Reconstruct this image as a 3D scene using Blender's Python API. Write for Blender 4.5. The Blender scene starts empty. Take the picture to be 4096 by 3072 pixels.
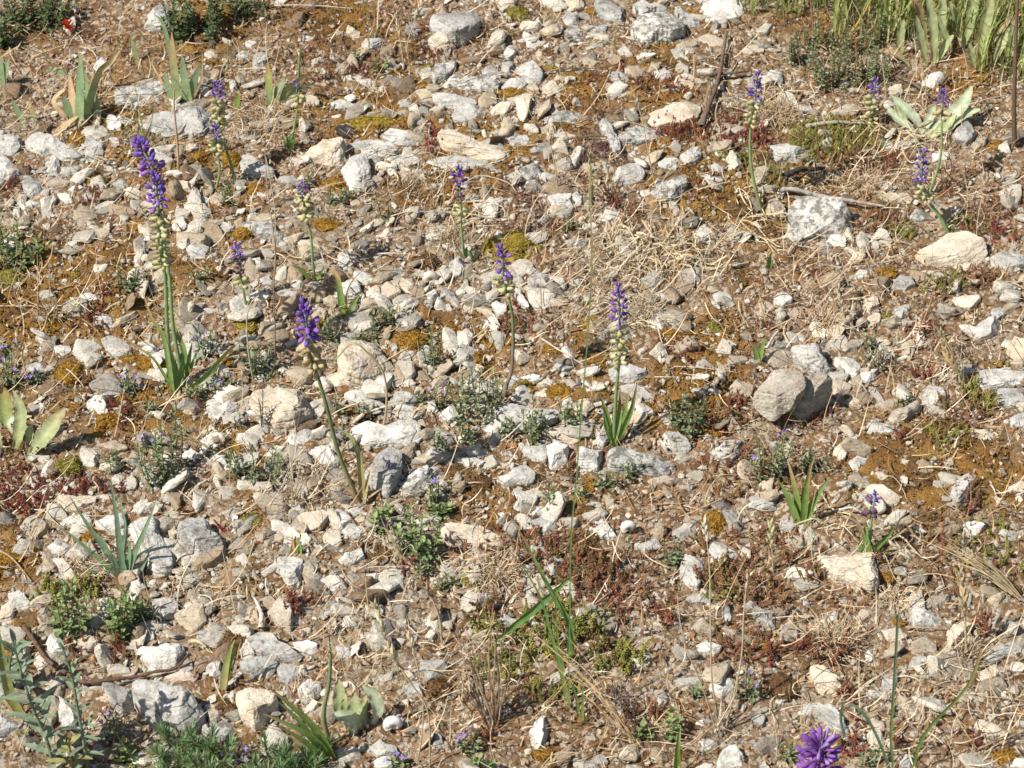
import bpy, bmesh, math, random
import numpy as np
from mathutils import Vector, Matrix
rng = np.random.default_rng(11)
random.seed(11)
C = bpy.context.scene.collection

# ------------------------------------------------------------------ camera and slope
SLOPE = math.radians(15.0); PITCH = math.radians(27.0); DIST = 3.0; WIDE = 1.2
CAM = np.array([0.0, -DIST * math.cos(PITCH), DIST * math.sin(PITCH)])
RIGHT = np.array([1.0, 0, 0]); UPV = np.array([0, math.sin(PITCH), math.cos(PITCH)])
FWD = np.array([0, math.cos(PITCH), -math.sin(PITCH)])
E1 = np.array([1.0, 0, 0]); E2 = np.array([0, math.cos(SLOPE), math.sin(SLOPE)]); NN = np.array([0, -math.sin(SLOPE), math.cos(SLOPE)])
K = WIDE / DIST / 4096.0
ORG = {'A': (0, 0), 'B': (1350, 0), 'C': (2696, 0), 'D': (0, 1000), 'E': (1350, 1000), 'F': (2696, 1000), 'G': (0, 2022), 'H': (1350, 2022), 'I': (2696, 2022)}
SC = 1400.0 / 2212.0

def src(c, x, y):
    o = ORG[c]; return np.array([o[0] + x * SC, o[1] + y * SC])

def pts(s, c=None):
    """'D1105,905 1060,560' -> list of photo points"""
    out = []
    for t in s.split():
        if t[0].isalpha(): c = t[0]; t = t[1:]
        x, y = t.split(','); out.append(src(c, float(x), float(y)))
    return out

def ray(p):
    d = FWD + RIGHT * ((p[0] - 2048) * K) - UPV * ((p[1] - 1536) * K)
    return d / np.linalg.norm(d)

def project(P):
    P = np.atleast_2d(P) - CAM
    d = P @ FWD
    return np.stack([2048 + (P @ RIGHT) / d / K, 1536 - (P @ UPV) / d / K], 1)

# ------------------------------------------------------------------ noise
def _h(ix, iy, iz, s):
    n = (ix.astype(np.uint32) * np.uint32(374761393) + iy.astype(np.uint32) * np.uint32(668265263) + iz.astype(np.uint32) * np.uint32(2246822519) + np.uint32((s * 3266489917) & 0xffffffff))
    n = (n ^ (n >> np.uint32(13))) * np.uint32(1274126177); n = n ^ (n >> np.uint32(16))
    return n.astype(np.float64) / 4294967295.0 * 2 - 1

def vnoise(P, seed=0):
    P = np.asarray(P, float); i = np.floor(P).astype(np.int64); f = P - i; f = f * f * (3 - 2 * f)
    i = i + 100000
    r = 0
    for a in (0, 1):
        for b in (0, 1):
            for c in (0, 1):
                w = (f[:, 0] if a else 1 - f[:, 0]) * (f[:, 1] if b else 1 - f[:, 1]) * (f[:, 2] if c else 1 - f[:, 2])
                r = r + w * _h(i[:, 0] + a, i[:, 1] + b, i[:, 2] + c, seed)
    return r

def fbm(P, seed=0, octv=3):
    r = 0; a = 1.0
    P = np.asarray(P, float)
    for k in range(octv):
        r = r + a * vnoise(P * 2.03 ** k, seed + k * 17); a *= 0.5
    return r

def relief(x, y):
    x = np.atleast_1d(np.asarray(x, float)); y = np.atleast_1d(np.asarray(y, float))
    Q = np.stack([x, y, np.zeros_like(x)], 1)
    fade = np.clip(1.6 - np.hypot(x, y) / 2.5, 0, 1)
    return (0.009 * vnoise(Q * 5.0, 1) + 0.004 * vnoise(Q * 14.0, 2) + 0.0022 * vnoise(Q * 38.0, 3)) * fade

def gz(x, y):
    return np.atleast_1d(y) * math.tan(SLOPE) + relief(x, y)

def ground_at(p, lift=0.0):
    """the point of the slope that the photo shows at p"""
    d = ray(p); h = lift
    for _ in range(5):
        t = (h - CAM @ NN) / (d @ NN); q = CAM + d * t
        h = lift + float(relief(q[0], q[1])[0]) * math.cos(SLOPE)
    return q

def on_plane(p, base, tilt):
    """point on the plane through base that leans back by tilt from the vertical"""
    n = np.array([0, math.cos(tilt), -math.sin(tilt)]); d = ray(p)
    return CAM + d * (((base - CAM) @ n) / (d @ n))

# ------------------------------------------------------------------ mesh helpers
def make_mesh(name, V, F, tint=None, smooth=False):
    V = np.ascontiguousarray(V, dtype=np.float32); F = np.ascontiguousarray(F, dtype=np.int32)
    me = bpy.data.meshes.new(name)
    me.vertices.add(len(V)); me.vertices.foreach_set('co', V.ravel())
    me.loops.add(F.size); me.loops.foreach_set('vertex_index', F.ravel())
    k = F.shape[1]
    me.polygons.add(len(F)); me.polygons.foreach_set('loop_start', np.arange(0, F.size, k, dtype=np.int32))
    me.polygons.foreach_set('loop_total', np.full(len(F), k, dtype=np.int32))
    me.polygons.foreach_set('use_smooth', np.full(len(F), smooth, dtype=bool))
    if tint is not None:
        a = me.attributes.new('tint', 'FLOAT_COLOR', 'POINT')
        t = np.ones((len(V), 4), np.float32); t[:, :3] = tint
        a.data.foreach_set('color', t.ravel())
    me.update(); me.validate()
    return me

class Acc:
    def __init__(s): s.V = []; s.F = []; s.T = []; s.n = 0
    def add(s, V, F, T):
        V = np.asarray(V, float); T = np.asarray(T, float)
        if T.ndim == 1: T = np.tile(T, (len(V), 1))
        s.V.append(V); s.F.append(np.asarray(F) + s.n); s.T.append(T); s.n += len(V); return s
    def mesh(s, name, origin=None, smooth=False):
        V = np.concatenate(s.V)
        if origin is not None: V = V - origin
        return make_mesh(name, V, np.concatenate(s.F), np.concatenate(s.T), smooth)

def obj(name, me, mat, parent=None, loc=None):
    o = bpy.data.objects.new(name, me); C.objects.link(o)
    if mat is not None and me is not None and not me.materials: me.materials.append(mat)
    if parent is not None: o.parent = parent
    if loc is not None: o.location = [float(v) for v in loc]
    return o

LABELS = set()
def tag(o, label, cat, group=None, kind=None):
    if label: o['label'] = label; LABELS.add(label)
    if cat: o['category'] = cat
    if group: o['group'] = group
    if kind: o['kind'] = kind
    return o

def thing(name, base, label, cat, group=None):
    o = bpy.data.objects.new(name, None); o.empty_display_size = 0.02; C.objects.link(o)
    o.location = [float(v) for v in base]
    return tag(o, label, cat, group)

def smooth_line(P, n):
    P = np.asarray(P, float)
    if len(P) < 2: return P
    Q = np.vstack([2 * P[0] - P[1], P, 2 * P[-1] - P[-2]])
    seg = np.linalg.norm(np.diff(P, axis=0), axis=1); cum = np.concatenate([[0], np.cumsum(seg)]); cum /= cum[-1]
    out = []
    for t in np.linspace(0, 1, n):
        i = min(int(np.searchsorted(cum, t, side='right') - 1), len(P) - 2); i = max(i, 0)
        u = (t - cum[i]) / max(cum[i + 1] - cum[i], 1e-9)
        a, b, c, d = Q[i], Q[i + 1], Q[i + 2], Q[i + 3]
        out.append(0.5 * (2 * b + (c - a) * u + (2 * a - 5 * b + 4 * c - d) * u * u + (3 * b - a - 3 * c + d) * u ** 3))
    return np.array(out)

def frames(P):
    T = np.gradient(P, axis=0); T /= np.linalg.norm(T, axis=1)[:, None] + 1e-12
    return T

def tube(P, r, sides=6):
    P = np.asarray(P, float); n = len(P); T = frames(P); r = np.broadcast_to(np.asarray(r, float), (n,))
    ref = np.array([0.31, 0.9, 0.2]) if abs(T[0] @ np.array([0.31, 0.9, 0.2])) < 0.9 else np.array([1.0, 0, 0])
    A = np.cross(T, ref); A /= np.linalg.norm(A, axis=1)[:, None] + 1e-12; B = np.cross(T, A)
    an = np.arange(sides) * 2 * math.pi / sides
    V = (P[:, None, :] + r[:, None, None] * (np.cos(an)[None, :, None] * A[:, None, :] + np.sin(an)[None, :, None] * B[:, None, :])).reshape(-1, 3)
    F = []
    for i in range(n - 1):
        for k in range(sides):
            a = i * sides + k; b = i * sides + (k + 1) % sides
            F.append((a, b, b + sides)); F.append((a, b + sides, a + sides))
    return V, np.array(F)

def ribbon(P, w, side, fold=0.25):
    """leaf strip: three points across, folded along the midrib"""
    P = np.asarray(P, float); n = len(P); T = frames(P); side = np.asarray(side, float)
    A = side - (T @ side)[:, None] * T if side.ndim == 1 else side
    A = A / (np.linalg.norm(A, axis=1)[:, None] + 1e-12); N = np.cross(A, T)
    w = np.broadcast_to(np.asarray(w, float), (n,))[:, None]
    V = np.stack([P - A * w + N * w * fold, P, P + A * w + N * w * fold], 1).reshape(-1, 3)
    F = []
    for i in range(n - 1):
        a = i * 3
        for k in (0, 1):
            F.append((a + k, a + k + 1, a + k + 4)); F.append((a + k, a + k + 4, a + k + 3))
    return V, np.array(F)

ICO = {}
def ico(level):
    if level not in ICO:
        bm = bmesh.new(); bmesh.ops.create_icosphere(bm, subdivisions=level, radius=1.0)
        V = np.array([v.co[:] for v in bm.verts]); F = np.array([[v.index for v in f.verts] for f in bm.faces]); bm.free()
        V /= np.linalg.norm(V, axis=1)[:, None]; ICO[level] = (V, F)
    return ICO[level]

def grad(cols, t):
    """piecewise colour along 0..1"""
    cols = np.asarray(cols, float); t = np.clip(t, 0, 1) * (len(cols) - 1); i = np.minimum(t.astype(int), len(cols) - 2); u = (t - i)[:, None]
    return cols[i] * (1 - u) + cols[i + 1] * u

# ------------------------------------------------------------------ materials
def newmat(name):
    m = bpy.data.materials.new(name); m.use_nodes = True; nt = m.node_tree; nt.nodes.clear()
    out = nt.nodes.new('ShaderNodeOutputMaterial')
    return m, nt, out

def N(nt, t, **kw):
    n = nt.nodes.new(t)
    for k, v in kw.items(): setattr(n, k, v)
    return n

def noise_node(nt, vec, scale, detail=4.0, rough=0.6):
    n = N(nt, 'ShaderNodeTexNoise'); n.inputs['Scale'].default_value = scale; n.inputs['Detail'].default_value = detail; n.inputs['Roughness'].default_value = rough
    nt.links.new(vec, n.inputs['Vector']); return n

def ramp_node(nt, fac, stops):
    r = N(nt, 'ShaderNodeValToRGB'); e = r.color_ramp.elements
    while len(e) < len(stops): e.new(0.5)
    for el, (p, c) in zip(e, stops): el.position = p; el.color = (*c, 1) if len(c) == 3 else c
    nt.links.new(fac, r.inputs['Fac']); return r

def mix_node(nt, fac, a, b, mode='MIX'):
    m = N(nt, 'ShaderNodeMix', data_type='RGBA', blend_type=mode)
    for sock, v in ((m.inputs[0], fac), (m.inputs[6], a), (m.inputs[7], b)):
        if hasattr(v, 'is_linked'): nt.links.new(v, sock)
        elif isinstance(v, (int, float)): sock.default_value = v
        else: sock.default_value = (*v, 1)
    return m.outputs[2]

def stone_mat(name, dark, mid, light, lichen=0.0, lich_col=(0.06, 0.058, 0.05), stain=0.25, stain_col=(0.46, 0.30, 0.15), use_tint=False):
    m, nt, out = newmat(name); L = nt.links.new
    tc = N(nt, 'ShaderNodeTexCoord'); oi = N(nt, 'ShaderNodeObjectInfo')
    sc = N(nt, 'ShaderNodeVectorMath', operation='SCALE'); sc.inputs[0].default_value = (13.0, 7.0, 9.0); L(oi.outputs['Random'], sc.inputs['Scale'])
    ad = N(nt, 'ShaderNodeVectorMath', operation='ADD'); L(tc.outputs['Object'], ad.inputs[0]); L(sc.outputs[0], ad.inputs[1])
    v = ad.outputs[0]
    mp = N(nt, 'ShaderNodeMapping'); L(v, mp.inputs['Vector']); mp.inputs['Rotation'].default_value = (0.5, 0.3, 0.4); mp.inputs['Scale'].default_value = (1, 1, 3.2)
    n1 = noise_node(nt, mp.outputs[0], 34, 6, 0.65)
    base = ramp_node(nt, n1.outputs[0], [(0.30, dark), (0.47, mid), (0.66, light)]).outputs[0]
    n2 = noise_node(nt, v, 21, 5, 0.6)
    st = ramp_node(nt, n2.outputs[0], [(0.56, (0, 0, 0)), (0.72, (stain,) * 3)])
    base = mix_node(nt, st.outputs[0], base, stain_col)
    n3 = noise_node(nt, v, 330, 3, 0.7)
    sp = ramp_node(nt, n3.outputs[0], [(0.33, (0.62, 0.60, 0.56)), (0.5, (1, 1, 1)), (0.7, (1.12, 1.12, 1.12))])
    base = mix_node(nt, 0.75, base, sp.outputs[0], 'MULTIPLY')
    if lichen > 0:
        n4 = noise_node(nt, v, 105, 5, 0.72)
        li = ramp_node(nt, n4.outputs[0], [(0.62 - 0.22 * lichen, (0, 0, 0)), (0.70 - 0.22 * lichen, (0.85, 0.85, 0.85))])
        base = mix_node(nt, li.outputs[0], base, lich_col)
    hv = N(nt, 'ShaderNodeHueSaturation'); L(base, hv.inputs['Color'])
    mr = N(nt, 'ShaderNodeMapRange'); mr.inputs['To Min'].default_value = 0.80; mr.inputs['To Max'].default_value = 1.10; L(oi.outputs['Random'], mr.inputs['Value']); L(mr.outputs[0], hv.inputs['Value'])
    col = hv.outputs[0]
    if use_tint:
        at = N(nt, 'ShaderNodeAttribute', attribute_name='tint'); col = mix_node(nt, 1.0, col, at.outputs['Color'], 'MULTIPLY')
    n5 = noise_node(nt, mp.outputs[0], 130, 6, 0.7)
    bp = N(nt, 'ShaderNodeBump'); bp.inputs['Strength'].default_value = 0.75; bp.inputs['Distance'].default_value = 0.0035; L(n5.outputs[0], bp.inputs['Height'])
    bs = N(nt, 'ShaderNodeBsdfPrincipled'); L(col, bs.inputs['Base Color']); bs.inputs['Roughness'].default_value = 0.9; bs.inputs['Specular IOR Level'].default_value = 0.25
    L(bp.outputs[0], bs.inputs['Normal']); L(bs.outputs[0], out.inputs['Surface'])
    return m

MS = {
    'w': stone_mat('white_limestone', (0.33, 0.31, 0.27), (0.53, 0.51, 0.46), (0.72, 0.70, 0.645), 0.2, (0.22, 0.21, 0.185)),
    'c': stone_mat('cream_limestone', (0.40, 0.33, 0.235), (0.57, 0.485, 0.37), (0.70, 0.63, 0.52), 0.0, stain=0.55),
    'g': stone_mat('grey_limestone', (0.25, 0.24, 0.218), (0.42, 0.405, 0.37), (0.58, 0.565, 0.52), 0.3, (0.15, 0.14, 0.12)),
    'l': stone_mat('lichened_limestone', (0.26, 0.25, 0.225), (0.47, 0.455, 0.415), (0.66, 0.64, 0.59), 0.62, (0.14, 0.13, 0.105)),
    't': stone_mat('tan_stone', (0.30, 0.235, 0.165), (0.42, 0.35, 0.265), (0.54, 0.475, 0.385), 0.15, (0.2, 0.165, 0.12)),
    'b': stone_mat('brown_grey_stone', (0.235, 0.195, 0.15), (0.36, 0.315, 0.25), (0.47, 0.43, 0.36), 0.25, (0.15, 0.13, 0.105)),
    'p': stone_mat('pinkish_stone', (0.38, 0.285, 0.225), (0.51, 0.41, 0.34), (0.60, 0.51, 0.435), 0.0),
    'd': stone_mat('dark_stone', (0.09, 0.078, 0.065), (0.15, 0.13, 0.112), (0.23, 0.205, 0.18), 0.0),
}
M_GRAVEL = stone_mat('mixed_gravel', (0.66, 0.64, 0.60), (0.88, 0.86, 0.82), (1.0, 0.99, 0.96), 0.12, (0.35, 0.32, 0.28), stain=0.2, use_tint=True)

def tint_mat(name, rough=0.65, trans=0.25, nscale=90, namp=(0.72, 1.18), bump=0.3, spec=0.25):
    m, nt, out = newmat(name); L = nt.links.new
    tc = N(nt, 'ShaderNodeTexCoord'); at = N(nt, 'ShaderNodeAttribute', attribute_name='tint')
    n1 = noise_node(nt, tc.outputs['Object'], nscale, 4, 0.6)
    r = ramp_node(nt, n1.outputs[0], [(0.3, (namp[0],) * 3), (0.7, (namp[1],) * 3)])
    col = mix_node(nt, 1.0, at.outputs['Color'], r.outputs[0], 'MULTIPLY')
    bp = N(nt, 'ShaderNodeBump'); bp.inputs['Strength'].default_value = bump; bp.inputs['Distance'].default_value = 0.002; L(n1.outputs[0], bp.inputs['Height'])
    bs = N(nt, 'ShaderNodeBsdfPrincipled'); L(col, bs.inputs['Base Color']); bs.inputs['Roughness'].default_value = rough; bs.inputs['Specular IOR Level'].default_value = spec; L(bp.outputs[0], bs.inputs['Normal'])
    if trans > 0:
        tr = N(nt, 'ShaderNodeBsdfTranslucent'); L(col, tr.inputs['Color']); mx = N(nt, 'ShaderNodeMixShader'); mx.inputs[0].default_value = trans
        L(bs.outputs[0], mx.inputs[1]); L(tr.outputs[0], mx.inputs[2]); L(mx.outputs[0], out.inputs['Surface'])
    else: L(bs.outputs[0], out.inputs['Surface'])
    return m
M_LEAF = tint_mat('leaf_green', 0.55, 0.28)
M_PETAL = tint_mat('petal', 0.6, 0.35, 200, (0.85, 1.12))
M_STRAW = tint_mat('dry_straw', 0.75, 0.15, 150, (0.75, 1.15))
M_MOSS = tint_mat('moss_fuzz', 0.95, 0.12, 260, (0.55, 1.3), 0.6, 0.1)
M_WOOD = tint_mat('weathered_wood', 0.85, 0.0, 240, (0.6, 1.2), 0.7, 0.1)
M_CRUMB = tint_mat('soil_crumbs', 0.95, 0.0, 200, (0.6, 1.25), 0.6, 0.1)
M_SHELL = tint_mat('snail_shell', 0.45, 0.0, 300, (0.9, 1.05), 0.1, 0.4)

def ground_mat():
    m, nt, out = newmat('stony_soil'); L = nt.links.new
    tc = N(nt, 'ShaderNodeTexCoord'); v = tc.outputs['Object']
    n1 = noise_node(nt, v, 9, 6, 0.65); n2 = noise_node(nt, v, 70, 6, 0.7); n3 = noise_node(nt, v, 420, 4, 0.7)
    c1 = ramp_node(nt, n1.outputs[0], [(0.34, (0.17, 0.10, 0.052)), (0.46, (0.25, 0.15, 0.075)), (0.55, (0.27, 0.19, 0.12)), (0.68, (0.33, 0.25, 0.17))]).outputs[0]
    c2 = ramp_node(nt, n2.outputs[0], [(0.38, (0.5, 0.43, 0.36)), (0.52, (1, 1, 1)), (0.66, (1.5, 1.5, 1.45))]).outputs[0]
    col = mix_node(nt, 0.85, c1, c2, 'MULTIPLY')
    vo = N(nt, 'ShaderNodeTexVoronoi'); vo.inputs['Scale'].default_value = 260; L(v, vo.inputs['Vector'])
    gr = ramp_node(nt, vo.outputs['Color'], [(0.62, (0, 0, 0)), (0.72, (0.8, 0.8, 0.8))])
    col = mix_node(nt, gr.outputs[0], col, (0.50, 0.44, 0.35))
    at = N(nt, 'ShaderNodeAttribute', attribute_name='moss'); n6 = noise_node(nt, v, 30, 5, 0.65)
    mcol = ramp_node(nt, n6.outputs[0], [(0.30, (0.12, 0.075, 0.035)), (0.43, (0.20, 0.11, 0.042)), (0.54, (0.31, 0.16, 0.042)), (0.68, (0.33, 0.21, 0.055))]).outputs[0]
    n7 = noise_node(nt, v, 500, 3, 0.7); mcol = mix_node(nt, 0.8, mcol, ramp_node(nt, n7.outputs[0], [(0.35, (0.45, 0.45, 0.45)), (0.6, (1.2, 1.2, 1.2))]).outputs[0], 'MULTIPLY')
    col = mix_node(nt, at.outputs['Fac'], col, mcol)
    ad = N(nt, 'ShaderNodeMath', operation='ADD'); L(n2.outputs[0], ad.inputs[0]); L(n3.outputs[0], ad.inputs[1])
    bp = N(nt, 'ShaderNodeBump'); bp.inputs['Strength'].default_value = 0.9; bp.inputs['Distance'].default_value = 0.004; L(ad.outputs[0], bp.inputs['Height'])
    bs = N(nt, 'ShaderNodeBsdfPrincipled'); L(col, bs.inputs['Base Color']); bs.inputs['Roughness'].default_value = 0.95; bs.inputs['Specular IOR Level'].default_value = 0.1
    L(bp.outputs[0], bs.inputs['Normal']); L(bs.outputs[0], out.inputs['Surface'])
    return m

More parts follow.
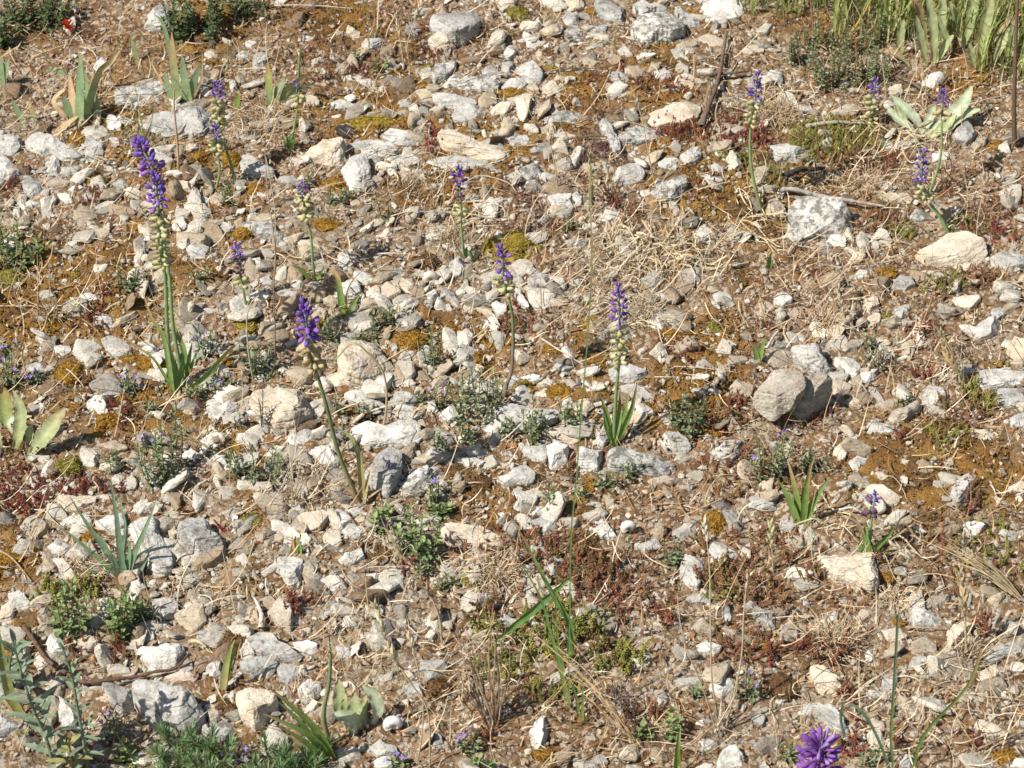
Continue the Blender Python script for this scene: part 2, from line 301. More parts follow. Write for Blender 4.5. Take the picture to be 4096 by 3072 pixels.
STONES = """
A w 1000,25 1060,40 1110,150 1115,200 1020,215 910,160 940,80|u|pale pointed stone standing against the dark leafy bush
A w 600,390 650,360 700,400 700,440 620,460 590,420
A l 720,600 800,560 930,510 1030,520 1040,600 960,650 860,690 750,680||broad grey lichened stone between the two ragged iris clumps
A l 1080,670 1180,640 1240,660 1200,710 1110,715
A g 920,700 1080,740 1200,700 1340,670 1350,740 1290,830 1300,890 1200,890 1160,830 1050,860 880,800||large pale grey slab behind the upper flower of the tall hyacinth pair
A w 670,740 720,720 760,760 770,820 700,830 670,790
A w 690,870 740,865 775,895 750,925 700,915
A w 150,860 220,835 330,870 480,930 535,985 500,1020 420,1035 330,1000 230,1010 170,940||long bright white boulder near the left edge, left of the tall hyacinths
A g 0,845 80,850 145,900 130,960 90,1000 0,990
A g 550,855 600,870 655,930 660,990 600,1030 545,1020 530,940|u|angular grey stone right against the end of the long white boulder
A w -40,960 60,1020 110,1070 130,1110 70,1140 -40,1180||white stone with a sloping face cut by the left edge
A g 130,1130 190,1110 260,1160 270,1220 210,1255 150,1220
A g 375,1060 470,1040 520,1060 510,1110 430,1120 380,1100
A t 275,1125 380,1120 490,1150 470,1180 350,1195 290,1185
A g 290,1040 340,980 380,1020 370,1110 300,1120 280,1080
A g 710,1150 760,1125 800,1140 790,1190 740,1205 705,1190
A c 780,1210 830,1180 890,1210 890,1260 800,1260
A w 1215,1250 1270,1235 1325,1260 1320,1285 1250,1290 1215,1280
A w 1510,990 1560,975 1640,1020 1730,1090 1740,1120 1650,1115 1580,1120 1520,1080
A c 1930,980 2020,920 2150,865 2190,890 2180,970 2130,1050 2050,1050 1940,1010|u|pale wedge-shaped stone with a shaded right face behind the white block
A w 2090,650 2140,628 2200,640 2260,680 2240,703 2150,695 2095,675||smooth white oval stone lying right of the small iris fan
A t 1910,640 1950,590 2000,630 2020,665 1930,665
A g 1600,340 1650,325 1690,350 1670,400 1610,430 1595,390
A w 1540,265 1590,250 1625,280 1590,300 1545,290
A w 1285,330 1330,320 1380,350 1370,375 1300,370
A w 1490,350 1530,320 1570,345 1560,365
A w 1885,235 1930,225 1980,240 1950,260 1895,255
A g 1755,1130 1820,1110 1900,1150 1830,1170
A w 1365,1430 1410,1400 1480,1430 1470,1470 1390,1475 1355,1460
A l 1530,1410 1620,1395 1720,1400 1790,1470 1850,1510 1800,1560 1720,1530 1620,1470
A g 1190,1560 1260,1530 1330,1560 1290,1640 1210,1645 1170,1610
A c 1880,1540 1960,1510 2060,1550 2090,1590 2000,1620 1890,1600
A w 1085,1390 1160,1370 1190,1420 1140,1460 1090,1440
A w 1180,1430 1230,1390 1260,1440 1250,1480 1210,1470
A g 120,1300 190,1265 270,1270 230,1310 150,1330
A w 1450,510 1490,500 1500,550 1470,580 1450,550
A w 1420,700 1460,690 1475,740 1440,780 1420,750
A d 1305,480 1330,455 1370,465 1360,500 1315,500
A d 1315,270 1340,250 1362,275 1335,295
A d 1460,330 1482,313 1505,328 1480,350
A d 770,1035 795,1015 822,1035 795,1060
B g 580,190 640,130 740,85 830,68 890,90 920,160 880,230 800,280 750,285 600,240|u|big grey boulder with a dark right side near the top edge
B c 545,250 620,215 710,200 750,230 750,290 640,345 610,290|u|white angular stone leaning on the front of the big back boulder
B l 595,500 650,430 730,385 750,400 740,460 680,510 620,530|u|tilted dark grey stone in front of the big back boulder
B g 1120,420 1170,380 1240,380 1300,470 1280,540 1230,550 1190,490|u|rounded pale grey stone standing tallest in the back stone pile
B g 1040,400 1100,385 1115,430 1110,480 1060,490 1035,450
B w 1060,310 1100,280 1140,300 1120,360 1070,390 1050,350
B l 680,520 740,470 850,480 950,500 1030,520 1000,570 860,580 750,560||flat lichen-spotted slab at the left of the back stone pile
B w 1030,540 1080,490 1190,490 1200,530 1160,580 1050,580
B g 900,440 960,415 1010,440 1040,490 960,500 900,470
B t 1290,545 1350,505 1400,530 1415,570 1340,600 1290,580
B w 600,600 660,585 780,610 870,640 880,670 800,700 700,690 620,650||long white ridge of stone in front of the back stone pile
B g 720,720 780,670 860,650 950,700 880,740 790,780 730,770
B c 965,700 1020,660 1100,640 1120,660 1060,720 980,735
B c 1125,640 1180,590 1235,590 1240,640 1210,720 1180,775 1140,740 1130,690|u|upright cream flake stone with banded face in front of the back pile
B w 125,510 180,495 245,520 220,555 140,550
B g 380,640 440,625 470,650 430,690 380,680
B t 340,720 400,695 460,710 430,745 350,740
B l 1280,770 1350,740 1440,695 1520,710 1550,740 1480,790 1400,795 1320,790||flat dark lichened stone right of the upright cream flake
B c 1935,770 2000,700 2080,670 2230,645 2296,680 2290,750 2180,790 2000,800||large smooth cream boulder left of the woody twig
B w 1650,800 1700,745 1740,790 1770,860 1790,950 1740,970 1720,900 1680,860
B l 1770,880 1830,820 1950,790 2050,840 2020,880 1900,910 1790,910
B w 1740,1090 1800,1055 1900,1030 1945,1080 1930,1150 1850,1175 1750,1160|u|blocky white stone beside the purple-red stonecrop mat
B w 2020,1020 2070,995 2150,1005 2155,1060 2110,1075 2040,1060
B w 2160,1005 2212,970 2290,925 2300,1000 2260,1035 2190,1045
B c 630,850 690,810 800,860 930,900 1060,970 1070,1010 1020,1040 900,1010 800,960 700,950 640,900||long cream slab slanting down behind the small purple hyacinth
B g 560,1040 640,1000 760,980 930,1030 1000,1060 900,1080 800,1085 620,1080
B l 1010,890 1080,850 1180,850 1230,890 1200,925 1100,930
B g 50,900 200,880 330,910 390,960 300,1000 150,1000 60,960
B w 20,1080 90,1010 190,970 215,1080 205,1160 160,1210 80,1190 20,1150|u|white block of stone with dark grey specks, facets facing front
B w 330,1000 420,975 510,980 525,1040 450,1060 350,1050
B l 1150,1070 1210,1030 1270,1060 1300,1100 1200,1150 1150,1120
B w 1270,1110 1330,1090 1400,1130 1410,1170 1320,1180
B w 1330,1260 1390,1220 1470,1235 1490,1320 1430,1340 1360,1310
B g 1480,1240 1520,1210 1555,1260 1540,1300 1500,1310
B w 1650,1370 1700,1320 1790,1330 1800,1400 1720,1410 1660,1400
B l 1980,1200 2060,1150 2190,1110 2212,1180 2150,1270 2100,1280 2000,1250|u|dark-sided grey stone left of the hyacinth beside the dry grass
B l 1850,190 1880,110 1980,70 2080,70 2190,150 2200,200 2130,260 1970,290 1870,240|u|big boulder blotched with dark lichen at the top edge
B w 1870,30 1920,0 2000,30 2080,60 1980,75 1900,110 1865,70
B g 1620,40 1680,-10 1760,30 1820,100 1790,160 1700,140 1640,90
B g 1590,180 1640,150 1710,170 1690,205 1610,215
B c 1380,-20 1560,-20 1560,50 1480,80 1420,40
B g 1400,120 1450,75 1510,90 1530,150 1450,170
B l 1420,220 1480,160 1560,190 1550,250 1450,260
B c 1000,-20 1140,-20 1110,40 1040,75 1010,30
B w 1770,310 1810,290 1860,310 1870,350 1850,360 1790,330
B w 1495,440 1560,420 1570,450 1500,455
B w 1575,435 1600,410 1650,430 1640,455 1580,455
B g 1700,500 1760,450 1850,470 1850,520 1750,545
B t 1815,440 1900,415 1970,440 1960,480 1880,510 1830,480
B w 1985,460 2050,430 2120,450 2110,500 2060,515 2000,490
B c 240,1480 300,1440 350,1480 310,1510 240,1500
B g 610,1340 660,1310 710,1340 690,1365 620,1360
B w 960,1270 1030,1245 1105,1250 1090,1285 1000,1290
B g 810,1240 860,1220 905,1245 870,1270 815,1265
B w 150,290 200,240 290,250 280,310 200,330
B l 180,730 220,705 300,700 280,740 200,750
B g 1690,600 1740,580 1790,610 1740,640
B g 1210,950 1300,900 1350,910 1300,970 1240,980
B g 1440,1520 1520,1500 1580,1530 1540,1570 1460,1560
B g 270,870 340,810 450,820 540,860 500,920 400,930 330,900
C w 170,60 210,10 300,-10 400,10 450,60 420,110 330,140 240,145 190,110||rounded white boulder at the top edge where the green grass begins
C l 0,70 80,60 160,150 170,185 100,190 60,140
C t 0,290 60,260 140,250 150,290 60,325 0,325
C t 145,240 200,215 300,240 410,280 300,300 200,290
C c 430,320 500,280 570,290 570,330 490,345
C c 0,510 60,460 190,490 200,520 100,560 0,560
C w 560,490 610,440 680,460 690,520 620,530
C t 210,790 300,775 400,780 470,810 380,850 280,880 230,830
C w 25,1000 90,960 160,925 170,1000 130,1035 60,1040
C w 605,925 700,905 850,930 840,970 760,1010 700,1030 640,1010 620,970|u|flat-topped pale stone with orange stain left of the green stonecrop bed
C g 1755,860 1800,790 1850,755 1910,790 1910,850 1850,915 1790,905|u|rounded grey stone right of the mullein rosette
C w 1565,520 1620,470 1680,450 1720,490 1650,545 1610,555
C w 1045,515 1090,500 1115,530 1080,555 1050,545
C l 715,1320 780,1260 870,1240 1000,1260 1110,1330 1135,1430 1120,1480 1000,1510 880,1530 780,1540 730,1450|u|big rounded boulder mottled all over with grey lichen
C w 975,1520 1010,1480 1060,1485 1090,1530 1080,1560 1010,1565||small round white stone at the foot of the lichen-mottled boulder
C c 590,1280 620,1235 670,1270 710,1330 700,1370 640,1380 595,1360|u|pointed cream stone against the left side of the lichen-mottled boulder
C c 1515,1560 1600,1500 1740,1470 1850,1460 1960,1530 1980,1600 1880,1665 1720,1690 1590,1660 1525,1610||big smooth cream oval boulder below the leaning hyacinth
C c 1300,1250 1350,1225 1470,1215 1510,1250 1490,1290 1380,1280
C l 1485,1360 1540,1320 1620,1350 1640,1390 1570,1410 1500,1395
C w 1620,970 1690,955 1770,965 1730,1010 1650,1020
C t 1880,920 1920,870 1980,865 1970,910 1920,935
C d 2080,870 2130,820 2200,830 2240,900 2120,900
C w 1030,1230 1080,1215 1120,1240 1080,1265
C w 210,1050 260,1030 320,1060 300,1100 230,1085
C g 2000,1620 2100,1590 2240,1600 2240,1680 2100,1700 2010,1670
C g 330,1460 380,1430 430,1480 410,1530 360,1510
C w 1235,1540 1260,1500 1300,1540 1290,1575 1240,1570
C g 140,1110 200,1100 320,1140 280,1160 180,1150
C c 1350,570 1390,530 1450,560 1430,600 1370,600
C w 1120,810 1200,800 1210,840 1130,845
C w 1280,910 1340,880 1390,900 1380,950 1310,950
D w 220,540 260,525 290,570 270,600 230,590
D w 340,610 440,600 450,640 390,670 350,650
D w 640,570 700,540 780,560 850,610 840,660 760,680 690,640
D g 880,630 930,590 990,610 1005,660 940,690 890,670
D g 160,740 220,710 290,730 300,770 210,790
D c 280,760 320,730 360,750 350,780 290,790
D w 545,940 600,915 650,940 680,1000 660,1050 590,1020 550,990||white smooth stone behind the brown moss dome at left
D w 1300,960 1350,945 1400,1000 1480,940 1510,1000 1450,1050 1380,1080 1310,1050
D c 1560,880 1640,870 1800,880 1900,900 1980,990 1975,1070 1900,1110 1850,1150 1760,1140 1700,1080 1600,1000|u|large pale boulder streaked with orange behind the silvery sprigs
D w 1550,1010 1650,1015 1760,1020 1770,1050 1680,1060 1580,1040
D w 1450,330 1490,290 1540,340 1550,400 1480,410 1450,370
D w 1240,380 1310,365 1360,385 1330,410 1250,415
D w 1950,1260 2040,1235 2100,1270 2150,1330 2140,1380 2030,1390 1980,1330||white chunk tucked under the arching stem of the leaning hyacinth
D w 1800,1220 1860,1170 1960,1130 1990,1180 1940,1230 1850,1250
D w 660,860 730,830 800,850 790,900 700,900
D w 590,430 650,410 720,440 710,490 630,480
D g 1735,280 1800,245 1880,260 1910,290 1800,300
D w 1145,1265 1250,1260 1290,1290 1250,1330 1160,1310
D w 1340,1310 1420,1290 1440,1350 1370,1390
D c 360,1570 440,1535 600,1560 610,1600 520,1640 400,1660
D w 835,1600 930,1575 965,1605 950,1650 880,1680 840,1665
D w 1640,190 1700,160 1740,200 1720,230 1660,230
D w 1835,210 1880,180 1920,210 1900,250 1840,240
D w 215,430 260,410 290,440 240,460
D w 500,300 560,270 640,280 650,310 560,330
D g 890,1440 940,1410 940,1470 900,1470
D w 940,1470 1000,1460 1020,1510 960,1540
D w 1175,600 1230,570 1300,590 1290,660 1220,700 1180,660
D w 1300,580 1360,560 1390,620 1350,660 1290,640
D g 1080,960 1150,970 1170,1010 1100,1020
D c 520,1270 580,1250 620,1280 570,1310
D w 250,1510 310,1480 340,1510 280,1550
D w 180,1450 230,1420 250,1480 200,1500
D t 2060,1500 2130,1440 2212,1430 2230,1500 2150,1560 2070,1540
D c 1590,1540 1640,1520 1670,1560 1610,1580
E c 0,680 60,620 150,590 240,570 310,640 360,720 330,790 250,850 150,880 60,860 10,760|u|large pale boulder with rusty tint right of the leaning hyacinth flower
E c -70,800 0,770 60,790 80,830 20,870 -60,865
E w 210,850 260,780 340,775 350,830 300,900 220,905
E w 40,930 120,880 220,930 310,1000 320,1030 200,1010 80,960
E g 330,930 380,890 470,920 510,960 430,1010 350,980
E w 370,990 420,970 490,1010 500,1070 420,1080 340,1030
E w 85,1120 200,1100 320,1110 410,1070 520,1120 530,1200 470,1260 380,1240 200,1240 130,1190||broad bright white slab with a cream corner, left of the green herbs
E g 190,1340 230,1260 330,1240 410,1300 400,1400 340,1500 310,1560 250,1530 170,1450|u|tall grey stone with leaf shadows beside the root of the leaning hyacinth
E l 400,1450 470,1380 560,1360 600,1420 570,1500 480,1540 410,1530
E w 640,1060 700,980 760,990 770,1060 700,1090|u
E w 920,1070 1000,980 1150,970 1330,990 1400,1000 1400,1080 1330,1110 1180,1140 1020,1150 930,1150||long white slab half hidden under green herbs
E c 1290,1130 1380,1110 1500,1150 1540,1190 1500,1230 1400,1215 1310,1180
E w 1320,1240 1380,1210 1460,1250 1455,1330 1400,1375 1340,1380 1325,1300|u|upright white stone in the row left of the tall green grass stalk
E w 1495,1330 1540,1240 1680,1260 1690,1330 1640,1410 1540,1400|u|squarish pale stone below the hyacinth with upright green leaves
E l 1700,1290 1740,1240 1870,1240 1980,1290 2060,1310 2090,1390 2000,1420 1850,1400 1720,1380||long stone with a black lichen patch right under the leafy hyacinth
E w 2030,1210 2080,1160 2150,1145 2212,1190 2235,1270 2150,1290 2080,1260||bright white stone right of the leafy hyacinth
E w 1000,1430 1080,1410 1120,1370 1180,1360 1250,1420 1240,1480 1170,1500 1060,1510
E w 1105,1540 1140,1505 1200,1530 1265,1580 1240,1610 1160,1605
E g 1150,1250 1230,1230 1310,1240 1330,1290 1310,1350 1230,1340 1180,1300
E w 740,1330 850,1310 930,1340 900,1370 780,1375
E g 770,1300 850,1260 950,1255 970,1290 870,1305
E g 800,790 850,740 890,770 880,820 830,860 800,840
E w 1160,800 1230,780 1300,800 1300,830 1220,840
E g 1070,850 1110,790 1150,830 1110,890 1070,890
E w 560,960 610,950 640,1000 620,1040 570,1010
E g 1710,760 1770,710 1880,740 1960,790 1900,830 1780,840 1720,820
E w 1780,860 1870,845 1980,860 2010,920 1960,970 1850,940 1790,910
E w 530,290 590,240 640,270 620,330 560,350
E g 650,250 700,240 770,340 750,360 680,330
E w 100,140 170,130 240,170 260,210 180,220 110,190
E c 200,240 250,220 270,290 230,330 180,290
E c 320,190 400,170 490,240 430,260 340,230
E w 970,350 1010,320 1070,370 1070,420 1010,420
E l 1200,200 1270,140 1340,170 1330,240 1250,260 1200,240
E w 1340,160 1400,170 1450,230 1420,270 1350,240
E t 1290,330 1360,305 1460,310 1450,340 1370,360
E w 1910,190 1960,160 2000,190 1970,240 1930,230
E w 2010,260 2060,250 2100,300 2060,320
E w 1960,440 2030,420 2070,460 2050,500 1990,510
E w 1090,230 1140,250 1190,310 1210,380 1160,350 1110,290
E t 1670,130 1740,110 1830,150 1800,180 1700,165
E g 380,680 420,640 470,660 460,710 400,720
E g 500,680 560,600 600,640 590,720 520,730
E w 660,350 710,340 740,380 700,400
E w 1100,630 1160,630 1180,680 1130,700
E g 1360,740 1430,700 1490,740 1430,770
E g 1630,1150 1690,1130 1720,1190 1680,1240 1640,1220
E t 1960,1460 2040,1420 2150,1450 2100,1480 2000,1490
E w 670,1350 720,1320 740,1370 690,1380
E g 470,1320 540,1310 560,1350 440,1370
E c 1690,1570 1720,1550 1760,1600 1740,1640 1700,1620
E w 0,20 60,5 120,30 130,70 70,110 0,100
E g 700,75 790,40 810,100 770,170 740,185 700,130|u
E w -10,250 60,180 120,190 150,260 90,300 0,300
F b 500,930 560,850 620,780 720,775 800,800 970,790 1000,830 960,880 910,960 880,1040 810,1090 700,1060 640,1020 580,990|U|largest brown-grey boulder with black shade on its right
F g 735,600 790,585 930,590 970,680 1010,770 940,810 800,800 760,700|U|pale slab leaning upright behind the largest brown-grey boulder
F t 1000,820 1060,820 1120,860 1100,900 1050,940 1010,920
F w 1010,690 1080,675 1140,720 1180,760 1150,810 1080,790 1010,740
F w 1165,800 1220,750 1285,770 1290,810 1240,850 1180,850|u
F w 1570,890 1610,855 1700,880 1720,940 1700,1010 1630,1010 1565,960||white block below the brush of straw near the right edge
F b 1350,1060 1450,1000 1540,950 1565,990 1540,1040 1470,1090 1390,1105|u|slanted brown stone with striped face right of the largest boulder
F g 1210,1110 1260,1075 1350,1090 1430,1160 1350,1170 1250,1160
F w 1890,860 1930,770 2010,755 2212,745 2260,800 2212,850 2100,870 1950,890||broad white slab cut by the right edge
F g 2000,930 2080,880 2200,870 2240,1000 2100,1000 2020,970
F w 1880,530 1910,450 1990,420 2060,460 2060,510 1990,560 1930,580|u|white angular stone near the right edge below the cream oval boulder
F g 2000,410 2010,370 2100,365 2090,410 2040,440
F c 1760,330 1840,280 1930,290 1940,330 1870,380 1790,360||smooth beige oval stone below the big cream oval boulder
F g 1380,240 1430,160 1500,190 1530,240 1460,265|u
F w 1110,180 1180,120 1240,130 1240,180 1170,190
F b 20,150 90,110 180,130 180,190 110,230 30,190
F w 230,290 280,260 350,270 370,330 270,340
F c 530,350 580,325 640,370 610,400 550,410
F w 620,300 680,265 740,290 750,340 690,375 630,350|u
F c 1190,290 1280,290 1300,350 1240,400 1200,360
F g 1390,370 1460,345 1480,400 1440,440 1400,420
F c 1210,430 1270,395 1310,410 1290,450 1240,480
F l 235,1260 300,1210 450,1195 440,1260 380,1330 320,1340 260,1300||stone peppered with black lichen left of the violet-flowered herb
F w 1105,1340 1160,1300 1225,1315 1200,1360 1130,1375
F c 1010,1270 1050,1220 1100,1250 1080,1330 1030,1330
F c 1170,1550 1240,1490 1330,1480 1440,1560 1400,1620 1250,1600||beige slab right behind the small violet hyacinth head
F t 1100,1440 1160,1400 1260,1500 1190,1510
F g 1740,1560 1790,1470 1880,1410 1900,1480 1870,1590 1790,1630
F g 450,700 490,685 530,710 500,735 455,725
F w 310,590 350,565 395,600 370,640 320,620
F b 1050,600 1130,565 1200,570 1160,630 1080,650
F w 760,530 800,525 845,550 820,580 765,560
F c 1850,1130 1950,1140 2030,1180 2000,1210 1930,1180 1860,1150
F g 2110,1060 2170,1025 2230,1040 2230,1110 2130,1120
F d 255,1600 300,1560 350,1590 360,1640 290,1650
F g 465,1560 540,1545 640,1590 650,1640 560,1650 480,1620
F t 1430,580 1500,560 1530,610 1490,690 1450,660
F c 2110,1500 2180,1460 2240,1500 2200,1560 2140,1550
F t 1270,990 1340,950 1430,940 1400,990 1330,1010
F c 1090,940 1130,920 1175,965 1120,990
F w 1110,1190 1160,1175 1170,1220 1130,1230
F c 1260,1410 1320,1400 1380,1450 1330,1480
F c 2150,980 2212,945 2250,970 2212,1020 2160,1005
F w 210,890 260,870 310,900 260,930
G w 810,120 860,70 950,75 1000,120 1010,200 1060,300 1095,380 1080,450 1000,460 920,400 860,290 830,200|u|long white stone pointing down beside the spiky blue-green tuft
G g 1120,160 1170,90 1280,75 1340,130 1390,190 1440,230 1420,310 1340,350 1230,360 1180,300 1130,230|u|large grey stone crossed by leaf shadows right of the spiky tuft
G w 600,120 680,40 790,50 800,130 740,190 660,180
G c 1870,150 1900,70 2060,25 2090,90 2030,160 1960,175 1890,175||cream slab with a yellow edge below the leaning hyacinth base
G c 2040,190 2090,145 2150,170 2165,250 2110,280 2040,240
G w 1755,330 1840,320 1910,340 1920,420 1900,480 1820,500 1780,440 1750,390|u|white pointed-down stone under a green and orange shoot
G c 1720,190 1770,170 1810,210 1770,235 1725,230
G c 1690,660 1720,600 1760,580 1830,650 1860,720 1820,800 1750,770 1690,720|U|cream stone standing up behind the long grey stone at lower left
G g 1555,840 1640,800 1760,810 1900,900 1920,940 1850,985 1740,970 1620,930||long smooth grey stone below the standing cream stone
G w 1850,860 1930,850 2010,880 2000,950 1920,940
G w 860,910 910,875 1000,890 1170,870 1165,940 1130,1020 1060,1070 980,1075 920,1000||pale slab with crumpled surface behind the brown root
G g 1270,810 1310,785 1365,850 1330,880 1260,880 1240,840
G g 1510,990 1560,960 1680,950 1760,1000 1720,1080 1600,1085 1540,1050
G c 1490,1190 1560,1150 1680,1160 1760,1230 1750,1290 1680,1310 1640,1390 1590,1410 1510,1350 1490,1260|u|cream chunk with a pale tan face left of the drooping leaf fan
G w 1880,1160 1910,1110 1970,1095 2035,1140 2020,1190 1940,1235 1890,1200|u
G g 835,1180 860,1130 960,1100 1100,1140 1180,1180 1290,1300 1300,1350 1240,1420 1180,1450 1060,1410 980,1380 870,1260|u|biggest craggy grey rock in the lower left
G g 635,1160 700,1100 790,1140 840,1220 820,1280 760,1310 690,1240|u|plain grey stone left of the biggest craggy rock
G l 1320,1420 1370,1370 1450,1365 1505,1410 1490,1480 1400,1505 1340,1480||oval pitted grey stone right of the biggest craggy rock
G c 1295,1270 1330,1250 1385,1270 1375,1350 1330,1360
G w 1270,1420 1310,1370 1330,1420 1300,1460
G p 1040,1100 1130,1040 1200,1030 1260,1080 1230,1120 1120,1120||pinkish beige stone behind the biggest craggy rock
G g 1300,1040 1340,970 1400,1000 1400,1070 1340,1090
G g 1750,1050 1790,990 1890,1020 1900,1080 1830,1120 1760,1110
G w 960,590 1040,580 1130,620 1120,700 1030,720 960,680
G w 50,560 110,535 210,640 200,680 120,680 70,620
G c 0,620 60,600 110,670 80,750 -20,740
G l -20,1320 70,1330 140,1390 80,1450 -20,1480
G g 380,1360 440,1280 500,1300 480,1400 410,1430
G w 630,1430 690,1420 740,1450 680,1490
G w 290,860 340,810 400,850 400,930 330,950
G g 860,740 960,725 1080,760 1050,790 910,790
G g 2120,910 2160,880 2212,890 2220,970 2140,960
G w 390,110 490,70 570,40 570,110 480,140
G w 300,250 360,205 440,220 480,280 430,330 340,320
G g 2112,50 2160,20 2212,40 2230,110 2160,140
G w 1090,290 1140,280 1165,320 1120,370 1090,340
G c 1060,170 1100,130 1125,180 1100,210 1070,205
G t 1940,190 1980,180 2010,220 1960,245
G w 1480,340 1530,300 1575,360 1540,390
G c 1920,1290 1980,1220 2015,1270 1990,1320 1930,1320
G g 500,1160 550,1140 575,1180 520,1200
G c 560,1220 640,1205 700,1235 620,1245
G g 850,1590 900,1550 960,1590 900,1620
H c 620,190 700,130 810,105 900,150 1045,235 1000,260 850,265 700,250||long cream slab tapering to a point right of the leafy green herb
H g 1215,100 1290,75 1390,90 1390,150 1330,195 1220,185|u|blocky grey-green stone left of the tall green grass stalk
H g 1220,20 1290,0 1330,40 1310,70 1230,70
H w 1560,170 1610,95 1700,110 1760,220 1680,215 1600,200
H w 1870,260 1890,210 2020,220 2050,260 1960,290 1880,285
H g 1090,340 1140,280 1210,310 1190,350 1130,365
H g 1320,390 1370,305 1440,350 1430,400 1370,440|u
H g 1140,400 1190,360 1240,400 1190,430
H b 1500,660 1600,610 1700,620 1780,700 1750,780 1700,820 1600,750 1530,720||dull brown stone among olive stonecrop right of the grass stalk
H g 1000,720 1080,700 1150,730 1090,760 1010,760
H w 1200,720 1250,670 1310,720 1300,760 1230,760
H w 0,340 60,290 150,270 175,330 110,365 20,370
H w 30,180 80,110 160,120 180,180 110,220 50,220
H g 510,1050 540,970 640,970 700,1010 640,1090 560,1110
H w 410,1150 480,1110 550,1140 540,1210 450,1210
H w 360,500 385,410 430,520|u
H w 170,470 190,425 265,430 250,480 200,490
H g 0,890 60,880 100,930 70,970 0,970
H g 590,1500 620,1430 670,1470 670,1540 620,1555
H w 1210,1430 1280,1330 1330,1400 1320,1480 1260,1540 1220,1500
H w 200,1530 270,1470 370,1540 380,1580 250,1590
H w 230,1610 310,1580 390,1600 370,1670 240,1670
H w 370,850 400,835 435,855 400,880
H g 1590,1640 1680,1570 1710,1640
H g 360,720 430,710 440,770 370,770
H w 2000,1200 2060,1160 2100,1230 2040,1280
H w 1340,1110 1400,1050 1500,1000 1530,1060 1450,1120 1360,1160
H c 780,820 830,770 880,790 850,830
H g 850,275 900,270 900,330 850,320
H w 1840,790 1900,770 1970,800 1930,820
H w 1830,960 1880,950 1960,1010 1900,1030
I w 35,430 60,310 120,305 190,350 210,430 170,470 150,540 90,500|u|white ragged stone left of the red-tipped stonecrop in the lower middle
I w 215,260 250,230 330,250 400,310 450,330 380,390 270,380 220,340
I g 310,50 370,30 440,120 420,160 350,160 330,100
I g 660,120 690,60 740,80 770,140 740,165 680,160
I t 690,220 760,185 815,205 815,255 770,265 700,240
I b 820,170 850,125 900,160 910,230 860,265 830,230
I c 900,310 1000,325 1080,320 1150,295 1260,310 1275,370 1295,420 1295,500 1240,560 1180,520 1110,500 1050,470 950,400||cream slab with an orange rim in front of the short violet hyacinth
I w 1820,130 1870,100 1970,95 1970,140 1910,200 1850,190||speckled white stone near the right edge above the straw bundle
I c 1320,800 1360,770 1440,770 1480,820 1420,865 1340,850
I t 1480,910 1510,840 1600,830 1660,880 1660,940 1560,945
I g 1480,720 1500,640 1560,660 1600,690 1720,720 1650,770 1580,760 1500,770
I b 1590,600 1650,560 1740,570 1740,620 1660,650
I c 1715,850 1760,820 1830,760 1850,730 1890,790 1860,820 1810,880 1750,915|u|thin bone-white flake near the right edge below the straw bundle
I c 1890,1090 1960,1030 2050,1005 2090,1065 2020,1100 1940,1115||clean cream wedge at the tip of the long right-hand allium leaf
I c 855,1060 900,1005 960,1060 1040,1110 1070,1190 1010,1235 930,1180 880,1130||cream stone just below the red stonecrop tuft
I g 825,1270 860,1245 960,1300 1040,1360 1110,1450 1030,1440 940,1360 860,1330||long pale stone slanting above the blurred purple flower
I w 220,1160 250,1090 340,1100 380,1150 300,1220
I w 0,1110 80,1085 170,1090 180,1130 60,1140
I w 640,1240 690,1205 720,1240 690,1265
I g 470,1350 520,1310 580,1350 560,1390
I w 270,1640 290,1560 380,1510 440,1600 450,1680 280,1680
I w 160,1500 220,1470 280,1520 220,1560 180,1550
I g 1960,980 2000,910 2100,880 2212,860 2240,920 2100,960 2020,1010
I t 1150,700 1190,650 1270,650 1250,710 1190,740
I w 910,770 970,710 1040,670 1040,710 970,760
I g 430,640 470,590 520,650 630,710 640,790 540,720
I g 60,580 120,555 230,590 220,620 110,610
I t 120,750 170,710 270,770 240,820 160,800
I t 320,770 400,780 490,850 490,880 400,860
I g 300,650 340,630 370,690 350,750 310,740
I w 150,860 220,850 300,900 270,960 180,930
I g 1480,1040 1500,960 1560,950 1640,1000 1570,1010
I w 1310,1120 1380,1080 1415,1110 1390,1190 1320,1180
I g 1420,700 1450,665 1470,720 1430,750
I g 1420,1620 1460,1570 1510,1600 1490,1670 1430,1670
I w 2110,1640 2160,1590 2230,1600 2230,1670
I b 500,1500 560,1460 680,1470 660,1530 560,1580
I w 540,1650 570,1610 610,1665
I c 1110,1130 1160,1110 1200,1140 1150,1160
I c 1890,1390 1940,1350 2110,1400 2110,1460 2000,1480
I p 1240,1340 1350,1400 1340,1440 1260,1400
I c 1890,1200 1940,1180 1980,1220 1930,1250
I w 2000,740 2040,690 2060,720 2030,760
"""
